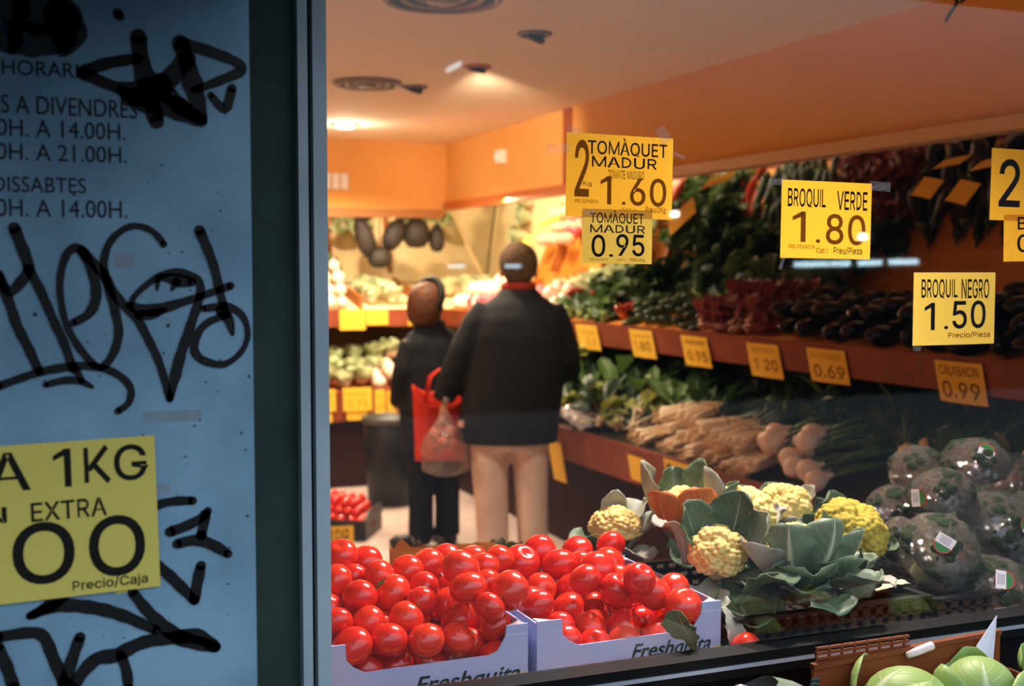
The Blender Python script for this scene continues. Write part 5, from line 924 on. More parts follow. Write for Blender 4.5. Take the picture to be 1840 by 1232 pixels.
TOMATOES = [(0.5386, 2.0615, 0.9391, 0.0375, 0, 1), (0.608, 2.0743, 0.9377, 0.0358, 0, 1), (0.6739, 2.058, 0.9348, 0.034, 0, 1), (0.7831, 2.1761, 0.9306, 0.0407, 0, 1), (0.7365, 2.0728, 0.9244, 0.0343, 0, 1), (0.7762, 2.1151, 0.9017, 0.03, 0, 1), (0.8253, 2.1394, 0.881, 0.03, 0, 1), (0.8246, 2.1041, 0.9299, 0.032, 0, 1), (0.5252, 2.1196, 0.9675, 0.0304, 0, 1), (0.5878, 2.1344, 0.9569, 0.0318, 0, 1), (0.655, 2.1175, 0.9611, 0.0333, 0, 1), (0.7792, 2.2502, 0.9395, 0.0357, 0, 1), (0.5313, 2.2095, 0.972, 0.03, 0, 1), (0.5879, 2.1915, 0.9888, 0.0334, 0, 1), (0.656, 2.2123, 0.9841, 0.0384, 0, 1), (0.6977, 2.1599, 0.9768, 0.03, 0, 1), (0.8166, 2.3116, 0.9498, 0.038, 0, 1), (0.7741, 2.111, 1.0076, 0.0358, 0, 1), (0.7946, 2.0544, 0.983, 0.0304, 0, 1), (0.5622, 2.278, 1.0031, 0.0341, 0, 1), (0.6113, 2.3235, 0.991, 0.03, 0, 1), (0.7261, 2.2336, 0.9846, 0.0305, 0, 1), (0.6512, 2.2788, 1.0032, 0.0322, 0, 1), (0.8481, 2.0915, 0.9999, 0.0387, 0, 1), (0.5977, 2.3739, 1.0278, 0.0349, 0, 1), (0.6558, 2.4061, 1.0017, 0.0376, 0, 1), (0.7149, 2.3059, 1.0019, 0.0337, 0, 1), (0.771, 2.3454, 1.0002, 0.0359, 0, 1), (0.8268, 2.3853, 1.0001, 0.0311, 0, 1), (0.7834, 2.18, 1.0279, 0.038, 0, 1), (0.8392, 2.1872, 0.9899, 0.0312, 0, 1), (0.8566, 2.2414, 1.009, 0.03, 0, 1), (0.8553, 2.3054, 1.0129, 0.03, 0, 1), (0.5233, 2.1667, 0.9322, 0.03, 0, 1), (0.974, 2.3371, 0.9846, 0.0409, 1, 1), (1.0365, 2.3818, 0.9963, 0.0354, 1, 1), (1.0512, 2.3123, 0.9804, 0.0388, 1, 1), (1.1441, 2.4194, 0.9803, 0.0346, 1, 1), (1.1177, 2.344, 0.9686, 0.03, 1, 1), (1.1111, 2.256, 0.9762, 0.0398, 1, 1), (1.1854, 2.3454, 0.9676, 0.0342, 1, 1), (1.0525, 2.2546, 0.9445, 0.0309, 1, 1), (1.1694, 2.2804, 0.9492, 0.031, 1, 1), (1.2251, 2.3036, 0.9378, 0.0325, 1, 1), (1.1302, 2.1934, 0.937, 0.0377, 1, 1), (0.9802, 2.2465, 0.9528, 0.033, 1, 1), (0.9193, 2.1201, 0.9574, 0.0333, 1, 1), (1.0216, 2.2057, 0.9191, 0.0348, 1, 1), (1.0992, 2.2517, 0.886, 0.0339, 1, 1), (1.0354, 2.1349, 0.8926, 0.0378, 1, 1), (1.1097, 2.1296, 0.8915, 0.0371, 1, 1), (1.2276, 2.2276, 0.8882, 0.0372, 1, 1), (1.1683, 2.1236, 0.9571, 0.0394, 1, 1), (1.2044, 2.0616, 0.9418, 0.0376, 1, 1), (1.2326, 2.1483, 0.9538, 0.032, 1, 1), (0.9549, 2.066, 0.9006, 0.03, 1, 1), (1.1979, 2.1118, 0.8845, 0.0304, 1, 1), (0.9662, 2.1218, 0.9127, 0.03, 1, 1), (0.9145, 2.3073, 1.0071, 0.0304, 1, 1), (0.5063, 2.1032, 0.884, 0.033, 0, 0), (0.5063, 2.2013, 0.884, 0.033, 0, 0), (0.5203, 2.2646, 0.884, 0.033, 0, 0), (0.5113, 2.329, 0.884, 0.033, 0, 0), (0.5124, 2.3969, 0.884, 0.033, 0, 0), (0.5697, 2.0895, 0.884, 0.033, 0, 0), (0.587, 2.1541, 0.884, 0.033, 0, 0), (0.5963, 2.2532, 0.884, 0.033, 0, 0), (0.5834, 2.3167, 0.884, 0.033, 0, 0), (0.5887, 2.3969, 0.884, 0.033, 0, 0), (0.6319, 2.1072, 0.884, 0.033, 0, 0), (0.6652, 2.1628, 0.884, 0.033, 0, 0), (0.6557, 2.2269, 0.884, 0.033, 0, 0), (0.6583, 2.3109, 0.884, 0.033, 0, 0), (0.665, 2.3969, 0.884, 0.033, 0, 0), (0.6965, 2.1059, 0.884, 0.033, 0, 0), (0.73, 2.1614, 0.884, 0.033, 0, 0), (0.7064, 2.2675, 0.884, 0.033, 0, 0), (0.721, 2.3307, 0.884, 0.033, 0, 0), (0.7413, 2.3969, 0.884, 0.033, 0, 0), (0.8109, 2.069, 0.884, 0.033, 0, 0), (0.8237, 2.2123, 0.884, 0.033, 0, 0), (0.8077, 2.2748, 0.884, 0.033, 0, 0), (0.8237, 2.3371, 0.884, 0.033, 0, 0), (0.8158, 2.401, 0.884, 0.033, 0, 0), (0.5669, 2.2092, 0.9214, 0.033, 0, 0), (0.5499, 2.336, 0.9362, 0.033, 0, 0), (0.5506, 2.401, 0.9368, 0.033, 0, 0), (0.624, 2.1799, 0.9308, 0.033, 0, 0), (0.6227, 2.3367, 0.9317, 0.033, 0, 0), (0.6267, 2.401, 0.9387, 0.033, 0, 0), (0.6967, 2.1985, 0.9282, 0.033, 0, 0), (0.6963, 2.3364, 0.9438, 0.033, 0, 0), (0.7032, 2.401, 0.9368, 0.033, 0, 0), (0.7528, 2.2223, 0.884, 0.033, 0, 0), (0.7594, 2.3482, 0.9334, 0.033, 0, 0), (0.7942, 2.401, 0.9484, 0.033, 0, 0), (0.9143, 2.1093, 0.884, 0.033, 1, 0), (0.9143, 2.1747, 0.884, 0.033, 1, 0), (0.9143, 2.2396, 0.884, 0.033, 1, 0), (0.9143, 2.3046, 0.884, 0.033, 1, 0), (0.9143, 2.3996, 0.884, 0.033, 1, 0), (1.0143, 2.0691, 0.884, 0.033, 1, 0), (0.978, 2.1739, 0.884, 0.033, 1, 0), (0.979, 2.2425, 0.884, 0.033, 1, 0), (0.9789, 2.3072, 0.884, 0.033, 1, 0), (0.9786, 2.3917, 0.884, 0.033, 1, 0), (1.079, 2.069, 0.884, 0.033, 1, 0), (1.0772, 2.1899, 0.884, 0.033, 1, 0), (1.1301, 2.3099, 0.884, 0.033, 1, 0), (1.0575, 2.3025, 0.884, 0.033, 1, 0), (1.0556, 2.401, 0.884, 0.033, 1, 0), (1.1523, 2.069, 0.884, 0.033, 1, 0), (1.1672, 2.1658, 0.884, 0.033, 1, 0), (1.1598, 2.2296, 0.884, 0.033, 1, 0), (1.1712, 2.3603, 0.884, 0.033, 1, 0), (1.1206, 2.401, 0.884, 0.033, 1, 0), (1.2317, 2.069, 0.884, 0.033, 1, 0), (1.2317, 2.161, 0.884, 0.033, 1, 0), (1.1907, 2.2865, 0.884, 0.033, 1, 0), (1.2317, 2.3367, 0.884, 0.033, 1, 0), (1.2317, 2.401, 0.884, 0.033, 1, 0), (0.9354, 2.1987, 0.941, 0.033, 1, 0), (0.9438, 2.3502, 0.9197, 0.033, 1, 0), (0.9493, 2.401, 0.9599, 0.033, 1, 0), (1.038, 2.1615, 0.986, 0.033, 1, 0), (1.02, 2.338, 0.923, 0.033, 1, 0), (1.0162, 2.401, 0.9356, 0.033, 1, 0), (1.0961, 2.1402, 0.9662, 0.033, 1, 0), (1.0892, 2.3516, 0.9123, 0.033, 1, 0), (1.0857, 2.401, 0.9544, 0.033, 1, 0), (1.1203, 2.0878, 0.9962, 0.033, 1, 0), (1.1872, 2.401, 0.932, 0.033, 1, 0), (1.2206, 2.4092, 0.9873, 0.033, 1, 0)]
rnd = random.Random(11)
def rowname(y, z):
    return y
vis = [[], []]
for i, (x, y, z, r, k, seen) in enumerate(TOMATOES):
    if seen: vis[k].append((x, y, z, r, i))
labels = {}
SIDE = ('left', 'right')
for k in (0, 1):
    L = sorted(vis[k], key=lambda q: (q[2]*1.0 + q[1]*0.9))
    n = len(L); nr = 6
    rows = [L[int(n*j/nr):int(n*(j+1)/nr)] for j in range(nr)]
    names = ['lowest row in front', 'second row up', 'third row up', 'fourth row up', 'fifth row up', 'topmost row at the back']
    for j, row in enumerate(rows):
        for c, q in enumerate(sorted(row)):
            labels[q[4]] = 'red tomato, %s lilac box, %s, %s from left' % (SIDE[k], names[j], ORD[c])
NOTE = {}
for i, (x, y, z, r, k, seen) in enumerate(TOMATOES):
    up = rnd.random()
    if i in [34, 50, 53]: e = (R(38), R(rnd.uniform(-12, 12)), 0)       # stem end turned to the window
    elif up < .3: e = (R(rnd.uniform(20, 60)), R(rnd.uniform(-40, 40)), rnd.uniform(0, 6))
    else: e = (R(rnd.uniform(110, 200)), R(rnd.uniform(-40, 40)), rnd.uniform(0, 6))
    o = bpy.data.objects.new('tomato', TMESH[rnd.randrange(4)])
    COL.objects.link(o)
    o.location = (x, y, z); o.rotation_euler = e; o.scale = (r, r, r*rnd.uniform(.96, 1.04))
    tag(o, labels.get(i, 'red tomato underneath the heap in the %s lilac box' % SIDE[k]), 'tomato', 'tomatoes heaped in the lilac boxes')
    if seen and up < .22 and i not in (24,) + tuple([34, 50, 53]):
        c = bpy.data.objects.new('calyx', CALYX); COL.objects.link(c); c.parent = o
o = bpy.data.objects.new('tomato', TMESH[0]); COL.objects.link(o)
o.location = (1.298, 1.985, .872); o.scale = (.029,)*3; o.rotation_euler = (R(150), 0, 1)
tag(o, 'single stray red tomato by the rail, right of the lilac boxes', 'tomato')

def lattice_crate(name, label, cat, x0, x1, y0, y1, z0, z1, mt, nx=14, ny=12, nz=3, bar=.013, group=None, rotz=0):
    cx, cy = (x0+x1)/2, (y0+y1)/2
    t = thing(name, label, cat, (cx, cy, z0), (0, 0, rotz), group)
    a, b = (x1-x0)/2, (y1-y0)/2; h = z1-z0
    def wall(p, q, n):
        m = MB(); d = Vector(q)-Vector(p); L = d.length; d.normalize(); nrm = Vector((-d.y, d.x, 0))*.004
        def bar_(s0, s1, h0, h1):
            A = Vector(p)+d*s0; B = Vector(p)+d*s1
            m.prism([A+Vector((0,0,h0)), B+Vector((0,0,h0)), B+Vector((0,0,h1)), A+Vector((0,0,h1))], nrm, 0)
        for k in range(n+1): bar_(max(0, L*k/n-bar/2), min(L, L*k/n+bar/2), 0, h-.006)
        for k in range(nz+1): bar_(0, L, max(0, h*k/nz-.007), min(h, h*k/nz+.007))
        m.build('lattice_wall', mt, t)
    wall((-a, -b, 0), (a, -b, 0), nx); wall((a, -b, 0), (a, b, 0), ny); wall((a, b, 0), (-a, b, 0), nx); wall((-a, b, 0), (-a, -b, 0), ny)
    m = MB()
    for k in range(nx+1): x = -a + 2*a*k/nx; m.box(max(-a, x-.012), min(a, x+.012), -b, b, 0, .004)
    for k in range(ny+1): y = -b + 2*b*k/ny; m.box(-a, a, max(-b, y-.004), min(b, y+.004), 0, .004)
    m.build('base', mt, t)
    m = MB(); e = .014
    m.box(-a-e, a+e, -b-e, -b, h-.006, h); m.box(-a-e, a+e, b, b+e, h-.006, h); m.box(-a-e, -a, -b, b, h-.006, h); m.box(a, a+e, -b, b, h-.006, h)
    m.build('rim', mt, t)
    return t
m_crate = mat('black_crate_plastic', '#17191a', 0.38, 0.5)
BC = 'black lattice crates on the display table'
lattice_crate('lattice_crate', 'shallow black lattice crate holding the cauliflowers', 'crate', 1.315, 1.765, 2.03, 2.50, .845, .915, m_crate, group=BC)
lattice_crate('lattice_crate', 'shallow black lattice crate holding the wrapped broccoli', 'crate', 1.80, 2.27, 2.03, 2.58, .845, .905, m_crate, group=BC)

# ------------------------------------------------------------------ cauliflowers
def ico(sub):
    bm = bmesh.new(); bmesh.ops.create_icosphere(bm, subdivisions=sub, radius=1.0)
    bm.verts.ensure_lookup_table()
    v = np.array([q.co[:] for q in bm.verts]); f = [tuple(x.index for x in p.verts) for p in bm.faces]; bm.free()
    return v, f
ICO5, ICO5F = ico(6)
def fib(n, seed, jit):
    rg = np.random.default_rng(seed); i = np.arange(n) + .5
    ph = np.arccos(1-2*i/n); th = PI*(1+5**.5)*i
    p = np.stack([np.cos(th)*np.sin(ph), np.sin(th)*np.sin(ph), np.cos(ph)], 1) + rg.normal(0, jit, (n, 3))
    return p/np.linalg.norm(p, axis=1, keepdims=True)
def lumps(dirs, pts, sharp):
    d = np.full(len(dirs), 9.0)
    for i in range(0, len(dirs), 4000):
        d[i:i+4000] = np.sqrt(np.maximum(0, 2-2*(dirs[i:i+4000] @ pts.T).max(1)))
    rad = 2.0/np.sqrt(len(pts))*1.05
    return np.sqrt(np.maximum(0, 1-(d/rad)**2*sharp))
def curd_mesh(seed, mt, name, n1=26, n2=260, n3=2400, a1=.27, a2=.12, a3=.022, squash=.8):
    rg = np.random.default_rng(seed)
    v = ICO5.copy()
    h = 1 + a1*(lumps(v, fib(n1, seed, .12), .85)-.6) + a2*(lumps(v, fib(n2, seed+1, .03), .9)-.5) + a3*(lumps(v, fib(n3, seed+2, .012), .95)-.5)
    p = v*h[:, None]
    p[:, 2] *= squash
    low = p[:, 2] < -.25
    p[low, 2] = -.25 + (p[low, 2]+.25)*.45
    p[low, :2] *= (1 - .35*np.clip((-.25-v[low, 2])/.75, 0, 1))[:, None]
    me = bpy.data.meshes.new(name)
    me.from_pydata(p.tolist(), [], ICO5F)
    me.polygons.foreach_set('use_smooth', [True]*len(me.polygons))
    me.materials.append(mt); me.update()
    return me
m_curd = mat('cream_cauliflower_curd', '#e6cf86', 0.75, 0.25, col2='#dcc170', nscale=5.0, sub=0.1)
m_curdy = mat('yellow_cauliflower_curd', '#bba842', 0.75, 0.25, col2='#ad9a34', nscale=5.0, sub=0.08)
m_leafg = leaf_mat('cauliflower_leaf', '#506b4c', '#c4cdb0', '#6b8562', 0.5, 0.22)
m_leafp = leaf_mat('pale_cauliflower_leaf', '#a3ab98', '#e4e0d4', '#bcb8ac', 0.55, 0.25)
m_leafy = leaf_mat('yellowing_cauliflower_leaf', '#cc742c', '#dcbc7c', '#a8692c', 0.55, 0.3)
m_leafw = leaf_mat('broad_ribbed_leaf', '#71896c', '#e2e6d2', '#86997c', 0.5, 0.22, vw=.15)
m_stem = mat('pale_green_stem', '#cfd3a6', 0.6, 0.3)
CURD = [curd_mesh(s, m_curd, 'curd') for s in (1, 7)] + [curd_mesh(13, m_curdy, 'curd')]
def leaf(mb, L, W, bend0, bend1, cup, ruff, seed, base=(0,0,0), nu=12, nv=16, pet=.25, fold=0.0):
    """Leaf rising from base: leans from bend0 to bend1 (angle from vertical, outward = +x)."""
    rr = random.Random(seed); ph = [rr.uniform(0, 6) for _ in range(4)]
    pos = [(0.0, 0.0)]; ang = []
    for j in range(nv+1):
        a = bend0 + (bend1-bend0)*(j/nv)**1.4; ang.append(a)
        x, z = pos[-1]; pos.append((x + L/nv*math.sin(a), z + L/nv*math.cos(a)))
    def fn(u, v):
        j = v*nv; j0 = int(min(nv, j)); x, z = pos[j0]; a = ang[j0]
        if v < pet: w = W*(.22 + .12*v/pet)
        else:
            q = (v-pet)/(1-pet); w = W*(.34 + .9*q**.75*(1-q)**.42*1.25)*(1-.25*q**6)
        s = (u-.5)*2
        off = cup*w*(abs(s)**1.6) - .25*W*fold*abs(s)
        rf = ruff*W*(abs(s)**1.5)*(math.sin(9*v+ph[0]+s)*.6 + math.sin(17*v+ph[1]-2*s)*.4 + .3*math.sin(31*v+ph[2]))*min(1, v*2)
        off += rf - .035*W*math.exp(-(s*7)**2)*(1-v)
        edge = 1 + .07*math.sin(23*v+ph[3])*abs(s) + .05*math.sin(41*v+ph[1])*abs(s)
        y = s*w*.5*edge
        nx, nz = -math.cos(a), math.sin(a)
        return (base[0] + x + nx*off, base[1] + y, base[2] + z + nz*off)
    return mb.grid(fn, nu, nv, 0)
def cauliflower(c, r, curd, label, specs, tilt=(0,0,0), seed=0, big=1.0):
    """specs: (azimuth deg, length, width, bend0, bend1, cup, ruffle, material)"""
    t = thing('cauliflower', label, 'cauliflower', (c[0], c[1], c[2]-r*.62), tuple(R(a) for a in tilt), 'cauliflowers in the window display')
    o = link('curd', CURD[curd], None, t, (0, 0, r*.62), (0, 0, seed*1.3)); o.scale = (r, r, r)
    m = MB(); m.tube([(0, 0, -r*.75), (0, 0, -r*.3), (0, 0, r*.2)], [r*.28, r*.38, r*.4], 14); m.build('stalk', m_stem, t)
    for i, (az, L, W, b0, b1, cup, ruff, mt) in enumerate(specs):
        m = MB(); leaf(m, L*r*1.1*big, W*r*1.14*big, R(b0), R(b1), cup, ruff, seed*31+i, base=(r*.34, 0, -r*.45))
        o = m.build('leaf', mt, t); o.rotation_euler = (0, 0, R(az))
        mod(o, 'SOLIDIFY', thickness=.0016, offset=0)
    return t
G_, P_, Y_ = m_leafg, m_leafp, m_leafy
CAU = [((1.3092, 2.56, 0.9889), 0.0579), ((1.458, 2.5, 1.0287), 0.0658), ((1.5862, 2.46, 1.017), 0.0793), ((1.7949, 2.58, 1.0027), 0.0648), ((1.7398, 2.27, 1.014), 0.0761), ((1.3672, 2.2, 1.0114), 0.0587), ((1.5168, 2.13, 1.0097), 0.0632)]
cauliflower(*CAU[0], 0, 'small cream cauliflower with pink-edged leaves behind the right tomato box, leftmost of all',
    [(-20, 2.5, 1.5, 40, 80, .3, .08, P_), (30, 2.3, 1.3, 30, 60, .3, .08, P_), (-75, 1.6, 1.4, 70, 110, .2, .1, P_), (-130, 1.3, 1.2, 80, 120, .2, .1, G_), (75, 2.4, 1.2, 20, -30, .3, .1, P_), (170, 1.6, 1.3, 60, 80, .3, .1, G_)], seed=1)
cauliflower(*CAU[1], 1, 'cream cauliflower with a tall upright leaf and orange wilted leaves in front',
    [(-100, 2.5, 1.6, 52, 4, .28, .08, Y_), (-62, 2.7, 1.5, 62, 20, .3, .08, P_), (-145, 2.5, 1.5, 56, 12, .28, .1, Y_), (-30, 2.5, 1.5, 50, 15, .3, .1, G_), (20, 2.7, 1.2, 22, 5, .3, .08, G_), (150, 2.9, 1.4, 40, -5, .3, .1, P_), (-115, 2.2, 1.5, 85, 120, .25, .12, G_), (80, 2.4, 1.4, 25, 10, .3, .1, G_), (-80, 1.7, 1.3, 80, 90, .2, .1, G_)], seed=2)
cauliflower(*CAU[2], 0, 'broad cream cauliflower at the back with one pointed leaf standing left of it',
    [(175, 2.5, 1.1, 30, -2, .3, .06, P_), (-85, 1.6, 1.4, 75, 50, .25, .1, G_), (-45, 1.7, 1.3, 70, 60, .25, .1, G_), (60, 1.8, 1.3, 30, 20, .3, .1, G_), (-130, 1.7, 1.4, 70, 60, .25, .1, G_), (10, 1.7, 1.2, 60, 40, .3, .1, P_)], seed=3)
cauliflower(*CAU[3], 1, 'cream cauliflower farthest back in the crate, just left of the yellow one',
    [(-80, 1.9, 1.5, 72, 45, .25, .1, G_), (-30, 1.8, 1.4, 65, 30, .3, .1, G_), (-125, 1.8, 1.4, 70, 50, .25, .1, P_), (90, 1.8, 1.3, 30, 10, .3, .1, G_), (0, 1.9, 1.0, 40, 20, .3, .1, P_)], seed=4)
cauliflower(*CAU[4], 2, 'bright yellow bare-headed cauliflower at the right end, beside the wrapped broccoli',
    [(-168, 1.9, 1.0, 45, 5, .3, .06, G_), (-15, 1.5, 1.2, 62, 30, .35, .08, G_), (15, 1.5, 1.2, 65, 30, .3, .1, G_), (100, 1.7, 1.3, 40, 20, .3, .1, G_), (-100, 1.3, 1.3, 90, 95, .25, .1, G_)], tilt=(28, 8, 0), seed=5)
cauliflower(*CAU[5], 0, 'front cream cauliflower half covered by large dark green leaves, nearest the tomato boxes',
    [(-50, 2.5, 1.8, 78, 14, .32, .06, G_), (-100, 2.4, 1.9, 85, 75, .25, .06, G_), (-20, 2.5, 1.5, 55, -15, .3, .08, P_), (-140, 2.1, 1.7, 84, 60, .25, .08, P_), (-70, 2.6, 1.5, 70, 30, .3, .07, m_leafw), (30, 2.4, 1.6, 40, 10, .3, .08, G_), (-78, 2.0, 1.6, 95, 120, .2, .1, G_), (110, 2.2, 1.5, 30, 20, .3, .1, G_), (-10, 2.0, 1.5, 80, 100, .2, .1, G_)], tilt=(24, -14, 0), seed=6, big=1.15)
cauliflower(*CAU[6], 1, 'leafy cauliflower in front, broad grey-green leaves wrapped around its curd',
    [(-92, 2.75, 1.7, 60, -6, .38, .05, m_leafw), (-52, 2.4, 1.6, 66, 6, .35, .06, m_leafw), (-132, 2.7, 1.6, 62, 2, .35, .06, m_leafw), (-72, 2.2, 1.9, 80, 30, .3, .06, G_), (-15, 2.0, 1.6, 84, 70, .3, .08, G_), (-115, 2.3, 1.9, 82, 50, .3, .06, G_), (-165, 2.4, 1.7, 70, 25, .3, .08, P_), (40, 1.6, 1.4, 75, 60, .3, .08, G_), (120, 1.9, 1.5, 60, 30, .3, .08, P_), (-62, 2.3, 1.5, 88, 62, .25, .08, m_leafw), (-118, 2.2, 1.5, 90, 66, .25, .08, G_), (-20, 2.2, 1.2, 86, 50, .25, .1, m_leafw)], seed=7, big=1.08)
# loose leaves lying about
def loose_leaf(loc, rot, L, W, mt, label, b=(60, 120), seed=0):
    m = MB(); leaf(m, L, W, R(b[0]), R(b[1]), .15, .08, seed)
    o = m.build('loose_leaf', mt, None, loc, tuple(R(a) for a in rot)); mod(o, 'SOLIDIFY', thickness=.0014, offset=0)
    tag(o, label, 'leaf', 'loose cauliflower leaves')
loose_leaf((1.20, 2.004, .872), (-12, -58, 35), .10, .085, m_leafg, 'torn green leaf leaning against the right lilac box, over its lettering', (20, 40), 3)
loose_leaf((1.70, 2.10, .912), (0, 0, 10), .10, .04, m_stem, 'pale cut leaf rib lying on the black crate edge', (85, 92), 5)
loose_leaf((1.293, 2.06, .93), (0, 60, -85), .09, .05, m_leafp, 'limp pale leaf hanging between the right lilac box and the black crate', (60, 150), 8)

loose_leaf((1.335, 2.07, .925), (0, -25, -60), .15, .13, m_leafg, 'broad dark leaf hanging over the crate’s left front corner', (60, 130), 12)
loose_leaf((1.48, 2.05, .915), (0, -8, -95), .14, .12, m_leafg, 'dark leaf lying over the crate’s front rim, below the leafy cauliflower', (70, 125), 15)
loose_leaf((1.62, 2.12, .915), (0, -5, -40), .12, .10, m_leafp, 'greyish leaf on the crate floor below the yellow cauliflower', (70, 105), 17)
loose_leaf((1.36, 2.32, .95), (0, -40, 200), .15, .12, m_leafp, 'pinkish pale leaf folded down towards the right lilac box', (40, 150), 19)
# ------------------------------------------------------------------ wrapped broccoli
m_bro = mat('dark_broccoli_florets', '#283422', 0.85, 0.15, col2='#343f28', nscale=9.0)
m_bstem = mat('pale_broccoli_stem', '#c3bd8c', 0.6, 0.3, col2='#a9a878', nscale=8.0)
m_film = clear_mat('crinkled_cling_film', (0.97, 0.96, 0.96), rough=0.06, body=0.08, bodycol=(0.75, 0.60, 0.56), bump=1.0, bscale=60)
BROM = [curd_mesh(s, m_bro, 'florets', n1=11, n2=90, n3=2400, a1=.36, a2=.13, a3=.05, squash=.85) for s in (21, 33)]
def film_mesh(seed):
    v, f = ico(4); rg = np.random.default_rng(seed)
    h = 1.07 + .10*(lumps(v, fib(14, seed, .2), .5)-.6)
    for k in range(14):
        d = rg.normal(size=3); d /= np.linalg.norm(d); q = rg.normal(size=3); q -= d*(q@d); q /= np.linalg.norm(q)
        h += .014*np.sin(26*(v@q)+rg.uniform(0, 6))*np.clip(v@d, 0, 1)**2
    p = v*h[:, None]; p[:, 2] *= .86
    p[:, 2] = np.where(p[:, 2] < -.3, -.3+(p[:, 2]+.3)*1.1, p[:, 2])
    me = bpy.data.meshes.new('cling_film'); me.from_pydata(p.tolist(), [], f)
    me.polygons.foreach_set('use_smooth', [True]*len(me.polygons)); me.materials.append(m_film); me.update(); return me
FILM = [film_mesh(s) for s in (2, 9)]
m_stw, m_str, m_stg, m_stt = mat('sticker_white', '#efe6ea', .5, .4), mat('sticker_red_rim', '#c3342a', .5, .4), mat('sticker_green_half', '#2f7a35', .5, .4), mat('sticker_grey_print', '#8b8390', .6, .3)
def sticker_mesh():
    m = MB(); n = 28
    def arc(r, a0, a1, k): return [(r*math.cos(a0+(a1-a0)*i/k), -.0008, r*math.sin(a0+(a1-a0)*i/k)) for i in range(k+1)]
    def disc(r, y, mi):
        m.add([(r*math.cos(2*PI*i/n), y, r*math.sin(2*PI*i/n)) for i in range(n)], [tuple(range(n))], mi, smooth=False)
    disc(1.0, 0, 1)
    m.add([(p[0], -.01, p[2]) for p in arc(.88, 0, PI, 16)], [tuple(range(17))], 2, smooth=False)
    m.add([(p[0], -.01, p[2]) for p in arc(.88, PI, 2*PI, 16)], [tuple(range(17))], 0, smooth=False)
    m.add([(-.98, -.02, -.95), (.98, -.02, -.95), (.92, -.02, .12), (-.95, -.02, .12)], [(0,1,2,3)], 0, smooth=False)
    for i in range(4): m.add([(-.6, -.03, -.15-.2*i), (.5+.1*(i % 2), -.03, -.15-.2*i), (.5+.1*(i % 2), -.03, -.07-.2*i), (-.6, -.03, -.07-.2*i)], [(0,1,2,3)], 3, smooth=False)
    me = m.mesh('sticker')
    for x in (m_stw, m_str, m_stg, m_stt): me.materials.append(x)
    return me
STICK = sticker_mesh()
BRO = [((2.2433, 2.4, 1.1016), 0.0872), ((2.1846, 2.54, 1.0695), 0.0786), ((2.5344, 2.56, 1.0228), 0.0854), ((2.0176, 2.44, 1.0032), 0.0666), ((2.0285, 2.28, 1.061), 0.0792), ((1.8983, 2.13, 0.9738), 0.0916), ((2.1432, 2.22, 0.9928), 0.0922), ((2.0125, 2.1, 0.8819), 0.0923), ((1.9128, 2.28, 0.9666), 0.0547), ((2.2296, 2.18, 0.9072), 0.0869)]
# (tilt, sticker azimuth/elevation/roll or None, label)
BSPEC = [((0, 0, 0), (-108, 38, 28), 'wrapped broccoli on top of the heap, white and green sticker on its crown'),
  ((10, -20, 40), None, 'wrapped broccoli at the back left of the heap, behind the topmost one'),
  ((0, 25, 80), None, 'wrapped broccoli at the back right, cut off by the photo’s edge'),
  ((0, -30, 10), (-60, 0, 75), 'wrapped broccoli at the left, just behind the yellow cauliflower'),
  ((0, 15, 130), (-168, 4, 80), 'wrapped broccoli in the middle of the heap, its sticker seen edge-on'),
  ((-35, 0, 200), (-128, 22, 210), 'big wrapped broccoli at the front of the heap with a tilted round sticker'),
  ((0, 20, 260), (-88, 12, -40), 'wrapped broccoli at the right of the heap, sticker on its right flank'),
  ((0, 0, 300), (-112, 28, 100), 'wrapped broccoli lying lowest at the front right, small white sticker on top'),
  ((75, -40, 20), None, 'wrapped broccoli lying on its side, showing its pale cut stem'),
  ((0, 10, 350), None, 'wrapped broccoli at the far right edge below the sticker one')]
for i, ((c, r), (tilt, st, lab)) in enumerate(zip(BRO, BSPEC)):
    t = thing('broccoli', lab, 'broccoli', c, tuple(R(a) for a in tilt), 'broccoli wrapped in cling film')
    rb = r/1.1
    o = link('florets', BROM[i % 2], None, t); o.scale = (rb*.96,)*3
    m = MB(); m.tube([(0, 0, -rb*.98), (0, 0, -rb*.6), (0, 0, -rb*.1)], [rb*.34, rb*.36, rb*.5], 14); m.build('stem', m_bstem, t)
    o = link('cling_film', FILM[i % 2], None, t); o.scale = (rb,)*3; o.rotation_euler = (0, 0, i*1.1)
    if st:
        az, el, roll = (R(a) for a in st)
        d = Vector((math.cos(el)*math.cos(az), math.cos(el)*math.sin(az), math.sin(el)))
        M = Euler(tuple(R(a) for a in tilt)).to_matrix().inverted()
        q = (d.to_track_quat('-Y', 'Z').to_matrix().to_4x4() @ Matrix.Rotation(roll, 4, 'Y')).to_3x3()
        o = link('sticker', STICK, None, t); dl = M @ d
        k = 1.12 if abs(dl.z) < .6 else 1.02
        o.location = dl*rb*k; o.rotation_euler = (M @ q).to_euler(); o.scale = (.021,)*3

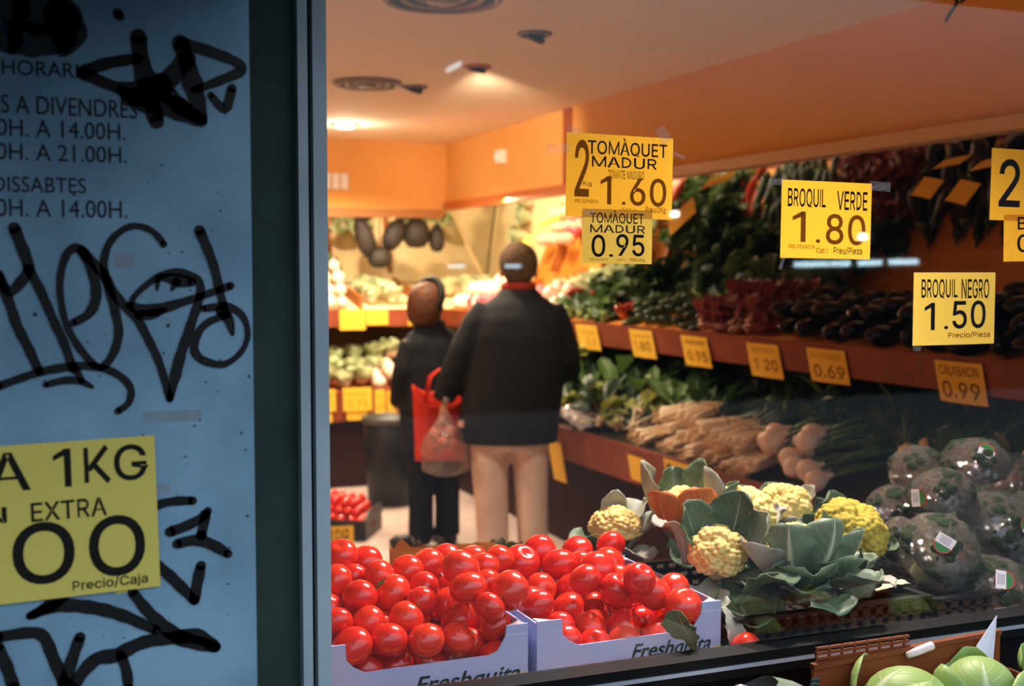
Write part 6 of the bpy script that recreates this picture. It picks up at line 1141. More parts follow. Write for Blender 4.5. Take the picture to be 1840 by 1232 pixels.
# ------------------------------------------------------------------ vegetables on the shelves
def on_upper(x, y): return 1.286 + (x-3.056)*(1.475-1.285)/(3.79-3.056)
def on_lower(x, y): return .716 + (x-2.801)*(1.03-.715)/(3.84-2.801)
m_egg = mat('eggplant_skin', '#0e080e', 0.13, 0.3, coat=0.0, col2='#140a13', nscale=4)
m_eggcap = mat('eggplant_cap', '#4a5a30', 0.7, 0.3)
m_zuc = mat('zucchini_skin', '#22331a', 0.4, 0.4, col2='#30451f', nscale=30)
m_zend = mat('zucchini_stalk', '#8c9a5a', 0.7, 0.3)
m_rad = mat('radish_skin', '#b03038', 0.35, 0.5, col2='#c05058', nscale=20)
m_redleaf = leaf_mat('red_chicory_leaf', '#7a2a30', '#d8a898', '#8c3a30', 0.5, 0.25)
m_gl1 = leaf_mat('dark_green_leaf', '#2c4620', '#8ea26a', '#3d5a2a', 0.5, 0.2)
m_gl2 = leaf_mat('mid_green_leaf', '#48682c', '#a8b878', '#5a7a34', 0.5, 0.25)
m_gl3 = leaf_mat('blue_green_leek_leaf', '#38523c', '#7e9478', '#4a6448', 0.5, 0.2, ribs=1.0, vw=.03)
m_gl4 = leaf_mat('yellow_green_leaf', '#a4a852', '#e2e0b0', '#8e9c46', 0.5, 0.3)
m_lett = leaf_mat('pale_lettuce_leaf', '#e2e8c0', '#f6f6e8', '#cddca4', 0.5, 0.35)
m_wstalk = mat('white_onion_stalk', '#f0dcbc', 0.45, 0.4, col2='#e6c89c', nscale=14)
m_roots = mat('straw_roots', '#d9a874', 0.9, 0.1)
m_bulb = mat('white_onion_skin', '#f2dcc4', 0.35, 0.5, col2='#e8c6a6', nscale=9)
m_pot = mat('pale_potato_skin', '#d9b878', 0.7, 0.3, col2='#c9a462', nscale=9)
m_pep = mat('red_pepper_skin', '#b03a22', 0.25, 0.5, coat=.4)
m_pepst = mat('pepper_stalk', '#5a7030', 0.6, 0.3)
m_band = mat('rubber_band', '#8a4a30', 0.6, 0.3)

def eggplant():
    t = thing('eggplant', '', 'eggplant')
    m = MB(); pts = [(0.008*math.sin(i*.35), -.105+.021*i, 0) for i in range(11)]
    m.tube(pts, [.006, .026, .036, .040, .041, .039, .035, .030, .025, .021, .012], 14); m.build('body', m_egg, t)
    m = MB(); m.tube([(.0, .082, 0), (-.002, .10, 0), (-.004, .112, 0), (-.005, .14, .004)], [.027, .022, .008, .006], 8)
    m.build('stalk', m_eggcap, t); return t
def zucchini():
    t = thing('zucchini', '', 'zucchini')
    m = MB(); pts = [(0.006*math.sin(i*.5), -.10+.02*i, 0) for i in range(11)]
    m.tube(pts, [.008, .018, .021, .022, .022, .021, .0205, .02, .019, .017, .012], 10); m.build('body', m_zuc, t)
    m = MB(); m.tube([(0, .098, 0), (0.002, .125, .002)], [.011, .009], 6); m.build('stalk', m_zend, t); return t
def pepper():
    t = thing('red_pepper', '', 'pepper')
    m = MB(); m.tube([(0, -.11, -.01), (.004, -.08, 0), (.008, -.03, .004), (.006, .03, .002), (0, .07, 0), (0, .078, 0)], [.003, .016, .026, .03, .026, .01], 12); m.build('body', m_pep, t)
    m = MB(); m.tube([(0, .072, 0), (.003, .10, .006), (.012, .125, .016)], [.012, .007, .006], 6); m.build('stalk', m_pepst, t); return t
def leafy(mt, stemmat, n, L, W, seed, spread=60, cat='greens', name='greens_bunch', flat=1.0, ruff=.12, nu=4, nv=8, b1=50):
    """a tied bunch of leaves growing from the base (origin) along +y (up the slope)."""
    rr = random.Random(seed)
    t = thing(name, '', cat)
    m = MB(); st = MB()
    for k in range(n):
        az = rr.uniform(-spread, spread); el = rr.uniform(-8, 42)
        lm = MB(); l = L*rr.uniform(.7, 1.1)
        leaf(lm, l, W*rr.uniform(.7, 1.2), R(rr.uniform(60, 80)), R(rr.uniform(70, 90+b1)), rr.uniform(.1, .35), ruff, seed*97+k, nu=nu, nv=nv, pet=.3)
        M = Matrix.Rotation(R(90+az), 4, 'Z') @ Matrix.Rotation(R(-el+10), 4, 'Y') @ Matrix.Rotation(rr.uniform(-.9, .9), 4, 'X')
        M = Matrix.Translation((rr.uniform(-.02, .02), rr.uniform(-.02, .03), rr.uniform(0, .05))) @ M
        m.merge(lm.xform(M))
        d = M.to_3x3() @ Vector((.95, 0, .3)); p = M.translation
        st.tube([p - d*.03, p + d*l*.32], [.006, .004], 5)
    m.build('leaves', mt, t); st.build('stalks', stemmat, t); return t
def spring_onions(seed, n=9):
    rr = random.Random(seed); t = thing('spring_onion_bunch', '', 'spring onions')
    w = MB(); g = MB(); rt = MB()
    for k in range(n):
        x = (k-n/2)*.014 + rr.uniform(-.004, .004); z = .012 + .016*(k % 3); tw = rr.uniform(-.06, .06)
        w.tube([(x*1.5+tw*.2, -.02, z), (x*1.5+tw*.2, 0, z), (x*1.3, .03, z), (x, .12, z), (x*.8, .17, z)], [.004, .012, .0095, .007, .007], 7)
        for q in range(3):
            dx = rr.uniform(-.05, .05)
            g.tube([(x*.8, .165, z), (x*.8+dx*.4, .26, z+rr.uniform(.0, .03)), (x*.8+dx+rr.uniform(-.05, .05), .40, z+rr.uniform(-.02, .06))], [.006, .006, .002], 5)
        for q in range(5):
            rt.tube([(x*1.5+tw*.2, -.018, z), (x*1.5+tw*.2+rr.uniform(-.012, .012), -.045-rr.uniform(0, .02), z+rr.uniform(-.014, .01))], [.0012, .0004], 3)
    w.build('white_stalks', m_wstalk, t); g.build('green_tops', m_gl3, t); rt.build('roots', m_roots, t)
    m = MB(); m.tube([(-.06, .10, .0), (-.06, .10, .055), (.06, .10, .055), (.06, .10, .0), (-.06, .10, .0)], .003, 5); m.build('rubber_band', m_band, t)
    return t
def onion_bunch(seed, n=4):
    rr = random.Random(seed); t = thing('onion_bunch', '', 'onions')
    g = MB()
    for k in range(n):
        x = (k-(n-1)/2)*.055; z = .036 + .03*(k % 2); y = rr.uniform(-.015, .02)
        b = MB(); b.lathe([(.004, -.036), (.02, -.034), (.034, -.018), (.039, 0), (.034, .02), (.022, .034), (.012, .046), (.008, .065)], 16, 0)
        o = b.build('bulb', m_bulb, t, (x, y, z), (R(-80), rr.uniform(-.3, .3), 0))
        for q in range(3):
            g.tube([(x, y+.05, z), (x*.7+rr.uniform(-.03, .03), .16, z+rr.uniform(0, .03)), (x*.6+rr.uniform(-.10, .10), .36, z+rr.uniform(-.03, .04))], [.008, .007, .002], 5)
    g.build('green_tops', m_gl2, t); return t
def lettuce(seed, mt=None):
    rr = random.Random(seed); t = thing('lettuce', '', 'lettuce'); m = MB()
    for k in range(20):
        lm = MB(); leaf(lm, rr.uniform(.11, .16), rr.uniform(.10, .14), R(rr.uniform(5, 55)), R(rr.uniform(-30, 75)), .35, .22, seed*50+k, base=(.012, 0, 0), nu=7, nv=8, pet=.1)
        m.merge(lm.xform(Matrix.Rotation(k*2.4, 4, 'Z')))
    m.build('leaves', mt or m_lett, t)
    m = MB(); m.ball((0, 0, .05), .05, 12, 8, sc=(1, 1, 1.1)); m.build('heart', m_wstalk, t); return t
def veg_ball(name, cat, mt, r, sq=1.0, tip=False):
    t = thing(name, '', cat)
    m = MB(); m.lathe([(.004, -r*sq), (r*.5, -r*.88*sq), (r*.88, -r*.5*sq), (r, 0), (r*.88, r*.5*sq), (r*.5, r*.85*sq), (r*.2, r*sq), (r*.12, r*(sq+.25 if tip else sq))], 14); m.build('body', mt, t)
    m = MB(); m.tube([(0, 0, -r*sq*.96), (.003, .002, -r*sq-.018)], [.004, .001], 5); m.build('root', m_roots, t); return t
def place(proto, used, loc, rot, label, group, s=1.0):
    if not used[0]:
        used[0] = True; o = proto; o.location = loc; o.rotation_euler = rot; o.scale = (s, s, s); o['label'] = label; o['group'] = group; return o
    return dup(proto, loc, rot, s, label, group)
rnd = random.Random(77)
SL = math.atan2(.19, .734)
def heap(protos, cells, fn, label, group, s=(.9, 1.1), jit=.012, rots=None):
    """cells: (x, y, extra height); fn gives the board height."""
    for k, (x, y, dz) in enumerate(cells):
        p, used = protos[k % len(protos)]
        xx, yy = x + rnd.uniform(-jit, jit), y + rnd.uniform(-jit, jit)
        rot = rots(k) if rots else (0, 0, rnd.uniform(0, 6))
        lab = label(k, xx, yy) if callable(label) else label
        place(p, used, (xx, yy, fn(xx, yy) + dz), rot, lab, group, rnd.uniform(*s))

# eggplants, upper right shelf nearest the window
eg = [(eggplant(), [False])]
cells = []
for j in range(10):
    y = 3.05 + j*.155
    for i in range(4):
        cells.append((3.12 + .105*i, y + .03*(i % 2), .045))
    for i in range(3):
        cells.append((3.17 + .105*i, y + .07, .105))
for y in (2.95, 3.05, 3.16, 3.27): cells += [(3.18, y, .16), (3.30, y+.03, .17)]
def egl(k, x, y):
    d = 'front' if x < 3.17 else ('middle' if x < 3.32 else 'back')
    return 'glossy eggplant on the upper right shelf, %s row' % d
heap(eg, cells, on_upper, egl, 'eggplants on the upper right shelf', rots=lambda k: (R(rnd.uniform(-8, 8)), R(rnd.uniform(0, 360)), R(-90 + rnd.uniform(-28, 28))))
# red chicory / radishes
rc = [(leafy(m_redleaf, mat('pink_stalk', '#d8b0a0', .5, .4), 20, .15, .10, 5, 70, 'chicory', 'red_chicory', ruff=.2), [False])]
cells = [(3.10 + .13*i, 4.70 + .13*j, .03 + .04*(i == 1)) for j in range(4) for i in range(3)]
heap(rc, cells, on_upper, 'ruffled red chicory above the 1.20 tag', 'red chicory on the upper shelf', rots=lambda k: (R(rnd.uniform(0, 25)), 0, R(-90 + rnd.uniform(-60, 60))))
# zucchini
zu = [(zucchini(), [False])]
cells = []
for j in range(9):
    y = 5.20 + j*.085
    for i in range(3): cells.append((3.14 + .19*i, y, .022))
    for i in range(2): cells.append((3.20 + .19*i, y+.04, .062))
    cells.append((3.24, y+.02, .10))
heap(zu, cells, on_upper, lambda k, x, y: 'dark zucchini in the upper right shelf heap, %s' % ('front' if x < 3.18 else 'middle' if x < 3.3 else 'back'), 'zucchini on the upper right shelf', rots=lambda k: (R(14), R(rnd.uniform(0, 360)), R(-90 + rnd.uniform(-12, 12))))
pp = [(pepper(), [False])]
heap(pp, [(3.10, 6.02, .06), (3.20, 6.05, .06), (3.30, 5.98, .05), (3.22, 6.14, .06), (3.36, 6.1, .05), (3.30, 6.3, .12), (3.22, 6.45, .14), (3.34, 6.6, .13), (3.2, 6.8, .13), (3.3, 7.0, .10), (3.2, 7.15, .1)], on_upper,
     lambda k, x, y: 'red pepper lying over the front edge of the upper right shelf, beside the zucchini' if k == 0 else 'long red pepper among the upper shelf greens', 'red peppers on the upper shelf', rots=lambda k: (R(-8), R(rnd.uniform(0, 360)), R(-90 + rnd.uniform(-50, 50))) if k else (R(28), 0, R(130)))
# leafy greens, far upper shelf and tall bunches at the back of it
g1 = [(leafy(m_gl1, m_zend, 34, .20, .09, 11, 75, name='greens_bunch', ruff=.22), [False]), (leafy(m_gl2, m_zend, 34, .18, .08, 12, 75, name='greens_bunch', ruff=.25), [False])]
cells = [(3.10 + .15*i, 6.18 + .17*j, .02 + .03*i) for j in range(4) for i in range(3)]
heap(g1, cells, on_upper, lambda k, x, y: 'curly greens beside the man’s shoulder, %s row' % ('front' if x < 3.17 else 'middle' if x < 3.32 else 'back'), 'curly greens on the upper right shelf', rots=lambda k: (R(rnd.uniform(5, 25)), R(rnd.uniform(-30, 30)), R(-90 + rnd.uniform(-70, 70))))
cells = [(3.46 + .10*(j % 2), 4.75 + .17*j, .02) for j in range(9)]
heap(g1, cells, on_upper, lambda k, x, y: 'dark greens standing at the back behind the zucchini', 'dark greens at the back of the upper shelf', s=(1.0, 1.35), rots=lambda k: (R(rnd.uniform(20, 50)), R(rnd.uniform(-30, 30)), R(-90 + rnd.uniform(-70, 70))))
# fennel-white heads and red things right of the man's head
wl_ = [(veg_ball('white_turnip', 'turnip', m_bulb, .05, 1.1, True), [False])]
heap(wl_, [(3.14 + .1*(i % 3), 6.95 + .10*(i//3), .06 + .07*(i % 2)) for i in range(9)], on_upper, 'white turnip just right of the man’s head', 'white turnips on the upper right shelf')
rd = [(veg_ball('radish', 'radish', m_rad, .032, 1.0, True), [False])]
heap(rd, [(3.10 + .07*(i % 5), 7.4 + .075*(i//5), .035 + .04*(i % 2)) for i in range(70)], on_upper, 'pinkish red radish heaped in the far corner of the upper right shelf', 'radishes in the far corner', s=(.9, 1.3))
heap(wl_, [(3.12 + .11*(i % 4), 8.25 + .11*(i//4), .05 + .07*(i % 2)) for i in range(20)], on_upper, 'white turnip in the far corner beyond the radishes', 'white turnips in the far corner')
# ---- lower right shelf
cells = [(2.90 + .16*i, 4.95 + .17*j, .03 + .05*i) for j in range(13) for i in range(4) if not (i == 0 and j < 3)]
g2 = [(leafy(m_gl1, m_zend, 26, .26, .10, 21, 65, ruff=.15), [False]), (leafy(m_gl3, m_wstalk, 26, .30, .06, 22, 55, ruff=.06, name='leek_bunch', cat='leeks'), [False]), (leafy(m_gl2, m_zend, 24, .24, .10, 23, 70, ruff=.2), [False]), (leafy(m_gl1, m_zend, 26, .24, .12, 24, 65, ruff=.2), [False])]
heap(g2, cells, on_lower, lambda k, x, y: 'leafy bunch on the lower right shelf, %s row' % ('front' if x < 2.98 else 'second' if x < 3.14 else 'third' if x < 3.3 else 'back'), 'green bunches on the lower right shelf', s=(.9, 1.25), rots=lambda k: (R(rnd.uniform(4, 16)), R(rnd.uniform(-25, 25)), R(-90 + rnd.uniform(-55, 55))))
y1 = [(leafy(m_gl4, m_wstalk, 16, .17, .08, 31, 70, ruff=.2, name='yellowing_greens', cat='greens'), [False])]
heap(y1, [(2.88, 6.25, .05), (2.92, 6.0, .10), (3.0, 6.5, .25), (2.86, 5.75, .06), (2.95, 5.5, .10), (2.9, 6.55, .06)], on_lower, 'yellowish wilting bunch on the lower right shelf beside the man', 'yellowing bunches on the lower shelf', rots=lambda k: (R(10), 0, R(-90 + rnd.uniform(-90, 90))))
so = [(spring_onions(s), [False]) for s in (41, 42, 43)]
cells = [(2.86, 5.28, .02), (2.90, 5.12, .06), (2.86, 5.02, .01), (2.90, 4.90, .05), (2.84, 4.80, .015), (2.88, 4.68, .06), (2.84, 4.58, .01), (2.88, 4.47, .055), (2.83, 4.38, .01), (2.92, 5.20, .11), (2.93, 4.99, .12), (2.90, 4.78, .11), (2.86, 4.54, .10), (2.83, 4.30, .03), (2.84, 4.42, .11)]
heap(so, cells, on_lower, lambda k, x, y: 'spring onion bunch, white ends forward, on the lower right shelf', 'spring onions on the lower right shelf', s=(.95, 1.15), rots=lambda k: (R(rnd.uniform(8, 22)), R(rnd.uniform(-15, 15)), R(-98 + rnd.uniform(-22, 22))))
ob = [(onion_bunch(51), [False]), (onion_bunch(52, 3), [False])]
heap(ob, [(2.90, 4.22, .10), (2.86, 4.05, .05), (2.93, 4.05, .10), (2.84, 3.92, .02)], on_lower, lambda k, x, y: ['bunch of big white onions farthest back, right of the spring onions', 'bunch of white onions at the front edge of the lower right shelf', 'bunch of white onions resting on top of its neighbour', 'bunch of white onions nearest the broccoli'][k],
     'onion bunches on the lower right shelf', s=(1.05, 1.2), rots=lambda k: (R(12), 0, R(-125 + rnd.uniform(-12, 12))))
g3 = [(leafy(m_gl1, m_zend, 30, .30, .11, 61, 70, ruff=.15), [False]), (leafy(m_gl3, m_zend, 28, .34, .05, 62, 50, ruff=.05, name='leek_bunch', cat='leeks'), [False])]
cells = [(2.95 + .17*i, 2.75 + .19*j, .03 + .05*i) for j in range(10) for i in range(4) if not (i == 0 and j > 4)]
heap(g3, cells, on_lower, lambda k, x, y: 'dark bunch in the shade behind the wrapped broccoli, %s row' % ('front' if x < 3.04 else 'second' if x < 3.2 else 'third' if x < 3.37 else 'back'), 'dark bunches behind the broccoli', s=(.9, 1.2), rots=lambda k: (R(rnd.uniform(2, 14)), R(rnd.uniform(-25, 25)), R(-90 + rnd.uniform(-50, 50))))
po = [(veg_ball('potato', 'potato', m_pot, .04, .85), [False])]
heap(po, [(2.98, 2.92, .24), (3.02, 2.84, .26), (2.94, 2.80, .24), (3.05, 2.95, .28), (3.0, 2.76, .29), (2.99, 3.52, .17), (3.03, 3.47, .18)], on_lower, lambda k, x, y: 'pale potato at the right edge, above the wrapped broccoli' if k < 5 else 'pale potato alone in the dark, left of the topmost broccoli', 'potatoes on the lower shelf', s=(.9, 1.3))
# clear plastic pack on the front edge
t = thing('vegetable_pack', 'clear plastic pack of pale vegetables on the lower right shelf, beside the man', 'plastic pack', (2.84, 5.98, .80), (R(8), R(14), R(-84)))
m = MB(); m.grid(lambda u, v: (-.15+.30*u + .006*math.sin(v*19), -.09+.18*v + .005*math.sin(u*23), .05*math.sin(PI*u)**.5*math.sin(PI*v)**.5 + .006*math.sin(u*17+v*11)), 16, 12)
m.grid(lambda u, v: (-.15+.30*u, .09-.18*v, -.02*math.sin(PI*u)*math.sin(PI*v)), 8, 6); m.build('film', clear_mat('pack_film', (.95, .95, .95), body=.35, bodycol=(.8, .7, .62), rough=.12, bump=.6, bscale=30), t)
for k in range(6):
    m = MB(); m.tube([(-.10+.04*k, -.06, .012), (-.10+.04*k, 0, .016), (-.10+.04*k, .06, .012)], [.010, .016, .010], 8); m.build('endive', m_wstalk, t)
# ---- back shelf
def on_bup(x, y): return 1.286 + (y-8.932)*(.19/.928)
def on_blo(x, y): return .70 + (y-8.632)*(.28/1.118)
lt = [(lettuce(71), [False]), (lettuce(72), [False])]
cells = [(1.95 + .145*i, 8.74 + .02*(i % 2), .0 + .02*(i % 2)) for i in range(4)] + [(1.9 + .15*i, 8.90, .04) for i in range(5)] + [(1.95 + .15*i, 9.05, .08) for i in range(5)] + [(2.66, 8.95, .14), (2.56, 8.98, .12), (2.70, 9.05, .12)]
heap(lt, cells, on_blo, lambda k, x, y: 'pale frilly lettuce on the back shelf, %s' % ('front row' if k < 4 else 'second row' if k < 9 else 'third row' if k < 14 else 'raised end near the woman'), 'lettuces on the back shelf')
heap(wl_, [(2.50 + .10*(i % 3), 8.70 + .09*(i//3), .05 + .06*((i+i//3) % 2)) for i in range(9)], on_blo, 'white turnip on the back shelf, right of the lettuces', 'white turnips on the back shelf')
heap(rd, [(2.68 + .06*(i % 2), 8.68 + .06*(i//2), .07) for i in range(6)], on_blo, 'pinkish radish at the end of the back shelf, beside the woman', 'radishes on the back shelf')
heap(wl_, [(1.9 + .10*(i % 5), 8.99 + .10*(i//5), .05 + .07*(i//5)) for i in range(20)], on_bup, 'white turnip on the back shelf’s upper tier by the frame', 'white turnips on the upper back shelf')
heap(g1, [(2.0, 9.42, .10), (2.12, 9.40, .12), (2.24, 9.44, .10), (1.9, 9.42, .10)], on_bup, 'bunch of greens high on the back shelf behind the white turnips', 'greens on the upper back shelf', rots=lambda k: (R(60), 0, R(rnd.uniform(-30, 30))))
heap(lt, [(3.35 + .14*(i % 3), 7.05 + .15*(i//3), .03) for i in range(9)], on_upper, 'pale lettuce at the upper right shelf’s back, beyond the turnips', 'lettuces at the back of the upper shelf')
heap(lt, [(2.55 + .15*(i % 2), 9.10 + .15*(i//2), .02) for i in range(6)] + [(3.10 + .15*i, 9.3, .04) for i in range(4)], on_bup, 'pale lettuce in the far corner of the back shelf’s upper tier', 'lettuces in the far corner')
# dark bundles hanging from the back bulkhead
m_hang = mat('dark_net_bag', '#2a241e', .6, .4, col2='#3c352c', nscale=9, bump=.4, bscale=60)
HANG = [(2.554, 9.3, 1.851, 0.077, 0.165, -18, 'greyish hanging bag at the left of the dark bundles'), (2.674, 9.3, 1.691, 0.094, 0.083, 0, 'round dark bag hanging lowest of the bundles'), (2.793, 9.3, 1.875, 0.083, 0.132, 25, 'dark bag with pale edge in the middle of the bundles'), (2.976, 9.3, 1.886, 0.11, 0.121, 0, 'broad black bag hanging right of the middle'), (3.148, 9.3, 1.844, 0.066, 0.11, 0, 'oval black bag hanging at the right end of the bundles')]
for k, (x, y, z, r, h, roll, lab) in enumerate(HANG):
    t = thing('hanging_bag', lab, 'hanging bag', (x, y, z), (0, R(roll), 0), 'dark bags hanging under the back bulkhead')
    m = MB(); m.lathe([(.01, -h), (r*.6, -h*.92), (r*.95, -h*.5), (r, 0), (r*.85, h*.5), (r*.45, h*.88), (r*.15, h*1.05)], 16); m.build('bag', m_hang, t)
    m = MB(); m.tube([(0, 0, h), (0, 0, 2.06-z if abs(roll) < 20 else h+.12)], .006, 6); m.build('cord', m_band, t)

# look-alikes in one heap are told apart by their order along the shelf
def order_labels():
    by = {}
    for o in scene.objects:
        if o.parent is None and o.get('label') and o.get('group'): by.setdefault((o['group'], o['label']), []).append(o)
    for (g, lab), L in by.items():
        if not 1 < len(L) <= 39 or 'underneath' in lab or 'floor' in lab: continue
        back = 'back shelf' in g or 'upper back' in g or 'lettuces in the far' in g
        L.sort(key=(lambda o: o.location.x) if back else (lambda o: o.location.y))
        for k, o in enumerate(L): o['label'] = '%s, %s from %s' % (lab, ORD[k], 'the left' if back else 'the window')
order_labels()

# ------------------------------------------------------------------ people
def rings(mb, R_, seg=24, mi=0):
    """stacked ellipses (z, cx, cy, rx, ry)"""
    vs = []; fs = []
    for z, cx, cy, rx, ry in R_:
        for k in range(seg):
            a = 2*PI*k/seg
            vs.append((cx + rx*math.cos(a), cy + ry*math.sin(a), z))
    n = len(R_)
    for i in range(n-1):
        for k in range(seg):
            k2 = (k+1) % seg
            fs.append((i*seg+k, i*seg+k2, (i+1)*seg+k2, (i+1)*seg+k))
    fs.append(tuple(range(seg-1, -1, -1))); fs.append(tuple(range((n-1)*seg, n*seg)))
    mb.add(vs, fs, mi); return mb
def soft(o, vox=.012, it=4, fac=.5):
    r = mod(o, 'REMESH'); r.mode = 'VOXEL'; r.voxel_size = vox; r.use_smooth_shade = True
    s = mod(o, 'SMOOTH'); s.factor = fac; s.iterations = it
    return o
m_skin = mat('warm_skin', '#c98a66', 0.55, 0.35, col2='#bd7c58', nscale=20, sub=.08)
m_jacket = mat('black_navy_padded_jacket', '#0e1014', 0.75, 0.3, col2='#14171b', nscale=7, bump=.35, bscale=16)
m_coat = mat('black_coat_cloth', '#14161a', 0.85, 0.25, col2='#1b1e22', nscale=9, bump=.25, bscale=22)
m_beige = mat('beige_trouser_cloth', '#e6cdb8', 0.85, 0.2, col2='#dcc0aa', nscale=6, bump=.35, bscale=14)
m_dktrou = mat('black_trouser_cloth', '#141518', 0.85, 0.2)
m_redcol = mat('red_collar_knit', '#8c2c1c', 0.85, 0.2)
m_hairg = mat('short_brown_grey_hair', '#46321f', 0.8, 0.2, col2='#644a32', nscale=55, bump=.5, bscale=120)
m_hairb = mat('auburn_brown_hair', '#482a16', 0.6, 0.3, col2='#64391c', nscale=35, bump=.4, bscale=80)
m_shoe = mat('black_shoe_leather', '#101010', 0.4, 0.4)
m_shoew = mat('white_shoe_stripe', '#d8d2c8', 0.5, 0.3)
m_eye = mat('eye_white', '#e8e0d4', 0.3, 0.5)
m_lips = mat('lip_skin', '#a4584a', 0.5, 0.4)

def head_parts(mb, c, s=1.0, yaw=0.0):
    """skull, jaw, nose, ears added to the body mesh; the face looks along +y before the yaw."""
    h = MB()
    h.ball((0, -.012, .03), .092, 20, 14, sc=(.84, 1.02, 1.0))
    h.ball((0, .022, -.045), .066, 18, 12, sc=(.86, .98, 1.12))
    h.ball((0, .058, -.085), .030, 12, 8, sc=(1.1, .9, .8))
    h.tube([(0, .070, .022), (0, .094, -.012), (0, .104, -.026), (0, .082, -.034)], [.010, .013, .016, .009], 8)
    for sx in (-1, 1):
        h.ball((sx*.036, .066, .018), .015, 8, 6, sc=(1.2, .6, .8))
        h.ball((sx*.078, -.008, -.012), .026, 10, 8, sc=(.34, .75, 1.15))
        h.ball((sx*.042, .052, -.03), .024, 8, 6, sc=(1, .8, .9))
    M = Matrix.Translation(c) @ Matrix.Rotation(yaw, 4, 'Z') @ Matrix.Scale(s, 4)
    mb.merge(h.xform(M)); return M
def face_bits(root, M):
    for sx in (-1, 1):
        m = MB(); m.ball((sx*.034, .0745, .016), .0105, 10, 8, sc=(1.2, .7, .8)); m.xform(M); m.build('eye', m_eye, root)
    m = MB(); m.tube([(-.022, .079, -.058), (0, .090, -.056), (.022, .079, -.058)], [.003, .0065, .003], 8); m.xform(M); m.build('mouth', m_lips, root)
def hand(mb, wrist, d, palm_n, s=1.0, curl=1.0, side=1):
    """palm + five bent fingers added to the body mesh; d = direction of the hand, palm_n = palm facing."""
    d = Vector(d).normalized(); n = Vector(palm_n); n = (n - d*n.dot(d)).normalized(); w = d.cross(n)*side
    P = Vector(wrist)
    mb.tube([P - d*.02, P + d*.02, P + d*.055, P + d*.088], [.026*s, .030*s, .036*s, .033*s], 12, flat=.55, upv=n)
    for k, (off, L) in enumerate([(-.029, .066), (-.010, .076), (.010, .072), (.028, .056)]):
        b = P + d*.080*s + w*off*s; dirs = [.35*curl, .95*curl, 1.55*curl]; pts = [b - d*.015]; q = b
        pts.append(q)
        for j, seg in enumerate((.45, .32, .23)):
            a = dirs[j]; q = q + (d*math.cos(a) + n*math.sin(a))*L*seg*s; pts.append(q)
        mb.tube(pts, [.0095*s, .0095*s, .009*s, .0082*s, .007*s], 8)
    b = P + d*.028*s - w*.030*s
    t1 = b + (-w*.7 + d*.6 + n*.3).normalized()*.034*s; t2 = t1 + (d*.7 + n*.75 - w*.05).normalized()*.034*s
    mb.tube([b + w*.012, b, t1, t2], [.012*s, .0125*s, .0105*s, .008*s], 8)

# ---- man seen from behind (x to his right, +y the way he faces)
man = thing('person', 'man seen from behind in a black jacket and beige trousers, holding a clear bag', 'person', (2.452, 6.045, 0.0), (0, 0, R(-20)), None)
b = MB()
Mh = head_parts(b, Vector((.05, .02, 1.592)), 1.20, R(-4))
b.tube([(.05, -.005, 1.40), (.05, .0, 1.47), (.05, .01, 1.56)], [.075, .062, .06], 16)
rings(b, [(.80, .0, 0, .16, .11), (.95, .01, 0, .17, .12), (1.1, .03, 0, .17, .12), (1.3, .045, 0, .18, .115), (1.40, .05, 0, .15, .09), (1.45, .05, 0, .08, .07)])
for pts, rad in ([[(-.10, 0, .85), (-.105, .005, .50), (-.10, -.01, .09)], [.085, .06, .042]], [[(.11, 0, .85), (.115, .015, .50), (.115, 0, .09)], [.085, .06, .042]]): b.tube(pts, rad, 14)
b.tube([(-.10, 0, 1.39), (-.235, -.01, 1.14), (-.345, .03, .905)], [.06, .046, .034], 12)
b.tube([(.21, 0, 1.39), (.29, .02, 1.12), (.24, .27, 1.03)], [.06, .046, .034], 12)
hand(b, (-.352, .032, .885), (-.12, .04, -1), (1, .25, 0), 1.0, 1.15, -1)
hand(b, (.235, .275, 1.028), (-.2, 1, 0), (-1, -.2, 0), 1.0, .9, 1)
for sx in (-.10, .115): b.tube([(sx, -.05, .05), (sx, .03, .04), (sx+.01, .14, .03)], [.035, .036, .03], 10)
soft(b.build('body', m_skin, man), .0075, 2)
face_bits(man, Mh)
h = MB(); h.ball((0, -.02, .034), .1, 22, 14, sc=(.88, .98, .95)); h.ball((0, -.056, -.012), .06, 14, 10, sc=(1.18, .75, .85))
h.xform(Mh)
h.v = [p for p in h.v]; soft(h.build('hair', m_hairg, man), .010, 3)
j = MB()
rings(j, [(.672, -.005, 0, .262, .168), (.70, -.005, 0, .268, .175), (.80, .0, 0, .272, .182), (.95, .02, .0, .270, .185), (1.1, .045, -.005, .272, .185), (1.25, .052, -.008, .268, .178), (1.34, .052, -.008, .245, .16), (1.41, .052, -.005, .195, .13), (1.46, .05, .0, .125, .10), (1.505, .05, .005, .086, .085)], 28)
j.tube([(-.105, 0, 1.385), (-.17, -.01, 1.30), (-.245, -.015, 1.16), (-.30, .0, 1.04), (-.35, .028, .915), (-.355, .03, .895)], [.088, .088, .082, .075, .062, .056], 16)
j.tube([(.205, 0, 1.385), (.255, -.005, 1.28), (.30, .015, 1.14), (.315, .06, 1.06), (.28, .18, 1.03), (.25, .25, 1.03)], [.09, .088, .083, .08, .07, .056], 16)
for z, w in ((.80, .275), (1.02, .275), (1.24, .27)): pass
soft(j.build('jacket', m_jacket, man), .013, 5)
c = MB(); c.lathe([(.082, 0), (.094, .004), (.093, .030), (.080, .044), (.070, .040), (.072, .0)], 24, 0, (.05, .006, 1.487), 1.0, 1.0, close=False); c.build('collar', m_redcol, man)
tr = MB()
rings(tr, [(.64, .005, 0, .205, .135), (.78, .005, 0, .20, .14), (.90, .01, 0, .19, .13)], 24)
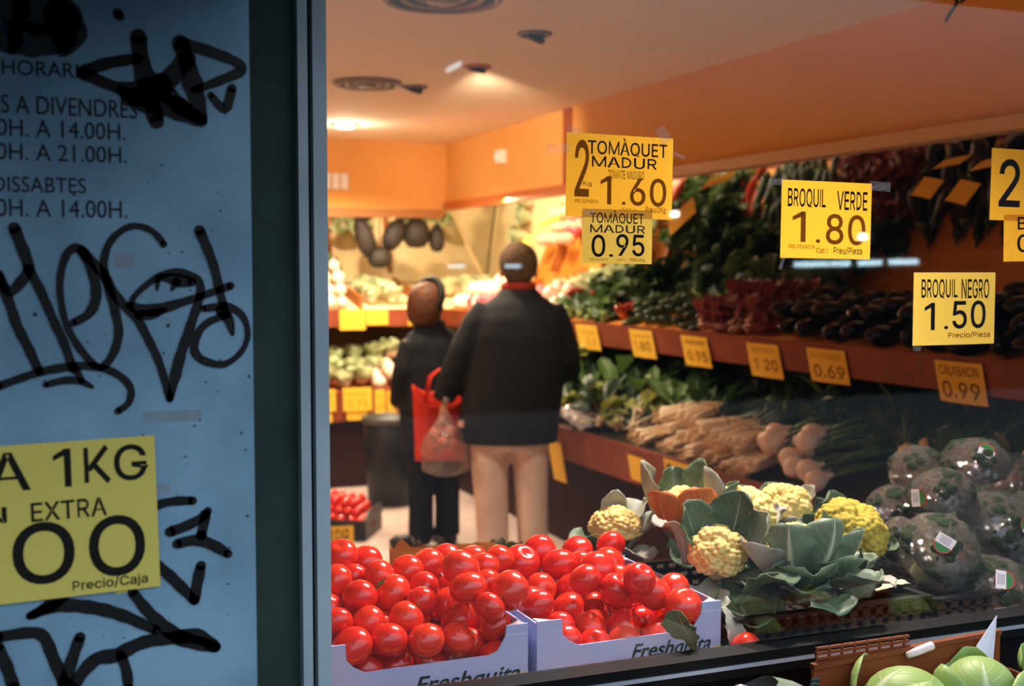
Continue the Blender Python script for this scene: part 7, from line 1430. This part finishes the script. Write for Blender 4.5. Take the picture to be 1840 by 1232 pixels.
tr.tube([(-.105, .0, .80), (-.107, .0, .66), (-.104, .005, .48), (-.095, -.005, .30), (-.088, -.01, .16), (-.088, -.005, .055)], [.110, .107, .096, .090, .086, .088], 18, flat=1.05)
tr.tube([(.112, .0, .80), (.114, .0, .66), (.118, .01, .48), (.122, .0, .30), (.125, -.005, .16), (.125, .0, .055)], [.106, .102, .092, .086, .083, .085], 18, flat=1.05)
soft(tr.build('trousers', m_beige, man), .012, 3)
for sx in (-.095, .125):
    s_ = MB(); s_.tube([(sx, -.10, .035), (sx, -.06, .048), (sx, .02, .05), (sx+.01, .11, .042), (sx+.012, .17, .032)], [.022, .042, .045, .046, .028], 12, flat=1.0)
    s_.v = [(x, y, max(.002, z)) for x, y, z in s_.v]; s_.build('shoe', m_shoe, man)
l = MB(); l.box(-.275, -.245, -.165, -.155, .775, .81); o = l.build('pocket_label', mat('pale_red_label', '#d8a090', .6, .3), man)

# ---- clear bag hanging from his left hand
bag = thing('plastic_bag', 'clear plastic bag with reddish produce hanging from the man’s left hand', 'plastic bag', (2.105, 6.10, .845), (0, 0, R(-20)))
def bagfn(u, v):
    a = 2*PI*u; z = -.34*v
    r = .018 + .105*math.sin(min(1, v*1.55)*PI/2)**1.2 if v < .9 else .123 - (v-.9)*.75
    r *= 1 + .06*math.sin(7*a + 9*v) + .04*math.sin(13*a - 5*v)
    return (r*math.cos(a), r*.72*math.sin(a), z)
m = MB(); m.grid(bagfn, 36, 20); m.build('film', clear_mat('thin_bag_film', (.93, .90, .88), body=.10, bodycol=(.62, .52, .45), rough=.12, bump=.9, bscale=30), bag)
m = MB(); m.tube([(0, 0, 0), (.0, .0, .045), (.012, 0, .075)], [.016, .012, .02], 10); m.build('twisted_neck', MATS['thin_bag_film'], bag)
for k, (x, y, z) in enumerate([(-.05, 0, -.12), (.03, .02, -.11), (-.01, -.03, -.16), (.055, -.01, -.17), (-.045, .02, -.185)]):
    m = MB(); m.ball((0, 0, 0), .040, 12, 8, sc=(1, 1, .9)); m.build('fruit', mat('pinkish_red_fruit', '#a8402e', .45, .4, col2='#c06a50', nscale=20), bag, (x, y, z))

# ---- woman beyond him
wom = thing('person', 'woman in a black coat with brown hair, standing beyond the man at his left', 'person', (2.235, 6.68, 0.0), (0, 0, R(8)))
b = MB()
Mw = head_parts(b, Vector((-.02, .0, 1.405)), .96, R(-74))
b.tube([(0, -.01, 1.20), (-.01, -.01, 1.28), (-.015, -.005, 1.36)], [.065, .05, .05], 14)
rings(b, [(.70, 0, 0, .16, .115), (.85, 0, 0, .15, .11), (1.0, 0, 0, .14, .10), (1.15, 0, 0, .16, .10), (1.22, 0, 0, .13, .08), (1.26, 0, 0, .06, .06)])
for sx in (-.085, .085): b.tube([(sx, 0, .74), (sx, .005, .42), (sx, -.005, .08)], [.08, .055, .04], 12)
b.tube([(-.14, 0, 1.19), (-.19, .0, .95), (-.15, .16, .82)], [.05, .04, .03], 12)
b.tube([(.14, 0, 1.19), (.19, -.02, .95), (.17, .08, .78)], [.05, .04, .03], 12)
hand(b, (-.145, .165, .815), (.3, 1, -.2), (1, -.3, 0), .9, .8, -1)
hand(b, (.17, .085, .775), (0, .4, -1), (-1, 0, 0), .9, 1.1, 1)
for sx, yw in ((-.09, 1), (.085, 0)): b.tube([(sx, -.03, .04), (sx, .05, .035), (sx, .12, .03)], [.03, .032, .026], 10)
soft(b.build('body', m_skin, wom), .0075, 2)
face_bits(wom, Mw)
h = MB(); rings(h, [(-.135, 0, -.055, .070, .045), (-.115, 0, -.05, .098, .072), (-.07, 0, -.045, .114, .092), (-.02, 0, -.042, .118, .100), (.03, 0, -.034, .114, .104), (.07, 0, -.022, .102, .103), (.10, 0, -.016, .078, .082), (.120, 0, -.014, .045, .05), (.128, 0, -.014, .012, .014)], 26)
h.xform(Mw); soft(h.build('hair', m_hairb, wom), .010, 3)
hb = MB(); hb.tube([(math.cos(a)*.116, -.012 + .03*math.sin(a), .03 + math.sin(a)*.108) for a in [PI*k/16 for k in range(-3, 20)]], .026, 8, flat=.9); hb.xform(Mw); hb.build('hairband', mat('black_hairband', '#101012', .6, .3), wom)
hc = MB(); hc.ball((-.05, -.105, .05), .014, 8, 6, sc=(1.4, .6, .8)); hc.xform(Mw); hc.build('hair_clip', mat('pale_hair_clip', '#c8b090', .3, .5), wom)
ct = MB()
rings(ct, [(.56, .01, 0, .20, .15), (.70, .0, 0, .205, .155), (.9, 0, 0, .195, .145), (1.05, 0, 0, .195, .14), (1.17, -.005, 0, .185, .12), (1.23, -.01, 0, .14, .10), (1.27, -.012, 0, .085, .085), (1.31, -.012, 0, .080, .080)], 24)
ct.tube([(-.13, 0, 1.175), (-.185, .0, 1.02), (-.195, .02, .93), (-.16, .14, .83)], [.075, .068, .062, .05], 14)
ct.tube([(.13, 0, 1.175), (.185, -.01, 1.02), (.195, .0, .92), (.175, .07, .80)], [.075, .068, .062, .05], 14)
soft(ct.build('coat', m_coat, wom), .013, 4)
tr = MB()
rings(tr, [(.52, 0, 0, .16, .12), (.62, 0, 0, .165, .125), (.75, 0, 0, .16, .12)], 20)
for sx in (-.082, .088): tr.tube([(sx, 0, .68), (sx, .004, .42), (sx, -.004, .22), (sx, 0, .05)], [.088, .078, .072, .075], 16)
soft(tr.build('trousers', m_dktrou, wom), .012, 3)
for k, (sx, yw) in enumerate(((-.10, 78), (.09, 5))):
    s_ = MB(); s_.tube([(0, -.07, .035), (0, -.03, .045), (0, .05, .045), (0, .13, .036), (0, .165, .028)], [.024, .038, .04, .04, .024], 12)
    s_.v = [(x, y, max(.002, z)) for x, y, z in s_.v]
    o = s_.build('shoe', m_shoe, wom, (sx, 0, 0), (0, 0, R(yw)))
    for q in range(2):
        st = MB(); st.tube([(.041, .00 + .03*q, .02), (.036, .012 + .03*q, .06), (.0, .02 + .03*q, .084), (-.036, .012 + .03*q, .06), (-.041, .0 + .03*q, .02)], .006, 6, flat=.5); st.build('stripe', m_shoew, o)
# ---- red tote bag on her arm
tote = thing('tote_bag', 'red shopping bag hanging beside the woman, behind the man’s clear plastic bag', 'bag', (2.165, 6.36, .55), (0, 0, R(-14)))
m_tote = mat('red_bag_cloth', '#d4361f', 0.6, 0.3, col2='#c62e1a', nscale=6)
def tfn(u, v):
    a = 2*PI*u; q = .5
    cx = math.copysign(abs(math.cos(a))**q, math.cos(a)); cy = math.copysign(abs(math.sin(a))**q, math.sin(a))
    sag = .17*math.exp(-((u-.75)*5)**2)*(v**3) + .10*math.exp(-((u-.25)*5)**2)*(v**3)
    return (cx*(.135 + .015*v), cy*(.045 + .035*v), .47*v - sag)
m = MB(); m.grid(tfn, 40, 14); m.lathe([(.001, .001), (.12, .001)], 20, 0, (0, 0, 0), 1.0, .35, close=False)
o = m.build('body', m_tote, tote); mod(o, 'SOLIDIFY', thickness=.003)
for sy in (-.07, .07):
    m = MB(); m.tube([(-.07, sy, .38), (-.05, sy*.7, .46), (0, sy*.2, .50), (.05, sy*.7, .46), (.07, sy, .38)], .007, 8); m.build('handle', m_tote, tote)

# ---- crate of small tomatoes on the floor, left
t = thing('tomato_crate', 'black crate of small vine tomatoes on the floor beside the window frame', 'crate', (1.756, 7.218, 0), (0, 0, R(-30)))
m = MB(); w, d, hh = .27, .20, .15
m.box(-w, w, -d, -d+.012, 0, hh*.8); m.box(-w, w, d-.012, d, 0, hh); m.box(-w, -w+.012, -d, d, 0, hh); m.prism([(w-.012, -d, 0), (w-.012, d, 0), (w-.012, d, hh*1.1), (w-.012, -d*.55, hh*1.1), (w-.012, -d, hh*.75)], (.012, 0, 0)); m.box(-w, w, -d, d, 0, .01)
m.build('body', m_black, t)
m = MB(); m.box(w, w+.001, -.06, .06, .055, .085); m.build('red_print', mat('dim_red_print', '#6a2a26', .7, .2), t)
Mc = Matrix.Translation((1.756, 7.218, 0)) @ Matrix.Rotation(R(-30), 4, 'Z')
k = 0
for lay in range(3):
    nx, ny = 9 - lay, 6 - lay
    for a_ in range(nx):
        for b_ in range(ny):
            x = (a_-(nx-1)/2)*.056 + rnd.uniform(-.008, .008); y = (b_-(ny-1)/2)*.060 + rnd.uniform(-.008, .008)
            p = Mc @ Vector((x, y, .105 + lay*.045 + .03*(1-abs(x)/.26)))
            o = bpy.data.objects.new('small_tomato', TMESH[k % 4]); COL.objects.link(o); k += 1
            o.location = p; o.scale = (.0285,)*3; o.rotation_euler = (rnd.uniform(1.6, 3.5), rnd.uniform(-.6, .6), rnd.uniform(0, 6))
            tag(o, 'small vine tomato in the black crate on the floor, %s layer' % ('bottom', 'middle', 'top')[lay], 'tomato', 'small tomatoes in the floor crate')
TS = (1.5034, 0.2077, 1.693, -0.0081, 6.4537)
price_sign(TS[2]-TS[0], TS[1]-TS[3], [('TOMÀQUET', .06, .60, .80, .95, 3), ('VULGAR', .08, .86, .52, .93, 1), ('0', .3, .5, .1, .42, 1), ('95', .55, .9, .1, .42, 1)], (TS[0], TS[4], TS[1]), (R(-4), 0, R(-8)), 'yellow sign ending in LGAR in front of the small vine tomatoes', 'tags on the floor crate', curl=.004, name='price_tag', cat='price tag')
# orange cardboard flap and a few green leaves behind the tomato heap
t = thing('cardboard_tray', 'orange cardboard tray edge showing above the tomatoes, in front of the man’s feet', 'tray', (1.17, 3.36, .665), (0, 0, R(-10)))
m = MB(); m.prism([(-.15, 0, 0), (.15, 0, 0), (.155, .075, .112), (-.10, .07, .108), (-.13, .085, .135), (-.16, .06, .10)], (0, .006, -.006)); m.build('front_flap', mat('orange_cardboard', '#f29040', .8, .2), t)
m = MB(); m.box(-.15, .15, .008, .22, 0, .008); m.box(-.15, -.142, .008, .22, 0, .08); m.box(.142, .15, .008, .22, 0, .08); m.build('tray_body', MATS['orange_cardboard'], t)
m = MB()
for k in range(10):
    lm = MB(); leaf(lm, .11, .05, R(40), R(100), .2, .2, 300+k, nu=4, nv=6); m.merge(lm.xform(Matrix.Translation((.16+.02*(k % 4), .06, .03)) @ Matrix.Rotation(k*1.3, 4, 'Z')))
o = m.build('herb_bunch', m_gl2, None, (1.17, 3.36, .675)); tag(o, 'small green herb leaves beside the orange tray, just above the tomatoes', 'herbs')
t = thing('side_table', 'low stand behind the display table carrying the orange tray', 'table', (1.17, 3.46, 0))
m = MB(); m.box(-.25, .25, -.16, .16, .63, .664); m.build('tabletop', m_plinth, t)
for sx in (-.22, .22):
    for sy in (-.13, .13):
        m = MB(); m.box(sx-.02, sx+.02, sy-.02, sy+.02, 0, .63); m.build('leg', m_plinth, t)

# ------------------------------------------------------------------ street side: bench with fruit crates under the window
t = thing('street_bench', 'dark display bench on the pavement below the window rail', 'bench', (1.55, 1.66, -.04))
m = MB(); m.box(-.95, .75, -.20, .20, .755, .78); m.build('top', m_blackframe, t)
for sx in (-.92, .72):
    for sy in (-.17, .17):
        m = MB(); m.box(sx-.02, sx+.02, sy-.02, sy+.02, 0, .755); m.build('leg', m_blackframe, t)
m_oplast = mat('orange_crate_plastic', '#7a3c1c', 0.55, 0.3, col2='#703618', nscale=7)
t = thing('fruit_crate', 'orange plastic crate of cabbages on the street bench, its rim tilted over the black rail', 'crate', (1.515, 1.66, .741))
m = MB(); a, b, h = .205, .125, .155
m.prism([(-a, b, 0), (a+.02, b, 0), (a+.02, b, h+.012), (-a, b, h-.004)], (0, .006, 0)); m.build('back_wall', m_oplast, t)
m = MB(); m.prism([(-a, b-.004, h-.010), (a+.02, b-.004, h+.006), (a+.02, b-.004, h+.014), (-a, b-.004, h-.001)], (0, .014, 0)); m.build('rim', m_oplast, t)
m = MB(); m.box(-a, -a+.006, -b, b, 0, h*.7); m.box(a, a+.006, -b, b, 0, h*.7); m.box(-a, a, -b, -b+.006, 0, h*.5); m.box(-a, a, -b, b, 0, .006); m.build('body', m_oplast, t)
m = MB()
for k in range(3): m.box(-a+.012, .015, b+.008, b+.014, h+.002+.0095*k, h+.0062+.0095*k)
for k in range(8): m.box(-a+.012+.028*k, -a+.016+.028*k, b+.009, b+.013, h-.002, h+.0252)
m.build('lattice_flap', m_oplast, t)
m_cab = leaf_mat('smooth_cabbage_leaf', '#8fae5a', '#d4dfae', '#a3bd6a', 0.5, 0.1)
def cabbage(loc, r, label, rot=(0,0,0)):
    t = thing('cabbage', label, 'cabbage', loc, rot, 'cabbages on the street bench')
    m = MB(); m.ball((0, 0, 0), r, 22, 14, sc=(1, 1, .92)); m.build('head', m_cab, t)
    for k in range(3):
        m = MB(); leaf(m, r*2.4, r*2.0, R(75), R(-45), .28, .06, 400+k, base=(r*.15, 0, -r*.85), nu=8, nv=10, pet=.1)
        o = m.build('outer_leaf', m_cab, t); o.rotation_euler = (0, 0, k*2.1); mod(o, 'SOLIDIFY', thickness=.0012)
cabbage((1.445, 1.695, .824), .082, 'pale green cabbage in the orange street crate, left one', (0, .3, 0))
cabbage((1.612, 1.70, .836), .066, 'green cabbage in the orange street crate, right one under the paper roll', (0, 0, 1))
cabbage((1.835, 1.74, .828), .052, 'green cabbage right of the standing white paper, at the photo’s right edge', (0, 0, 2))
m = MB(); m.tube([(-.03, 0, 0), (-.005, .002, .002), (.022, .003, .005), (.03, .003, .006)], [.006, .008, .008, .008], 12)
tag(m.build('paper_roll', mat('pinkish_paper', '#e6d2d2', .7, .2), None, (1.54, 1.775, .893), (0, R(-4), 0)), 'small roll of pinkish paper lying on the rim of the orange street crate', 'paper')
m_wpaper = mat('bluish_white_paper', '#e6e6f2', .6, .3)
m = MB(); m.add([(0, 0, 0), (.012, -.004, .07), (0, .0, .105), (.052, .004, .158), (.046, .006, .05), (.036, .006, 0)], [(0, 5, 4, 1), (1, 4, 3, 2)], 0, smooth=False)
o = m.build('folded_paper', m_wpaper, None, (1.668, 1.77, .785)); mod(o, 'SOLIDIFY', thickness=.001)
tag(o, 'bluish white folded paper standing up between the street crates at the right', 'paper')
t = thing('fruit_crate', 'dark crate with a brown cardboard lining below the right edge of the rail', 'crate', (1.90, 1.60, .741), (0, 0, 0))
m = MB(); a, b, h = .15, .07, .07
m.box(-a, a, -b, -b+.006, 0, h); m.box(-a, a, b-.006, b, 0, h); m.box(-a, -a+.006, -b, b, 0, h); m.box(a-.006, a, -b, b, 0, h); m.box(-a, a, -b, b, 0, .006); m.build('body', mat('blue_grey_plastic', '#5a6c7a', .5, .4), t)
m = MB(); m.box(-a+.008, a-.008, -b+.008, b-.008, .006, h-.01); m.build('cardboard_lining', mat('brown_cardboard', '#8a6038', .85, .1), t)
t = thing('salad_bag', 'pale printed bag of salad on the street bench, just under the rail', 'bag', (1.17, 1.75, .742))
m = MB(); m.grid(lambda u, v: ((.125+.01*math.sin(9*v))*math.cos(2*PI*u)*(math.sin(PI*min(v*.85+.12, 1)))**.5, .07*math.sin(2*PI*u)*(math.sin(PI*min(v*.85+.12, 1)))**.5, .148*v + .006*math.sin(14*u)), 28, 14)
m.build('film', mat('pale_bag_film', '#9a90a4', .35, .4, col2='#8a9a74', nscale=16, bump=.4, bscale=30), t)
m = MB()
for k in range(9):
    x = .03 + .009*k; z = .115 + .004*k; m.ball((x, -.062+.05*(k/9)**2, z), .007, 6, 5, sc=(1.6, .4, .7))
m.build('dark_leaf_print', m_cardtxt, t)
# lamps across the street: a lit shop front strip and a few street lights, mirrored faintly by the window
m_tubec = mat('cool_shop_tube', '#ffffff', .5, .2, emit='#bfe4f0', estr=14.0)
m_lampw = mat('street_lamp_glow', '#ffffff', .5, .2, emit='#fff2e0', estr=60.0)
REFL = [((5.546, -5.873, 2.093), (5.601, -5.849, 2.098), 0.022, 0, 'small street lamp across the street, mirrored beside the tomato sheet'), ((7.06, -5.144, 1.889), (7.112, -5.116, 1.889), 0.022, 0, 'street lamp across the street, mirrored on the BROQUIL VERDE sheet'), ((6.556, -5.411, 1.64), (6.828, -5.271, 1.645), 0.022, 1, 'cool white tube in the shop front across the street, first of five'), ((6.845, -5.262, 1.645), (6.992, -5.184, 1.65), 0.022, 1, 'cool white tube in the shop front across the street, second of five'), ((7.053, -5.151, 1.65), (7.181, -5.081, 1.655), 0.022, 1, 'cool white tube in the shop front across the street, third of five'), ((7.189, -5.077, 1.655), (7.236, -5.051, 1.66), 0.022, 1, 'cool white tube in the shop front across the street, fourth of five'), ((7.291, -5.02, 1.66), (7.51, -4.897, 1.665), 0.022, 1, 'cool white tube in the shop front across the street, fifth of five'), ((3.644, -6.552, 1.625), (3.789, -6.511, 1.625), 0.013, 1, 'pale tube across the street, mirrored left of the man’s head'), ((4.137, -6.406, 1.625), (4.271, -6.363, 1.625), 0.013, 1, 'pale tube across the street, mirrored on the man’s head'), ((3.594, -6.45, 3.345), (3.719, -6.406, 3.414), 0.014, 1, 'short tilted tube lamp high across the street, mirrored on the ceiling')]
for k, (p, q, r, cool, lab) in enumerate(REFL):
    m = MB(); m.tube([p, q], r, 8)
    tag(m.build('street_lamp', m_tubec if cool else m_lampw, None), lab, 'street lamp', 'lamps across the street')
